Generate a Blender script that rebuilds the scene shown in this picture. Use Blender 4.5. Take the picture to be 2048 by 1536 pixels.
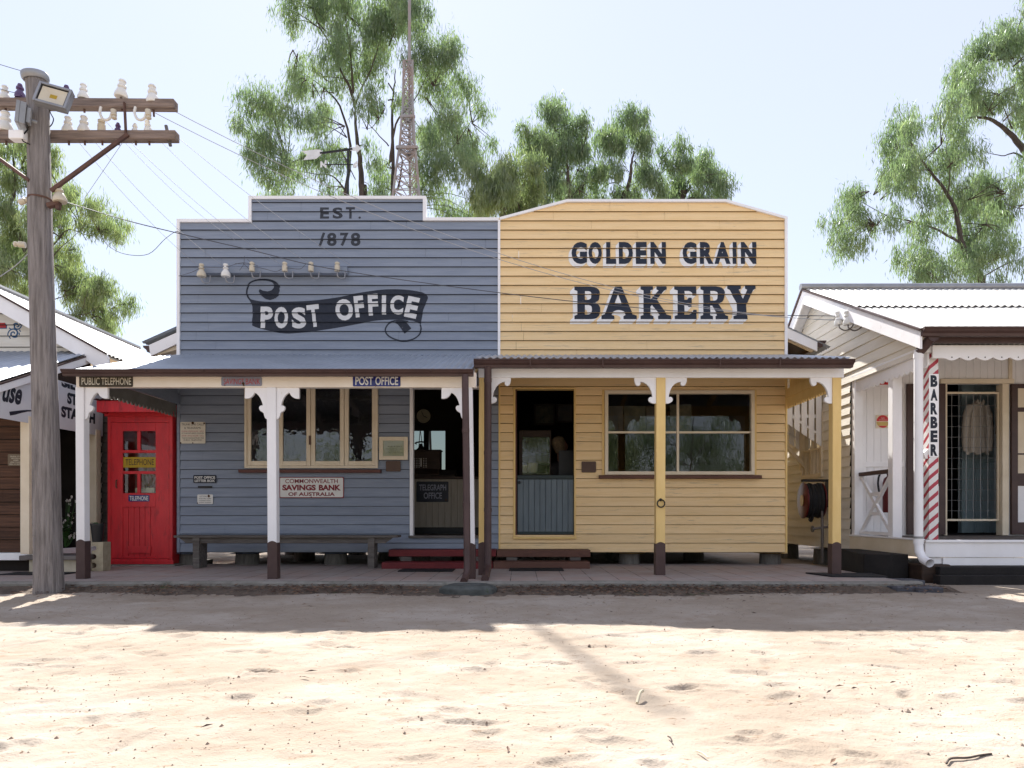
import bpy, bmesh, math, random
import numpy as np
from mathutils import Vector, Matrix
from mathutils.geometry import tessellate_polygon

random.seed(7)
RNG = np.random.default_rng(11)
for o in list(bpy.data.objects):
    bpy.data.objects.remove(o)
SC = bpy.context.scene
COL = SC.collection

# ------------------------------------------------------------------ camera
CAMZ = 0.8
cam = bpy.data.cameras.new('camera')
cam.sensor_width = 36.0
cam.lens = 1376.0 / 2048.0 * 36.0
cam.shift_x = -16.0 / 2048.0
cam.shift_y = 260.0 / 2048.0
cam.clip_start = 0.05
cam.clip_end = 3000.0
camo = bpy.data.objects.new('camera', cam)
COL.objects.link(camo)
camo.location = (0, 0, CAMZ)
camo.rotation_euler = (math.radians(90), 0, 0)
SC.camera = camo

# ------------------------------------------------------------------ light
SUN_EL = math.radians(47.0)
SUN_AZ = math.radians(-13.5)          # measured from +Y (behind the shops) towards +X
world = bpy.data.worlds.new('World')
SC.world = world
world.use_nodes = True
wn = world.node_tree
sky = wn.nodes.new('ShaderNodeTexSky')
sky.sky_type = 'NISHITA'
sky.sun_disc = False
sky.sun_elevation = SUN_EL
sky.sun_rotation = SUN_AZ
sky.altitude = 200
sky.air_density = 1.2
sky.dust_density = 0.2
sky.ozone_density = 2.0
# even pale tint mixed into the clear sky, whitening it and evening the fill
veil = wn.nodes.new('ShaderNodeMix'); veil.data_type = 'RGBA'
veil.name = 'veil'
veil.inputs['Factor'].default_value = 0.79
veil.inputs[7].default_value = (2.55, 2.58, 3.02, 1)
wn.links.new(sky.outputs[0], veil.inputs[6])
wn.links.new(veil.outputs[2], wn.nodes['Background'].inputs[0])
wn.nodes['Background'].inputs[1].default_value = 0.085
sd = bpy.data.lights.new('sun', 'SUN')
sd.energy = 3.2
sd.angle = math.radians(0.55)
sd.color = (1.0, 0.97, 0.92)
so = bpy.data.objects.new('sun', sd)
COL.objects.link(so)
so.location = (-6, 20, 30)
sdir = Vector((math.sin(SUN_AZ) * math.cos(SUN_EL), math.cos(SUN_AZ) * math.cos(SUN_EL), math.sin(SUN_EL)))
so.rotation_euler = sdir.to_track_quat('Z', 'Y').to_euler()
SC.view_settings.view_transform = 'Standard'
SC.view_settings.look = 'None'
SC.view_settings.exposure = 1.93
SC.view_settings.gamma = 1.0
SC.cycles.max_bounces = 8
SC.cycles.transparent_max_bounces = 12

# ------------------------------------------------------------------ helpers
F = 1376.0
def X(px, Y): return (px - 1040.0) * Y / F
def Z(py, Y): return CAMZ + (1028.0 - py) * Y / F
def P(px, py, Y): return Vector((X(px, Y), Y, Z(py, Y)))

def wloc(o):
    v = Vector((0, 0, 0))
    while o is not None:
        v = v + Vector(o.location)
        o = o.parent
    return v

def empty(name, loc, label, cat, group=None):
    o = bpy.data.objects.new(name, None)
    o.empty_display_size = 0.2
    COL.objects.link(o)
    o.location = loc
    tag(o, label, cat, group)
    return o

def tag(o, label=None, cat=None, group=None, kind=None):
    if label: o['label'] = label
    if cat: o['category'] = cat
    if group: o['group'] = group
    if kind: o['kind'] = kind
    return o

def copy_tree(o, parent=None):
    c = o.copy()
    COL.objects.link(c)
    c.parent = parent
    for ch in list(o.children):
        copy_tree(ch, c)
    return c

class MB:
    def __init__(s):
        s.v = []; s.f = []; s.mi = []; s.m = 0
    def add(s, vs, fs):
        b = len(s.v)
        s.v += [tuple(p) for p in vs]
        for f in fs:
            s.f.append(tuple(i + b for i in f)); s.mi.append(s.m)
        return s
    def box(s, x0, x1, y0, y1, z0, z1):
        vs = [(x0,y0,z0),(x1,y0,z0),(x1,y1,z0),(x0,y1,z0),(x0,y0,z1),(x1,y0,z1),(x1,y1,z1),(x0,y1,z1)]
        return s.add(vs, [(0,3,2,1),(4,5,6,7),(0,1,5,4),(1,2,6,5),(2,3,7,6),(3,0,4,7)])
    def bar(s, p, q, w, h, up=(0,0,1), ext=0.0):
        p = Vector(p); q = Vector(q); d = (q - p).normalized()
        p = p - d * ext; q = q + d * ext
        a = d.cross(Vector(up))
        if a.length < 1e-5: a = d.cross(Vector((0,1,0)))
        a.normalize(); b = a.cross(d).normalized()
        vs = []
        for c in (p, q):
            for sa, sb in ((-1,-1),(1,-1),(1,1),(-1,1)):
                vs.append(c + a * (sa * w / 2) + b * (sb * h / 2))
        return s.add(vs, [(0,1,2,3),(7,6,5,4),(0,4,5,1),(1,5,6,2),(2,6,7,3),(3,7,4,0)])
    def tube(s, pts, r, n=8, caps=True):
        pts = [Vector(p) for p in pts]
        rs = r if isinstance(r, (list, tuple)) else [r] * len(pts)
        vs = []; fs = []
        prev = None
        for i, p in enumerate(pts):
            d = (pts[min(i+1, len(pts)-1)] - pts[max(i-1, 0)])
            if d.length < 1e-9: d = Vector((0,0,1))
            d.normalize()
            if prev is None:
                a = d.cross(Vector((0,0,1)))
                if a.length < 0.1: a = d.cross(Vector((0,1,0)))
            else:
                a = prev - d * prev.dot(d)
                if a.length < 1e-4: a = d.cross(Vector((0.3,1,0.2)))
            a.normalize(); prev = a
            b = d.cross(a)
            for k in range(n):
                t = 2 * math.pi * k / n
                vs.append(p + (a * math.cos(t) + b * math.sin(t)) * rs[i])
        for i in range(len(pts) - 1):
            for k in range(n):
                k2 = (k + 1) % n
                fs.append((i*n+k, i*n+k2, (i+1)*n+k2, (i+1)*n+k))
        if caps:
            fs.append(tuple(range(n-1, -1, -1)))
            fs.append(tuple(range((len(pts)-1)*n, len(pts)*n)))
        return s.add(vs, fs)
    def lathe(s, prof, o, axis=(0,0,1), n=14):
        ax = Vector(axis).normalized()
        a = ax.cross(Vector((0,1,0)))
        if a.length < 0.1: a = ax.cross(Vector((1,0,0)))
        a.normalize(); b = ax.cross(a); o = Vector(o)
        vs = []; fs = []
        for (r, h) in prof:
            for k in range(n):
                t = 2 * math.pi * k / n
                vs.append(o + ax * h + (a * math.cos(t) + b * math.sin(t)) * max(r, 1e-4))
        for i in range(len(prof) - 1):
            for k in range(n):
                k2 = (k+1) % n
                fs.append((i*n+k, i*n+k2, (i+1)*n+k2, (i+1)*n+k))
        fs.append(tuple(range(n-1, -1, -1)))
        fs.append(tuple(range((len(prof)-1)*n, len(prof)*n)))
        return s.add(vs, fs)
    def prism(s, pts, y0, y1, holes=(), plane='xz', at=None):
        # pts in the (x,z) plane extruded y0..y1;  plane 'yz': pts are (y,z) extruded over x
        loops = [list(pts)] + [list(h) for h in holes]
        flat = [p for l in loops for p in l]
        tris = tessellate_polygon([[Vector((p[0], p[1], 0)) for p in l] for l in loops])
        def mk(p, d):
            return (p[0], d, p[1]) if plane == 'xz' else ((d, p[0], p[1]) if plane == 'yz' else (p[0], p[1], d))
        n = len(flat)
        vs = [mk(p, y0) for p in flat] + [mk(p, y1) for p in flat]
        fs = [tuple(t) for t in tris] + [tuple(i + n for i in reversed(t)) for t in tris]
        b = 0
        for l in loops:
            for i in range(len(l)):
                j = (i + 1) % len(l)
                fs.append((b+i, b+j, b+j+n, b+i+n))
            b += len(l)
        return s.add(vs, fs)
    def build(s, name, mats, parent=None, smooth=False, bevel=0.0, label=None, fixn=True):
        me = bpy.data.meshes.new(name)
        me.from_pydata(s.v, [], s.f)
        if not isinstance(mats, (list, tuple)): mats = [mats]
        for m in mats: me.materials.append(m)
        if len(mats) > 1:
            me.polygons.foreach_set('material_index', s.mi)
        if fixn:
            bm = bmesh.new(); bm.from_mesh(me)
            bmesh.ops.recalc_face_normals(bm, faces=bm.faces)
            bm.to_mesh(me); bm.free()
        if smooth:
            me.polygons.foreach_set('use_smooth', [True] * len(me.polygons))
            try: me.set_sharp_from_angle(angle=math.radians(40))
            except Exception: pass
        me.update()
        o = bpy.data.objects.new(name, me)
        COL.objects.link(o)
        if parent is not None:
            o.parent = parent
            o.location = -wloc(parent)
        if bevel > 0:
            md = o.modifiers.new('bevel', 'BEVEL')
            md.width = bevel; md.segments = 2; md.limit_method = 'ANGLE'
            md.harden_normals = False
        if label: o['label'] = label
        return o

def thing(mb, name, mats, label, cat, group=None, **kw):
    o = mb.build(name, mats, None, **kw)
    return tag(o, label, cat, group)

# ------------------------------------------------------------------ materials
def pm(name, c1, c2=None, rough=0.7, scale=6.0, stretch=(1,1,1), lo=0.35, hi=0.65, bump=0.0, bscale=60.0,
       bstretch=None, spec=0.3, board=None, wears=(), metal=0.0, dist=0.02):
    m = bpy.data.materials.new(name)
    m.use_nodes = True
    t = m.node_tree; N = t.nodes; L = t.links
    bs = N['Principled BSDF']
    bs.inputs['Roughness'].default_value = rough
    bs.inputs['Specular IOR Level'].default_value = spec
    bs.inputs['Metallic'].default_value = metal
    tc = N.new('ShaderNodeTexCoord')
    def mapped(st):
        mp = N.new('ShaderNodeMapping')
        mp.inputs['Scale'].default_value = st
        L.new(tc.outputs['Object'], mp.inputs['Vector'])
        return mp.outputs[0]
    def noise(st, sc, det=6.0, ro=0.6):
        n = N.new('ShaderNodeTexNoise')
        n.inputs['Scale'].default_value = sc
        n.inputs['Detail'].default_value = det
        n.inputs['Roughness'].default_value = ro
        L.new(mapped(st), n.inputs['Vector'])
        return n.outputs['Fac']
    def ramp(inp, a, b):
        r = N.new('ShaderNodeMapRange')
        r.inputs['From Min'].default_value = a
        r.inputs['From Max'].default_value = b
        r.clamp = True
        L.new(inp, r.inputs['Value'])
        return r.outputs[0]
    def mix(fac, a, b):
        x = N.new('ShaderNodeMix'); x.data_type = 'RGBA'
        L.new(fac, x.inputs['Factor'])
        for v, nm in ((a, 6), (b, 7)):
            if isinstance(v, tuple): x.inputs[nm].default_value = (*v, 1) if len(v) == 3 else v
            else: L.new(v, x.inputs[nm])
        return x.outputs[2]
    if c2 is None: c2 = tuple(min(1, c * 0.82) for c in c1)
    col = mix(ramp(noise(stretch, scale), lo, hi), c1, c2)
    if board:
        ax, pitch, off, amt = board
        sp = N.new('ShaderNodeSeparateXYZ')
        L.new(tc.outputs['Object'], sp.inputs[0])
        ma = N.new('ShaderNodeMath'); ma.operation = 'SUBTRACT'
        L.new(sp.outputs['XYZ'.index(ax)], ma.inputs[0]); ma.inputs[1].default_value = off
        mb = N.new('ShaderNodeMath'); mb.operation = 'DIVIDE'
        L.new(ma.outputs[0], mb.inputs[0]); mb.inputs[1].default_value = pitch
        mc = N.new('ShaderNodeMath'); mc.operation = 'FLOOR'
        L.new(mb.outputs[0], mc.inputs[0])
        wn_ = N.new('ShaderNodeTexWhiteNoise'); wn_.noise_dimensions = '1D'
        L.new(mc.outputs[0], wn_.inputs['W'])
        r = N.new('ShaderNodeMapRange')
        r.inputs['To Min'].default_value = 1 - amt; r.inputs['To Max'].default_value = 1 + amt
        L.new(wn_.outputs['Value'], r.inputs['Value'])
        x = N.new('ShaderNodeVectorMath'); x.operation = 'SCALE'
        L.new(col, x.inputs[0]); L.new(r.outputs[0], x.inputs['Scale'])
        col = x.outputs[0]
    for (wc, wsc, wst, wlo, whi) in wears:
        col = mix(ramp(noise(wst, wsc, 9.0, 0.7), wlo, whi), col, wc)
    L.new(col, bs.inputs['Base Color'])
    if bump > 0:
        bp = N.new('ShaderNodeBump')
        bp.inputs['Strength'].default_value = bump
        bp.inputs['Distance'].default_value = dist
        L.new(noise(bstretch or stretch, bscale, 5.0), bp.inputs['Height'])
        L.new(bp.outputs[0], bs.inputs['Normal'])
    return m

PITCH = 0.1243
M = {}
M['blue_board'] = pm('blue_board', (0.255,0.29,0.355), (0.215,0.248,0.312), rough=0.55, scale=5, stretch=(0.5,1,5), bump=0.25, bscale=30, bstretch=(0.15,1,4), board=('Z',PITCH,0.28,0.07),
                     wears=[((0.34,0.37,0.43), 7, (0.4,1,6), 0.62, 0.74), ((0.10,0.11,0.13), 11, (0.6,1,5), 0.70, 0.76)])
M['yellow_board'] = pm('yellow_board', (0.88,0.645,0.355), (0.83,0.59,0.30), rough=0.55, scale=4, stretch=(0.5,1,5), bump=0.3, bscale=30, bstretch=(0.15,1,4), board=('Z',PITCH,0.28,0.06),
                       wears=[((0.55,0.43,0.27), 5, (0.40,1,7), 0.58, 0.68), ((0.30,0.27,0.24), 8, (0.35,1,8), 0.645, 0.70)])
M['cream_board'] = pm('cream_board', (0.80,0.75,0.67), (0.72,0.67,0.58), rough=0.6, scale=4, stretch=(1,0.5,4), bump=0.2, bscale=25, bstretch=(1,0.2,4), board=('Z',0.145,0.3,0.05),
                      wears=[((0.36,0.30,0.22), 8, (1,0.5,4), 0.68, 0.75)])
M['white_board'] = pm('white_board', (0.72,0.69,0.62), (0.64,0.60,0.52), rough=0.6, scale=4, stretch=(0.5,1,4), bump=0.2, bscale=25, bstretch=(0.2,1,4))
M['brown_board'] = pm('brown_board', (0.12,0.058,0.034), (0.06,0.03,0.02), rough=0.75, scale=5, stretch=(0.4,1,9), bump=0.4, bscale=30, bstretch=(0.2,1,8), board=('Z',0.15,0.3,0.3))
M['grey_board'] = pm('grey_board', (0.13,0.115,0.10), (0.09,0.08,0.07), rough=0.8, scale=5, stretch=(0.5,1,6), bump=0.4)
M['white'] = pm('white_paint', (0.90,0.885,0.89), (0.84,0.82,0.82), rough=0.5, scale=3, stretch=(1,1,0.6), bump=0.12, bscale=25, wears=[((0.50,0.45,0.38), 12, (1,1,0.4), 0.65, 0.76)])
M['cream'] = pm('cream_paint', (0.80,0.69,0.53), (0.72,0.61,0.45), rough=0.5, scale=4, bump=0.12, bscale=30, wears=[((0.34,0.26,0.16), 16, (1,1,1), 0.71, 0.76)])
M['beam_cream'] = pm('beam_cream', (0.90,0.80,0.68), (0.84,0.73,0.60), rough=0.5, scale=4, bump=0.1, bscale=30)
M['yellow'] = pm('yellow_paint', (0.84,0.60,0.25), (0.77,0.53,0.20), rough=0.5, scale=4, stretch=(2,2,0.5), bump=0.12, bscale=30, wears=[((0.40,0.30,0.17), 12, (2,2,0.6), 0.69, 0.75)])
M['brown'] = pm('brown_paint', (0.085,0.05,0.045), (0.065,0.038,0.035), rough=0.45, scale=5, bump=0.12, bscale=30, wears=[((0.16,0.11,0.09), 12, (1,1,1), 0.68, 0.75)])
M['sill'] = pm('sill_paint', (0.13,0.05,0.04), (0.10,0.04,0.032), rough=0.5, scale=5, bump=0.1)
M['red'] = pm('red_paint', (0.66,0.028,0.036), (0.54,0.02,0.028), rough=0.4, scale=5, stretch=(2,2,0.6), bump=0.18, bscale=25, bstretch=(4,4,0.5), spec=0.4, wears=[((0.30,0.02,0.024), 7, (3,3,0.6), 0.55, 0.72), ((0.50,0.26,0.22), 16, (2,2,1), 0.69, 0.73), ((0.11,0.02,0.02), 22, (2,2,0.8), 0.70, 0.74)])
M['red_dark'] = pm('dark_red_paint', (0.17,0.02,0.022), (0.12,0.015,0.018), rough=0.55, scale=6, stretch=(0.6,1,2), bump=0.2, bscale=30)
M['brown_red'] = pm('step_brown', (0.14,0.065,0.045), (0.11,0.05,0.036), rough=0.6, scale=6, stretch=(0.6,1,2), bump=0.2, bscale=30)
M['navy'] = pm('navy_lettering', (0.014,0.018,0.030), (0.022,0.026,0.038), rough=0.5, scale=20, wears=[((0.34,0.36,0.40), 20, (0.5,1,1.8), 0.675, 0.71)])
M['navy_text'] = pm('navy_text', (0.014,0.02,0.036), (0.02,0.026,0.042), rough=0.5, scale=20, wears=[((0.42,0.34,0.22), 24, (0.5,1,1.8), 0.69, 0.73)])
M['grey_text'] = pm('grey_text', (0.03,0.032,0.04), (0.045,0.05,0.06), rough=0.6, scale=20)
M['white_text'] = pm('white_text', (0.66,0.66,0.66), (0.58,0.58,0.58), rough=0.5, scale=20, wears=[((0.1,0.11,0.14), 26, (0.6,1,1.6), 0.72, 0.75)])
M['shadow_text'] = pm('white_shadow_text', (0.88,0.87,0.86), (0.82,0.80,0.77), rough=0.5, scale=20)
M['black'] = pm('black', (0.012,0.012,0.013), (0.02,0.02,0.02), rough=0.5)
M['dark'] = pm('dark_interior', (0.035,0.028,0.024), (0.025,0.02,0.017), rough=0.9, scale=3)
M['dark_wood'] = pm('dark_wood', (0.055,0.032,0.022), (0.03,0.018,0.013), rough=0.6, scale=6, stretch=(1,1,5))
M['blue_sign'] = pm('blue_enamel', (0.012,0.014,0.16), (0.012,0.014,0.12), rough=0.2, spec=0.5)
M['cream_sign'] = pm('cream_enamel', (0.68,0.62,0.50), (0.62,0.55,0.43), rough=0.3, scale=9, spec=0.4, wears=[((0.22,0.11,0.05), 30, (1,1,1), 0.70, 0.75)])
M['white_sign'] = pm('white_enamel', (0.74,0.72,0.68), (0.68,0.66,0.62), rough=0.3, scale=9, spec=0.4)
M['maroon'] = pm('maroon', (0.24,0.018,0.028), (0.19,0.015,0.024), rough=0.4)
M['olive_sign'] = pm('olive_sign', (0.07,0.055,0.035), (0.05,0.04,0.027), rough=0.6, scale=14)
M['grey_sign'] = pm('grey_blue_sign', (0.30,0.31,0.37), (0.23,0.24,0.30), rough=0.5, scale=12)
M['red_text'] = pm('faded_red_text', (0.46,0.05,0.06), (0.40,0.05,0.06), rough=0.6)
M['rust'] = pm('rust', (0.10,0.045,0.02), (0.05,0.025,0.015), rough=0.9, scale=30)
M['bronze'] = pm('bronze', (0.10,0.065,0.05), (0.08,0.05,0.04), rough=0.45, metal=0.5)
M['steel_grey'] = pm('grey_metal', (0.17,0.15,0.14), (0.13,0.115,0.11), rough=0.45, metal=0.4)
M['paper'] = pm('paper', (0.62,0.56,0.42), (0.56,0.5,0.36), rough=0.8, scale=5)
M['ink'] = pm('ink', (0.05,0.045,0.04), rough=0.8)
M['yellow_sign'] = pm('yellow_plate', (0.46,0.30,0.02), (0.40,0.26,0.02), rough=0.4)
M['iron_roof'] = pm('corrugated_iron', (0.40,0.44,0.50), (0.33,0.365,0.42), rough=0.42, scale=2.5, spec=0.5, metal=0.35, bump=0.05, wears=[((0.24,0.17,0.13), 5, (1.5,0.5,1), 0.66, 0.78)])
M['white_roof'] = pm('pale_corrugated_iron', (0.50,0.485,0.46), (0.39,0.375,0.35), rough=0.5, scale=2, stretch=(2,0.5,1), spec=0.4, wears=[((0.27,0.22,0.18), 5, (4,0.35,0.6), 0.60, 0.72)])
M['pole_wood'] = pm('weathered_pole', (0.33,0.295,0.28), (0.15,0.13,0.122), rough=0.9, scale=7, stretch=(5,5,0.35), lo=0.38, hi=0.7, bump=0.9, bscale=14, bstretch=(7,7,0.35), dist=0.03, wears=[((0.045,0.036,0.032), 9, (6,6,0.25), 0.62, 0.70)])
M['arm_wood'] = pm('crossarm_wood', (0.33,0.25,0.21), (0.17,0.13,0.11), rough=0.9, scale=7, stretch=(0.4,5,5), bump=0.7, bscale=14, bstretch=(0.4,6,6))
M['bench_wood'] = pm('bench_wood', (0.17,0.15,0.135), (0.09,0.078,0.07), rough=0.85, scale=7, stretch=(0.5,5,5), bump=0.6, bscale=14, bstretch=(0.4,6,6))
M['porcelain'] = pm('porcelain', (0.78,0.76,0.72), (0.70,0.67,0.61), rough=0.18, spec=0.5, scale=5)
M['cream_porcelain'] = pm('cream_porcelain', (0.62,0.55,0.43), (0.55,0.48,0.36), rough=0.25, spec=0.5, scale=5)
M['violet_glass'] = pm('violet_glass', (0.10,0.05,0.14), (0.07,0.035,0.10), rough=0.12, spec=0.6)
M['galv'] = pm('galvanised_steel', (0.34,0.34,0.35), (0.27,0.27,0.28), rough=0.45, metal=0.6)
M['rusty_iron'] = pm('rusty_iron', (0.14,0.075,0.055), (0.09,0.05,0.04), rough=0.75, scale=12)
M['concrete'] = pm('concrete', (0.27,0.25,0.22), (0.19,0.175,0.15), rough=0.9, scale=7, bump=0.5, bscale=60, wears=[((0.08,0.085,0.06), 4, (1,1,1), 0.58, 0.7)])
M['stump'] = pm('stump_concrete', (0.19,0.175,0.155), (0.12,0.11,0.095), rough=0.9, scale=9, stretch=(3,3,0.7), bump=0.5)
M['black_plastic'] = pm('black_plastic', (0.014,0.014,0.016), rough=0.4, spec=0.4)
M['rubber'] = pm('black_rubber', (0.02,0.02,0.022), rough=0.7, bump=0.3)
M['blue_door'] = pm('blue_grey_door', (0.14,0.175,0.195), (0.11,0.14,0.16), rough=0.5, scale=5, stretch=(3,3,0.6))
M['green_dark'] = pm('dark_green_ledge', (0.03,0.045,0.045), rough=0.5)
M['counter'] = pm('counter_boards', (0.33,0.29,0.24), (0.27,0.235,0.19), rough=0.6, scale=5, stretch=(4,4,0.5))
M['teal_wall'] = pm('teal_room_wall', (0.42,0.55,0.60), (0.36,0.48,0.53), rough=0.7, scale=5, stretch=(3,3,0.5))
M['shirt'] = pm('shirt_cloth', (0.74,0.67,0.60), (0.60,0.53,0.46), rough=0.9, scale=9, stretch=(5,5,0.6), bump=0.4, bscale=14, bstretch=(8,8,0.6))
M['hose_red'] = pm('hose_reel_red', (0.13,0.010,0.013), (0.095,0.008,0.01), rough=0.4, spec=0.4)
M['skin'] = pm('mannequin_skin', (0.14,0.065,0.042), rough=0.6)
M['scarf'] = pm('bonnet_cloth', (0.17,0.12,0.07), (0.09,0.065,0.04), rough=0.9, scale=20)
M['cloth_dark'] = pm('dark_dress', (0.035,0.03,0.03), rough=0.9)
M['pic_a'] = pm('picture_print', (0.15,0.13,0.09), (0.05,0.06,0.05), rough=0.6, scale=9)
M['pic_b'] = pm('poster_print', (0.12,0.10,0.085), (0.07,0.075,0.085), rough=0.6, scale=5)
M['green_leaf'] = pm('potted_leaf', (0.05,0.13,0.03), (0.03,0.08,0.02), rough=0.5)
M['banner'] = pm('white_banner', (0.66,0.66,0.68), (0.60,0.60,0.63), rough=0.7, scale=3)
M['blue_paint'] = pm('blue_scroll', (0.03,0.10,0.22), rough=0.5)
M['lamp_face'] = pm('flood_reflector', (0.62,0.55,0.42), (0.55,0.48,0.36), rough=0.35, spec=0.5)
M['wire'] = pm('wire', (0.10,0.10,0.11), rough=0.6)
M['wire_pale'] = pm('pale_wire', (0.42,0.42,0.43), rough=0.5, metal=0.3)
M['sleeper'] = pm('tarred_timber', (0.022,0.019,0.018), (0.014,0.012,0.012), rough=0.8, bump=0.3)
M['deck'] = pm('deck_boards', (0.15,0.13,0.115), (0.10,0.088,0.08), rough=0.8, scale=6, stretch=(6,0.5,1))
M['brick_dark'] = pm('dark_paver', (0.10,0.10,0.115), (0.06,0.06,0.07), rough=0.85, scale=12, bump=0.4)
M['block_cream'] = pm('breeze_block', (0.44,0.38,0.27), (0.34,0.29,0.2), rough=0.9, scale=14, bump=0.4)
M['gap'] = pm('bare_lap_shade', (0.06,0.055,0.05), rough=0.9)  # bare timber, darkened to carry the shade under each lap
M['gap_blue'] = pm('blue_lap_shade', (0.10,0.11,0.14), rough=0.9)  # darker blue puts the shade under the laps into the colour
M['gap_yellow'] = pm('yellow_lap_shade', (0.46,0.29,0.11), rough=0.9)  # darker yellow puts the shade under the laps into the colour
M['back_brown'] = pm('board_back', (0.20,0.16,0.12), rough=0.9)
M['step_cream'] = pm('cream_step', (0.52,0.46,0.35), (0.44,0.38,0.28), rough=0.8, scale=7, bump=0.2)
M['gold'] = pm('brass', (0.45,0.30,0.10), rough=0.35, metal=0.7)
M['mast'] = pm('rusty_mast', (0.30,0.24,0.215), (0.27,0.27,0.28), rough=0.7, scale=1.6, stretch=(1,1,1), lo=0.4, hi=0.6)
M['vane'] = pm('vane_white', (0.70,0.69,0.68), rough=0.6)

def glass_mat(name, tint=(0.9,0.95,0.93), ior=1.5, bump=0.06, bscale=3.0):
    m = bpy.data.materials.new(name); m.use_nodes = True
    t = m.node_tree; N = t.nodes; L = t.links
    N.remove(N['Principled BSDF'])
    tr = N.new('ShaderNodeBsdfTransparent'); tr.inputs[0].default_value = (*tint, 1)
    gl = N.new('ShaderNodeBsdfGlossy'); gl.inputs['Roughness'].default_value = 0.005
    fr = N.new('ShaderNodeFresnel'); fr.inputs['IOR'].default_value = ior
    mx = N.new('ShaderNodeMixShader')
    tc = N.new('ShaderNodeTexCoord'); no = N.new('ShaderNodeTexNoise'); no.inputs['Scale'].default_value = bscale
    no.inputs['Detail'].default_value = 2
    bp = N.new('ShaderNodeBump'); bp.inputs['Strength'].default_value = bump; bp.inputs['Distance'].default_value = 0.1
    L.new(tc.outputs['Object'], no.inputs['Vector']); L.new(no.outputs['Fac'], bp.inputs['Height'])
    L.new(bp.outputs[0], gl.inputs['Normal'])
    L.new(fr.outputs[0], mx.inputs[0]); L.new(tr.outputs[0], mx.inputs[1]); L.new(gl.outputs[0], mx.inputs[2])
    L.new(mx.outputs[0], N['Material Output'].inputs['Surface'])
    return m
M['glass'] = glass_mat('window_glass', ior=1.8, bump=0.006)
M['glass_dim'] = glass_mat('dimming_glass', tint=(0.22,0.25,0.23), bump=0.02)  # dark tint put in to dim the bright outdoors behind the rear panes
M['glass_old'] = glass_mat('old_wavy_glass', ior=2.0, bump=0.035, bscale=7.0)

def leaf_mat(name, c1, c2, c3):
    m = bpy.data.materials.new(name); m.use_nodes = True
    t = m.node_tree; N = t.nodes; L = t.links
    N.remove(N['Principled BSDF'])
    tc = N.new('ShaderNodeTexCoord'); no = N.new('ShaderNodeTexNoise'); no.inputs['Scale'].default_value = 1.6
    no.inputs['Detail'].default_value = 8; no.inputs['Roughness'].default_value = 0.75
    L.new(tc.outputs['Object'], no.inputs['Vector'])
    cr = N.new('ShaderNodeValToRGB')
    cr.color_ramp.elements[0].position = 0.34; cr.color_ramp.elements[0].color = (*c1, 1)
    cr.color_ramp.elements[1].position = 0.66; cr.color_ramp.elements[1].color = (*c3, 1)
    e = cr.color_ramp.elements.new(0.5); e.color = (*c2, 1)
    L.new(no.outputs['Fac'], cr.inputs[0])
    df = N.new('ShaderNodeBsdfDiffuse'); tl = N.new('ShaderNodeBsdfTranslucent')
    gl = N.new('ShaderNodeBsdfGlossy'); gl.inputs['Roughness'].default_value = 0.42
    gl.inputs['Color'].default_value = (0.7,0.75,0.75,1)
    br = N.new('ShaderNodeVectorMath'); br.operation = 'MULTIPLY'; br.inputs[1].default_value = (1.38,1.6,0.95)
    L.new(cr.outputs[0], df.inputs[0]); L.new(cr.outputs[0], br.inputs[0]); L.new(br.outputs[0], tl.inputs[0])
    m1 = N.new('ShaderNodeMixShader'); m1.inputs[0].default_value = 0.52
    L.new(df.outputs[0], m1.inputs[1]); L.new(tl.outputs[0], m1.inputs[2])
    m2 = N.new('ShaderNodeMixShader'); m2.inputs[0].default_value = 0.07
    L.new(m1.outputs[0], m2.inputs[1]); L.new(gl.outputs[0], m2.inputs[2])
    L.new(m2.outputs[0], N['Material Output'].inputs['Surface'])
    return m
M['leaf'] = leaf_mat('gum_leaves', (0.115,0.165,0.10), (0.17,0.22,0.135), (0.25,0.275,0.165))
M['leaf_light'] = leaf_mat('light_gum_leaves', (0.135,0.18,0.10), (0.20,0.235,0.125), (0.28,0.29,0.155))
M['bark'] = pm('gum_bark', (0.10,0.078,0.066), (0.05,0.04,0.036), rough=0.9, scale=3, stretch=(3,3,0.6), bump=0.6, bscale=9)
# ------------------------------------------------------------------ lettering
_tcache = {}
def text2d(s, bold=0.0):
    k = (s, bold)
    if k in _tcache: return _tcache[k]
    c = bpy.data.curves.new('lettering', 'FONT')
    c.body = s; c.offset = bold; c.resolution_u = 4
    o = bpy.data.objects.new('lettering', c)
    COL.objects.link(o)
    dg = bpy.context.evaluated_depsgraph_get()
    me = bpy.data.meshes.new_from_object(o.evaluated_get(dg))
    vs = [(v.co.x, v.co.y) for v in me.vertices]
    fs = [tuple(p.vertices) for p in me.polygons]
    bpy.data.objects.remove(o); bpy.data.curves.remove(c); bpy.data.meshes.remove(me)
    x0 = min(v[0] for v in vs); x1 = max(v[0] for v in vs)
    y0 = min(v[1] for v in vs); y1 = max(v[1] for v in vs)
    vs = [((x - x0) / (x1 - x0), (y - y0) / (y1 - y0)) for x, y in vs]
    _tcache[k] = (vs, fs)
    return _tcache[k]

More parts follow.
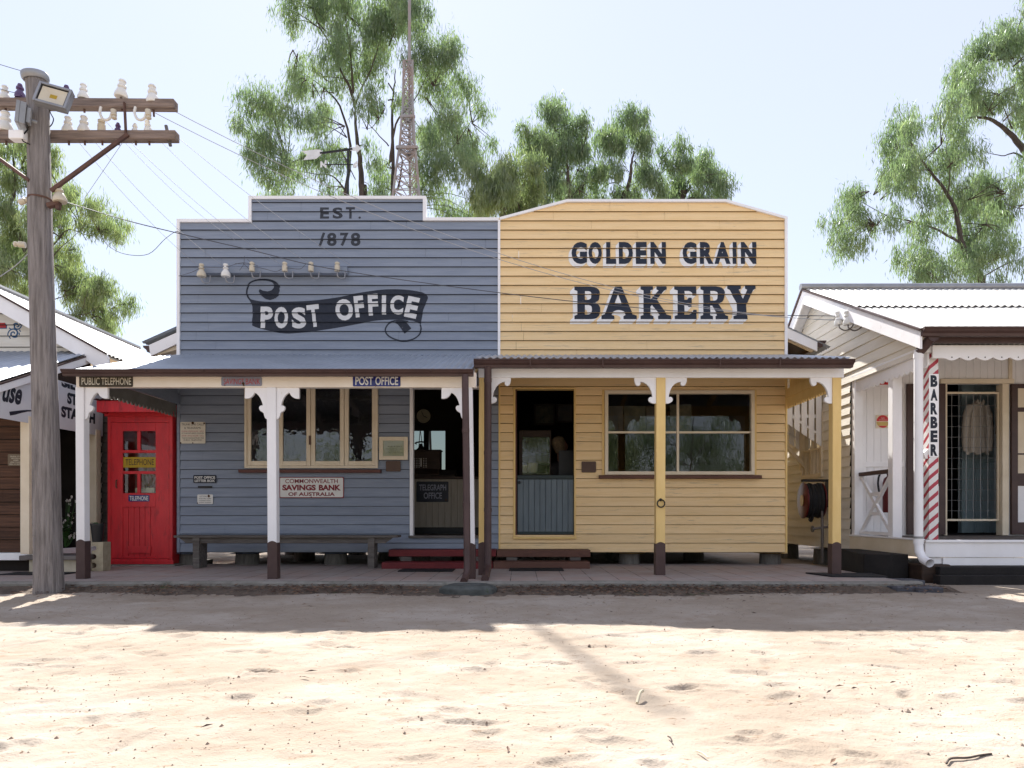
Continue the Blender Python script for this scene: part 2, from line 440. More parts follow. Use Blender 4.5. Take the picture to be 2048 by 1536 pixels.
def flat_polys(s, x0, x1, z0, z1, bold=0.0, shear=0.0, rot=0.0):
    """a word fitted into a box, as a list of 2-D polygons"""
    vs, fs = text2d(s, bold)
    cx, cz = (x0 + x1) / 2, (z0 + z1) / 2
    pts = []
    for u, v in vs:
        x = x0 + u * (x1 - x0) + shear * (v - 0.5) * (z1 - z0); z = z0 + v * (z1 - z0)
        if rot:
            dx, dz = x - cx, z - cz
            x = cx + dx * math.cos(rot) - dz * math.sin(rot); z = cz + dx * math.sin(rot) + dz * math.cos(rot)
        pts.append((x, z))
    return [[pts[i] for i in f] for f in fs]

def poly_tris(outer, holes=()):
    loops = [list(outer)] + [list(h) for h in holes]
    flat = [p for l in loops for p in l]
    return [[flat[i] for i in t] for t in tessellate_polygon([[Vector((p[0], p[1], 0)) for p in l] for l in loops])]

def stroke(pts, w):
    """a drawn line of width w (w may vary along it) as quads"""
    ws = w if isinstance(w, (list, tuple)) else [w] * len(pts)
    L_, R_ = [], []
    for i, p in enumerate(pts):
        a = pts[max(0, i-1)]; b = pts[min(len(pts)-1, i+1)]
        dx, dz = b[0]-a[0], b[1]-a[1]; l = math.hypot(dx, dz) or 1
        nx, nz = -dz / l * ws[i] / 2, dx / l * ws[i] / 2
        L_.append((p[0]+nx, p[1]+nz)); R_.append((p[0]-nx, p[1]-nz))
    return [[R_[i], R_[i+1], L_[i+1], L_[i]] for i in range(len(pts)-1)]

def spline(pts, n=6):
    out = []
    for i in range(len(pts) - 1):
        p0 = pts[max(i-1, 0)]; p1 = pts[i]; p2 = pts[i+1]; p3 = pts[min(i+2, len(pts)-1)]
        for k in range(n):
            t = k / n
            out.append(tuple(0.5 * (2*p1[j] + (p2[j]-p0[j])*t + (2*p0[j]-5*p1[j]+4*p2[j]-p3[j])*t*t + (3*p1[j]-p0[j]-3*p2[j]+p3[j])*t**3) for j in range(len(p1))))
    out.append(tuple(pts[-1]))
    return out

LAP_OUT, LAP_IN, Z0B, GAP = 0.022, 0.002, 0.28, 0.0065
_bj = random.Random(77)
def clip_z(poly, lo, hi):
    def half(pl, z, keep):
        out = []
        for i in range(len(pl)):
            a, b = pl[i], pl[(i+1) % len(pl)]
            ia, ib = keep(a[1]), keep(b[1])
            if ia: out.append(a)
            if ia != ib:
                t = (z - a[1]) / (b[1] - a[1])
                out.append((a[0] + (b[0]-a[0])*t, z))
        return out
    p = half(poly, lo, lambda v: v >= lo)
    if len(p) < 3: return []
    p = half(p, hi, lambda v: v <= hi)
    return p if len(p) >= 3 else []

def paint_on_boards(polys, eps, YW, z0=Z0B, pitch=PITCH, mb=None):
    """painted shapes follow the laps of the weatherboards they are painted on"""
    mb = mb or MB()
    for pl in polys:
        zl = min(p[1] for p in pl); zh = max(p[1] for p in pl)
        r = int(math.floor((zl - z0) / pitch))
        while z0 + r * pitch < zh:
            lo, hi = z0 + r * pitch, z0 + (r+1) * pitch
            c = clip_z(pl, lo + GAP, hi)
            if c:
                vs = []
                for x, z in c:
                    t = min(1, max(0, (z - lo) / pitch))
                    vs.append((x, YW - (LAP_OUT + (LAP_IN - LAP_OUT) * t) - eps, z))
                mb.add(vs, [tuple(range(len(vs)))])
            r += 1
    return mb

def flat_on(polys, y, mb=None, th=0.0):
    mb = mb or MB()
    for pl in polys:
        mb.add([(x, y, z) for x, z in pl], [tuple(range(len(pl)))])
    return mb

def boards_x(x0, x1, z0, z1, YW, openings=(), pitch=PITCH, backing=True, mb=None, zb=None):
    """weatherboards on a wall facing -Y.  openings: (x0,x1,z0,z1)"""
    mb = mb or MB()
    zb = z0 if zb is None else zb
    r = int(math.floor((z0 - zb) / pitch + 1e-6))
    while zb + r * pitch < z1 - 1e-6:
        lo = max(zb + r * pitch, z0); hi = min(zb + (r+1) * pitch, z1)
        cuts = sorted({lo, hi, *[v for o in openings for v in (o[2], o[3]) if lo < v < hi]})
        for k in range(len(cuts) - 1):
            a, b = cuts[k], cuts[k+1]
            mid = (a + b) / 2
            spans = [(x0, x1)]
            for o in openings:
                if o[2] < mid < o[3]:
                    ns = []
                    for s0, s1 in spans:
                        if o[1] <= s0 or o[0] >= s1: ns.append((s0, s1)); continue
                        if o[0] > s0: ns.append((s0, o[0]))
                        if o[1] < s1: ns.append((o[1], s1))
                    spans = ns
            def yy(z): return YW - (LAP_OUT + (LAP_IN - LAP_OUT) * (z - (zb + r*pitch)) / pitch)
            if k == 0:
                bj = [x0 + (x1-x0)*_bj.random() for _ in range(int((x1-x0)/2.2 + _bj.random()*0.8))]
            for q_ in bj:
                spans = [s for s0, s1 in spans for s in (((s0, q_-.0015), (q_+.0015, s1)) if s0+.15 < q_ < s1-.15 else ((s0, s1),))]
            for s0, s1 in spans:
                a0 = a
                if k == 0 and b - a > GAP:
                    # the open lap under each board, its shade put into the second material
                    a = a + GAP
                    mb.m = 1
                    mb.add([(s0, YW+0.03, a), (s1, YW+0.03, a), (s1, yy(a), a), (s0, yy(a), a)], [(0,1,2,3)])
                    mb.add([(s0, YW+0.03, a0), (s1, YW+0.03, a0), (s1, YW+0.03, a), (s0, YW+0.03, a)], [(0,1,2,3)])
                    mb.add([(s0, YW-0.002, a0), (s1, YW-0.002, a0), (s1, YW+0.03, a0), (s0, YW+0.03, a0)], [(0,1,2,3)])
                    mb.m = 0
                mb.add([(s0, yy(a), a), (s1, yy(a), a), (s1, yy(b), b), (s0, yy(b), b)], [(0,1,2,3)])
                a = a0
                if backing:
                    mb.add([(s0, YW + 0.07, a), (s0, YW + 0.07, b), (s1, YW + 0.07, b), (s1, YW + 0.07, a)], [(0,1,2,3)])
        r += 1
    return mb

def boards_y(XW, y0, y1, z0, z1, side=-1, pitch=0.145, top=None, openings=(), out=0.018):
    """weatherboards on a wall facing -X (side=-1) or +X; top(y) trims them to a gable"""
    mb = MB(); r = 0
    while z0 + r * pitch < z1:
        lo, hi = z0 + r * pitch, min(z0 + (r+1) * pitch, z1)
        spans = [(y0, y1)]
        for o in openings:
            if o[2] < (lo + hi) / 2 < o[3]:
                ns = []
                for s0, s1 in spans:
                    if o[1] <= s0 or o[0] >= s1: ns.append((s0, s1)); continue
                    if o[0] > s0: ns.append((s0, o[0]))
                    if o[1] < s1: ns.append((o[1], s1))
                spans = ns
        for s0, s1 in spans:
            n = 24 if top else 1
            for k in range(n):
                a, b = s0 + (s1-s0)*k/n, s0 + (s1-s0)*(k+1)/n
                if top:
                    ha, hb = min(hi, top(a)), min(hi, top(b))
                    if ha <= lo and hb <= lo: continue
                    ha, hb = max(ha, lo), max(hb, lo)
                else: ha = hb = hi
                def xx(z): return XW + side * (out - (out - 0.002) * (z - lo) / pitch)
                mb.add([(xx(lo), a, lo), (xx(lo), b, lo), (xx(hb), b, hb), (xx(ha), a, ha)], [(0,1,2,3)])
                mb.add([(XW, a, lo), (XW, b, lo), (xx(lo), b, lo), (xx(lo), a, lo)], [(0,1,2,3)])
        r += 1
    return mb

def corrugated(o, u, v, nw=None, amp=0.010, pitch=0.078, seg=6, vs=1, sag=0.0, mb=None, ragged=0.0, sheet=0.0):
    """corrugated iron: o corner, u across the corrugations, v down them"""
    mb = mb or MB()
    o = Vector(o); u = Vector(u); v = Vector(v)
    W = u.length; uu = u.normalized(); nrm = u.cross(v).normalized()
    if nrm.z < 0: nrm = -nrm
    n = int(W / pitch * seg)
    pts = []
    rr = random.Random(3)
    for i in range(n + 1):
        d = i / seg * pitch
        h = amp * math.cos(2 * math.pi * i / seg)
        ext = 0.0
        if ragged: ext = ragged * math.sin(int(d / 0.76) * 2.3)
        row = []
        for k in range(vs + 1):
            t = k / vs
            lift = sheet * (1 if (k % 2) else 0)
            row.append(o + uu * d + v * (t + (ext / v.length if k == vs else 0)) + nrm * (h + lift) - Vector((0,0,sag * math.sin(math.pi * t))))
        pts.append(row)
    vv = [p for r in pts for p in r]
    m_ = vs + 1
    fs = [(i*m_+k, (i+1)*m_+k, (i+1)*m_+k+1, i*m_+k+1) for i in range(n) for k in range(vs)]
    # underside a little below, so that the sheet has thickness
    b = len(vv)
    vv += [p - nrm * 0.003 for p in vv]
    fs += [tuple(j + b for j in reversed(f)) for f in list(fs)]
    # close the eave edge
    for i in range(n):
        a1, a2 = i*m_+vs, (i+1)*m_+vs
        fs.append((a1, a2, a2 + b, a1 + b))
    return mb.add(vv, fs)

def sign_plate(mb, x0, x1, y, z0, z1, th=0.006, r=0.012):
    """thin plate with clipped corners facing -Y"""
    c = min(r, (x1-x0)/5, (z1-z0)/5)
    pts = [(x0+c, z0), (x1-c, z0), (x1-c*0.3, z0+c*0.3), (x1, z0+c), (x1, z1-c), (x1-c*0.3, z1-c*0.3), (x1-c, z1), (x0+c, z1), (x0+c*0.3, z1-c*0.3), (x0, z1-c), (x0, z0+c), (x0+c*0.3, z0+c*0.3)]
    return mb.prism(pts, y - th, y)

def make_sign(name, label, px0, py0, px1, py1, Y, bg, lines, border=None, rust=(), th=0.006, cat='sign', group=None):
    """lines: (text, px0, py0, px1, py1, material, bold)"""
    x0, x1 = X(px0, Y), X(px1, Y); z0, z1 = Z(py1, Y), Z(py0, Y)
    root = empty(name, ((x0+x1)/2, Y, z0), label, cat, group)
    if border:
        sign_plate(MB(), x0, x1, Y, z0, z1, th).build('border_plate', border, root)
        b = 0.011
        sign_plate(MB(), x0+b, x1-b, Y - th, z0+b, z1-b, 0.002).build('panel', bg, root)
        yf = Y - th - 0.002
    else:
        sign_plate(MB(), x0, x1, Y, z0, z1, th).build('panel', bg, root)
        yf = Y - th
    byt = {}
    for (s, a, b, c, d, m, bold) in lines:
        mb = byt.setdefault(m, MB())
        flat_on(flat_polys(s, X(a, Y), X(c, Y), Z(d, Y), Z(b, Y), bold), yf - 0.0015, mb)
    for m, mb in byt.items():
        mb.build('lettering', M[m], root, fixn=False)
    if rust:
        mb = MB()
        for (a, b, r) in rust:
            rr = r * Y / F
            pts = [(X(a, Y) + rr * (0.7 + 0.5 * random.random()) * math.cos(t), Z(b, Y) + rr * (0.7 + 0.5 * random.random()) * math.sin(t)) for t in np.linspace(0, 2*math.pi, 9)[:-1]]
            flat_on(poly_tris(pts), yf - 0.0025, mb)
        mb.build('rust_spot', M['rust'], root, fixn=False)
    return root

# ------------------------------------------------------------------ ground
def vnoise(x, y, s, seed):
    r = np.random.default_rng(seed); n = 256
    g = r.random((n, n))
    fx, fy = x / s, y / s
    ix, iy = np.floor(fx).astype(int), np.floor(fy).astype(int)
    tx, ty = fx - ix, fy - iy
    tx = tx*tx*(3-2*tx); ty = ty*ty*(3-2*ty)
    a = g[ix % n, iy % n]; b = g[(ix+1) % n, iy % n]; c = g[ix % n, (iy+1) % n]; d = g[(ix+1) % n, (iy+1) % n]
    return (a*(1-tx)+b*tx)*(1-ty) + (c*(1-tx)+d*tx)*ty - 0.5

def base_h(x, y):
    t = np.clip((y - 4.8) / 1.8, 0, 1); t = t*t*(3-2*t)
    return 0.028 * t
def ground_h(x, y):
    h = base_h(x, y)
    near = np.clip((7.6 - y) / 0.8, 0, 1) * np.clip((y + 3) / 2, 0, 1) * np.clip((9 - np.abs(x)) / 2, 0, 1)
    d = 0.022 * vnoise(x, y, 1.7, 1) + 0.009 * vnoise(x, y*1.4, 0.55, 2) + 0.009 * vnoise(x, y*1.6, 0.17, 3) + 0.007 * vnoise(x, y, 0.075, 4) + 0.006 * vnoise(x, y, 0.035, 5)
    return h + d * near * np.clip((6.9 - y) / 0.5 + 0.25, 0.25, 1)

def build_ground():
    def axis(fine, lo, hi, far):
        a = np.arange(lo, hi + 1e-6, fine)
        g = fine; ext = []; v = hi
        while v < far:
            g *= 1.22; v += g; ext.append(v)
        neg = []; g = fine; v = lo
        while v > -far:
            g *= 1.22; v -= g; neg.append(v)
        return np.array(neg[::-1] + list(a) + ext)
    xs = axis(0.02, -5.4, 5.4, 500)
    ya = [1.2]
    while ya[-1] < 7.2:
        ya.append(ya[-1] + max(0.010, 0.0042 * ya[-1]))
    g = 0.02; v = ya[-1]
    while v < 900: g *= 1.2; v += g; ya.append(v)
    neg = []; g = 0.02; v = 1.2
    while v > -500: g *= 1.25; v -= g; neg.append(v)
    ys = np.array(neg[::-1] + ya)
    xx, yy = np.meshgrid(xs, ys)
    h = ground_h(xx, yy)
    r = np.random.default_rng(5)
    # scuffs and foot prints pressed into the sand
    for i in range(420):
        cx = r.uniform(-5, 5); cy = r.uniform(1.9, 6.4)
        a = r.uniform(0.05, 0.15); b = r.uniform(0.03, 0.06); th = r.uniform(-0.5, 0.5) if r.random() < .7 else r.uniform(0, 3.1)
        dep = r.uniform(0.004, 0.015) * (1.7 if r.random() < .12 else 1)
        i0, i1 = np.searchsorted(xs, cx - .35), np.searchsorted(xs, cx + .35)
        j0, j1 = np.searchsorted(ys, cy - .35), np.searchsorted(ys, cy + .35)
        sx, sy = xx[j0:j1, i0:i1] - cx, yy[j0:j1, i0:i1] - cy
        u = sx*np.cos(th) + sy*np.sin(th); w = -sx*np.sin(th) + sy*np.cos(th)
        q = (u/a)**2 + (w/b)**2
        h[j0:j1, i0:i1] += -dep*np.exp(-q*q) + dep*0.45*np.exp(-((np.sqrt(q)-1.35)/0.28)**2)
    n, m = xx.shape
    vs = np.stack([xx, yy, h], -1).reshape(-1, 3)
    idx = np.arange(n*m).reshape(n, m)
    fs = np.stack([idx[:-1, :-1], idx[:-1, 1:], idx[1:, 1:], idx[1:, :-1]], -1).reshape(-1, 4)
    me = bpy.data.meshes.new('ground')
    me.vertices.add(len(vs)); me.vertices.foreach_set('co', vs.ravel())
    me.loops.add(fs.size); me.loops.foreach_set('vertex_index', fs.ravel())
    me.polygons.add(len(fs)); me.polygons.foreach_set('loop_start', np.arange(0, fs.size, 4))
    me.polygons.foreach_set('use_smooth', np.ones(len(fs), bool))
    me.update()
    mt = pm('sand', (0.345,0.285,0.225), (0.285,0.23,0.178), rough=0.95, scale=1.3, lo=0.3, hi=0.7, bump=0.55, bscale=70, dist=0.012, spec=0.1,
            wears=[((0.385,0.33,0.275), 0.8, (1,1.6,1), 0.45, 0.62), ((0.25,0.165,0.105), 2.6, (1,2.6,1), 0.58, 0.74), ((0.235,0.165,0.11), 11, (1,2.2,1), 0.60, 0.67), ((0.14,0.085,0.055), 26, (1,1.6,1), 0.61, 0.67), ((0.58,0.52,0.46), 45, (1,1,1), 0.66, 0.73)])  # crisp dark tan patches stand in for the shading of small dents
    me.materials.append(mt)
    o = bpy.data.objects.new('ground', me); COL.objects.link(o)
    tag(o, 'pale sandy dirt street scuffed with footprints in front of the shops', 'ground', kind='structure')
build_ground()

def gz(x, y): return float(ground_h(np.array([x]), np.array([y]))[0])

# small stones, twigs and leaf litter: nobody could count them
def litter():
    r = np.random.default_rng(21)
    st = MB()
    for i in range(7000):
        x = r.uniform(-5.2, 5.2); y = 1.9 + 4.9 * r.random() ** 1.1
        if r.random() > .25 + 1.6*(vnoise(np.array([x]), np.array([y]), .8, 61)[0] + .12): continue
        s = r.uniform(0.002, 0.006) * (1.9 if r.random() < 0.05 else 1)
        z = gz(x, y)
        vs = [(x + s*(1+.4*r.random())*math.cos(t), y + s*(1+.4*r.random())*math.sin(t), z - 0.002) for t in (0, 1.25, 2.5, 3.8, 5)]
        vs.append((x, y, z + s*0.9))
        st.add(vs, [(0,1,5),(1,2,5),(2,3,5),(3,4,5),(4,0,5)])
    tag(st.build('pebbles', pm('pebble', (0.16,0.10,0.07), (0.34,0.27,0.21), scale=9), None, fixn=False), 'small brown stones scattered over the sand', 'pebbles', kind='stuff')
    lf = MB()
    def leaf(x, y, z, L_, w, a, tilt, m):
        d = Vector((math.cos(a), math.sin(a), 0)); n = Vector((-math.sin(a), math.cos(a), 0)); lf.m = m
        c = Vector((x, y, z)); up = Vector((0, 0, 1))
        lf.add([c - d*L_/2 + up*tilt*0.2, c + n*w/2 + up*0.008, c + d*L_/2 + up*tilt, c - n*w/2 + up*0.003], [(0,1,2,3)])
    for i in range(5200):
        x = r.uniform(-4.9, 4.2)
        dens = 0.35 + 0.9*vnoise(np.array([x]), np.array([0.3]), 0.7, 9)[0]
        if x > 0.6 and x < 2.6: dens += 0.35
        if r.random() > dens: continue
        y = 6.89 - abs(r.normal(0, 0.19))
        leaf(x, y, gz(x, y) + 0.052*max(0, 1-(6.9-y)/.36)**1.2 + r.uniform(0.002, 0.016), r.uniform(0.02, 0.08), r.uniform(0.006, 0.016), r.uniform(0, 3.14), r.uniform(0, 0.015), int(r.integers(0, 3)))
    for i in range(75):
        x = r.uniform(-4.6, 4.8); y = r.uniform(2.0, 6.6)
        leaf(x, y, gz(x, y) + 0.006, r.uniform(0.025, 0.07), r.uniform(0.006, 0.012), r.uniform(0, 3.14), r.uniform(0, 0.010), int(r.integers(0, 4)))
    mats = [pm('dry_leaf_a', (0.12,0.065,0.045), rough=0.8), pm('dry_leaf_b', (0.22,0.13,0.08), rough=0.8), pm('dry_leaf_c', (0.07,0.045,0.036), rough=0.8), pm('dry_leaf_d', (0.34,0.25,0.15), rough=0.8)]
    tag(lf.build('leaf_litter', mats, None, fixn=False), 'dry brown gum leaves banked along the kerb and blown over the sand', 'leaves', kind='stuff')
litter()

# sand bank of dark damp soil under the litter along the kerb
soil = MB()
xs_ = np.linspace(-5.2, 4.3, 240)
w_ = 0.34 + 0.34 * vnoise(xs_, xs_*0, 0.8, 31) + 0.1 * vnoise(xs_, xs_*0, 0.3, 34) + 0.05 * vnoise(xs_, xs_*0, 0.11, 32)
vs_ = []
for x, w in zip(xs_, w_):
    w = max(0.05, w)
    for k in range(6):
        y = 6.905 - w * k / 5
        vs_.append((x, y, gz(x, y) + (0.052 * (1 - k/5)**1.2 - 0.004 + 0.010 * float(vnoise(np.array([x]), np.array([y]), 0.06, 33)[0]))))
soil.add(vs_, [(i*6+k, (i+1)*6+k, (i+1)*6+k+1, i*6+k+1) for i in range(239) for k in range(5)])
tag(soil.build('soil', pm('dark_soil', (0.15,0.112,0.085), (0.085,0.065,0.05), rough=0.95, scale=9, bump=0.8, bscale=50, wears=[((0.27,0.20,0.145), 14, (1,1,1), 0.55, 0.68), ((0.075,0.085,0.04), 4, (1,1,1), 0.58, 0.68)]), None, smooth=True, fixn=False), 'dark strip of damp soil along the foot of the kerb', 'soil', kind='structure')

# fallen sticks and a curled strip of bark on the sand
def twig(pts, r, label, name='twig', m='bark'):
    q = []
    for (px, py, h) in pts:
        Y = CAMZ * F / (py - 1028)
        x = X(px, Y); q.append((x, Y, gz(x, Y) + h))
    return thing(MB().tube(spline(q, 4), r, 6), name, M[m], label, 'twig', smooth=True)
twig([(1893,1526,.006),(1902,1519,.007),(1935,1517,.006),(1958,1512,.006),(1983,1509,.004)], 0.0035, 'long dark stick lying on the sand in the right foreground')
twig([(1336,1480,.01),(1341,1486,.014),(1344,1493,.012)], 0.0028, 'short dark twig lying on the sand right of the middle')
twig([(1393,1508,.008),(1405,1514,.012),(1416,1521,.01)], 0.0028, 'pale broken twig lying in the middle foreground', m='paper')
twig([(1274,1402,.005),(1280,1396,.03),(1286,1393,.035)], 0.007, 'pale curled bark strip standing out of the sand', name='bark_strip', m='paper')

# ------------------------------------------------------------------ pavement
PAVZ = 0.11
def pavement():
    m = bpy.data.materials.new('paving'); m.use_nodes = True
    t = m.node_tree; N = t.nodes; L = t.links; bs = N['Principled BSDF']; bs.inputs['Roughness'].default_value = 0.85
    tc = N.new('ShaderNodeTexCoord')
    mp = N.new('ShaderNodeMapping'); mp.inputs['Rotation'].default_value = (0, 0, math.radians(0)); mp.inputs['Location'].default_value = (0.1, 0.0, 0)
    L.new(tc.outputs['Object'], mp.inputs[0])
    bk = N.new('ShaderNodeTexBrick'); bk.offset = 0.0
    bk.inputs['Scale'].default_value = 1.0; bk.inputs['Brick Width'].default_value = 0.285; bk.inputs['Row Height'].default_value = 1.9
    bk.inputs['Mortar Size'].default_value = 0.006; bk.inputs['Mortar Smooth'].default_value = 0.4
    bk.inputs['Color1'].default_value = (0.36,0.26,0.22,1); bk.inputs['Color2'].default_value = (0.31,0.25,0.225,1); bk.inputs['Mortar'].default_value = (0.05,0.042,0.038,1)
    L.new(mp.outputs[0], bk.inputs['Vector'])
    no = N.new('ShaderNodeTexNoise'); no.inputs['Scale'].default_value = 3.5; no.inputs['Detail'].default_value = 9; no.inputs['Roughness'].default_value = 0.7
    L.new(tc.outputs['Object'], no.inputs['Vector'])
    mr = N.new('ShaderNodeMapRange'); mr.inputs['From Min'].default_value = 0.42; mr.inputs['From Max'].default_value = 0.68
    L.new(no.outputs['Fac'], mr.inputs['Value'])
    mx = N.new('ShaderNodeMix'); mx.data_type = 'RGBA'; L.new(mr.outputs[0], mx.inputs['Factor']); L.new(bk.outputs['Color'], mx.inputs[6]); mx.inputs[7].default_value = (0.36,0.32,0.295,1)
    L.new(mx.outputs[2], bs.inputs['Base Color'])
    bp = N.new('ShaderNodeBump'); bp.inputs['Strength'].default_value = 0.4; bp.inputs['Distance'].default_value = 0.01
    L.new(no.outputs['Fac'], bp.inputs['Height']); L.new(bp.outputs[0], bs.inputs['Normal'])
    mb = MB(); mb.box(-13.0, 3.95, 7.0, 9.55, -0.2, PAVZ)
    tag(mb.build('pavement', m, None), 'narrow paved footpath under the verandahs', 'pavement', kind='structure')
    k = MB()
    n = 90
    vs = []
    for i in range(n + 1):
        x = -13 + (4.05 + 13) * i / n
        a = 0.008 * math.sin(x * 3.1) + 0.006 * math.sin(x * 7.7 + 1)
        zt = PAVZ + 0.008 + 0.004 * math.sin(x * 1.7)
        vs += [(x, 7.02, zt), (x, 6.93 + a, zt), (x, 6.905 + a, zt - 0.018), (x, 6.90 + a * 1.5, -0.1)]
    k.add(vs, [(i*4+j, i*4+j+1, i*4+j+5, i*4+j+4) for i in range(n) for j in range(3)])
    tag(k.build('kerb', M['concrete'], None, smooth=True), 'worn concrete kerb edging the footpath', 'kerb', kind='structure')
pavement()
# ------------------------------------------------------------------ shared building parts
YF = 9.3
XL, XM, XR = X(357, YF), X(997.5, YF), X(1571.5, YF)
ROOFZ = Z(712, YF)

def verandah_post(root, x0, x1, y0, y1, z0, z1, zb, mat, basemat, lean=0.0):
    mb = MB()
    vs = [(x0+lean*0, y0, z0), (x1, y0, z0), (x1, y1, z0), (x0, y1, z0), (x0+lean, y0, z1), (x1+lean, y0, z1), (x1+lean, y1, z1), (x0+lean, y1, z1)]
    mb.add(vs, [(0,3,2,1),(4,5,6,7),(0,1,5,4),(1,2,6,5),(2,3,7,6),(3,0,4,7)])
    post = mb.build('post', mat, root, bevel=0.006)
    e = 0.0025; w = x1 - x0 + 2*e
    pts = [(x0-e, z0)] + [(x1+e, z0)] + [(x1+e - w*k/8, zb + 0.022*math.sin(math.pi*k/8)) for k in range(9)]
    MB().prism(pts, y0-e, y1+e).build('painted_base', basemat, post)
    return post

def bracket(post, pts, x, z, s, y0, y1, flip, mat):
    pp = [(x + (-1 if flip else 1) * p[0] * s, z - p[1] * s) for p in pts]
    return MB().prism(pp, y0, y1).build('bracket', mat, post, bevel=0.003)

def arc(cx, cy, r, a0, a1, n=7):
    return [(cx + r*math.cos(math.radians(a0+(a1-a0)*k/n)), cy + r*math.sin(math.radians(a0+(a1-a0)*k/n))) for k in range(n+1)]

# post office bracket, 0.1465 px per unit
POB = [(0,0),(308,0),(310,158),(270,158)] + [(240,150),(212,132),(192,108),(175,76)] + [(150,88),(118,118),(92,160),(74,205),(62,250)] + [(90,252),(108,264),(114,282),(110,305),(95,328),(70,342),(52,356),(46,385),(32,425),(0,447)]
POB = [(a*0.1465, b*0.1465) for a, b in POB]
BKB = [(0,0),(600,0),(596,80),(576,150),(546,207),(490,226),(446,205),(424,168),(428,132),(436,112)] + [(345,125),(255,180),(185,260),(135,360),(110,460),(100,535)] + [(145,520),(195,545),(213,600),(195,650),(135,690),(75,708),(0,710)]
BKB = [(a*0.0732, b*0.0732) for a, b in BKB]

def gutter(mb, x0, x1, y, z, s=1.0):
    """ogee gutter; y is the front lip, z the top"""
    prof = [(0,0),(0.012,0),(0.012,-0.022),(0.022,-0.04),(0.05,-0.062),(0.058,-0.088),(0.12,-0.088),(0.12,-0.005),(0.116,-0.005),(0.116,-0.083),(0.062,-0.083),(0.054,-0.06),(0.016,-0.03),(0.0,-0.012)]
    pts = [(y + a*s, z + b*s) for a, b in prof]
    mb.prism(pts, x0, x1, plane='yz')
    for x in (x0, x1):
        mb.prism([(y+.001,z-.001),(y+.01,z-.03*s),(y+.05*s,z-.062*s),(y+.058*s,z-.087*s),(y+.119*s,z-.087*s),(y+.119*s,z-.001)], x-.003, x+.003, plane='yz')
    return mb

def valance_y(x, y0, y1, z0, z1, tooth, depth, th=0.018, flat=0.25):
    """saw-tooth valance board running front to back"""
    n = max(1, round((y1 - y0) / tooth)); w = (y1-y0)/n
    pts = [(y0, z1)]
    for i in range(n):
        a = y0 + i*w
        pts += [(a, z0), (a + w*flat, z0), (a + w*(0.5+flat/2), z0 + depth)]
    pts += [(y1, z0), (y1, z1)]
    return MB().prism(pts, x - th/2, x + th/2, plane='yz')

def trim_path(mb, pts, w, y0, y1):
    """flat moulding along a polyline in the wall's plane, butt jointed by mitre"""
    n = len(pts)
    L_, R_ = [], []
    for i in range(n):
        p = Vector(pts[i]).to_2d() if len(pts[i]) == 3 else Vector(pts[i])
        a = Vector(pts[max(0, i-1)]); b = Vector(pts[min(n-1, i+1)])
        d1 = (p - a).normalized() if i > 0 else (b - p).normalized()
        d2 = (b - p).normalized() if i < n-1 else d1
        n1 = Vector((-d1.y, d1.x)); n2 = Vector((-d2.y, d2.x))
        m = (n1 + n2); m = m / max(0.2, m.dot(n1))
        L_.append(p); R_.append(p - m * w)
    for i in range(n-1):
        q = [L_[i], L_[i+1], R_[i+1], R_[i]]
        vs = [(v.x, y0, v.y) for v in q] + [(v.x, y1, v.y) for v in q]
        fs = [(0,1,2,3),(7,6,5,4),(0,4,5,1),(2,6,7,3)]
        if i == 0: fs.append((3,7,4,0))
        if i == n-2: fs.append((1,5,6,2))
        mb.add(vs, fs)
    return mb

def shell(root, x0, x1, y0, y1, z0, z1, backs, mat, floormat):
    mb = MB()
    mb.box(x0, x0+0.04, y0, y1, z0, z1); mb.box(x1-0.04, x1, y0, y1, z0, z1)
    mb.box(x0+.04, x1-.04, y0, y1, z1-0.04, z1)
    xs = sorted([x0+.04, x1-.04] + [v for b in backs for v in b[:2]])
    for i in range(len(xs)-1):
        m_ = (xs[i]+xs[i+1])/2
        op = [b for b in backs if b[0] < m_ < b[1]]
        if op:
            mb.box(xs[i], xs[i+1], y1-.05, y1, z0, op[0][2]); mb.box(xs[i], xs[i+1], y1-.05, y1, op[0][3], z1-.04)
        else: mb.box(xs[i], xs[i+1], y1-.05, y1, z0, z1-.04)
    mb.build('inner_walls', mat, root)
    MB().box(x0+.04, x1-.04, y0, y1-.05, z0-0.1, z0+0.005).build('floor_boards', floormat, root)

def stump(root, x, y, z1, capmat, r=0.16):
    s = MB().lathe([(r*1.02, PAVZ-0.15), (r, PAVZ+0.02), (r*0.95, z1-0.015)], (x, y, 0), n=14).build('stump', M['stump'], root, smooth=True)
    c = MB()
    n = 12
    vs = [(x + 0.24*math.cos(2*math.pi*k/n)*(1+.05*math.sin(5*k)), y + 0.24*math.sin(2*math.pi*k/n), z1-0.012-0.008*abs(math.sin(3*k))) for k in range(n)] + [(x, y, z1)]
    c.add(vs, [(k, (k+1) % n, n) for k in range(n)] + [tuple(range(n-1,-1,-1))])
    c.build('ant_cap', capmat, s)

def gable_roof(root, xr, zr, xe, ze, y0, y1, side, roofmat, trim=True, cut=None):
    """one slope of a gable roof that runs front to back, from the ridge (xr,zr) to the eave (xe,ze)"""
    mb = corrugated((xr, y0, zr), (0, y1-y0, 0), (xe-xr, 0, ze-zr))
    mb.build('roof', roofmat, root, fixn=False)

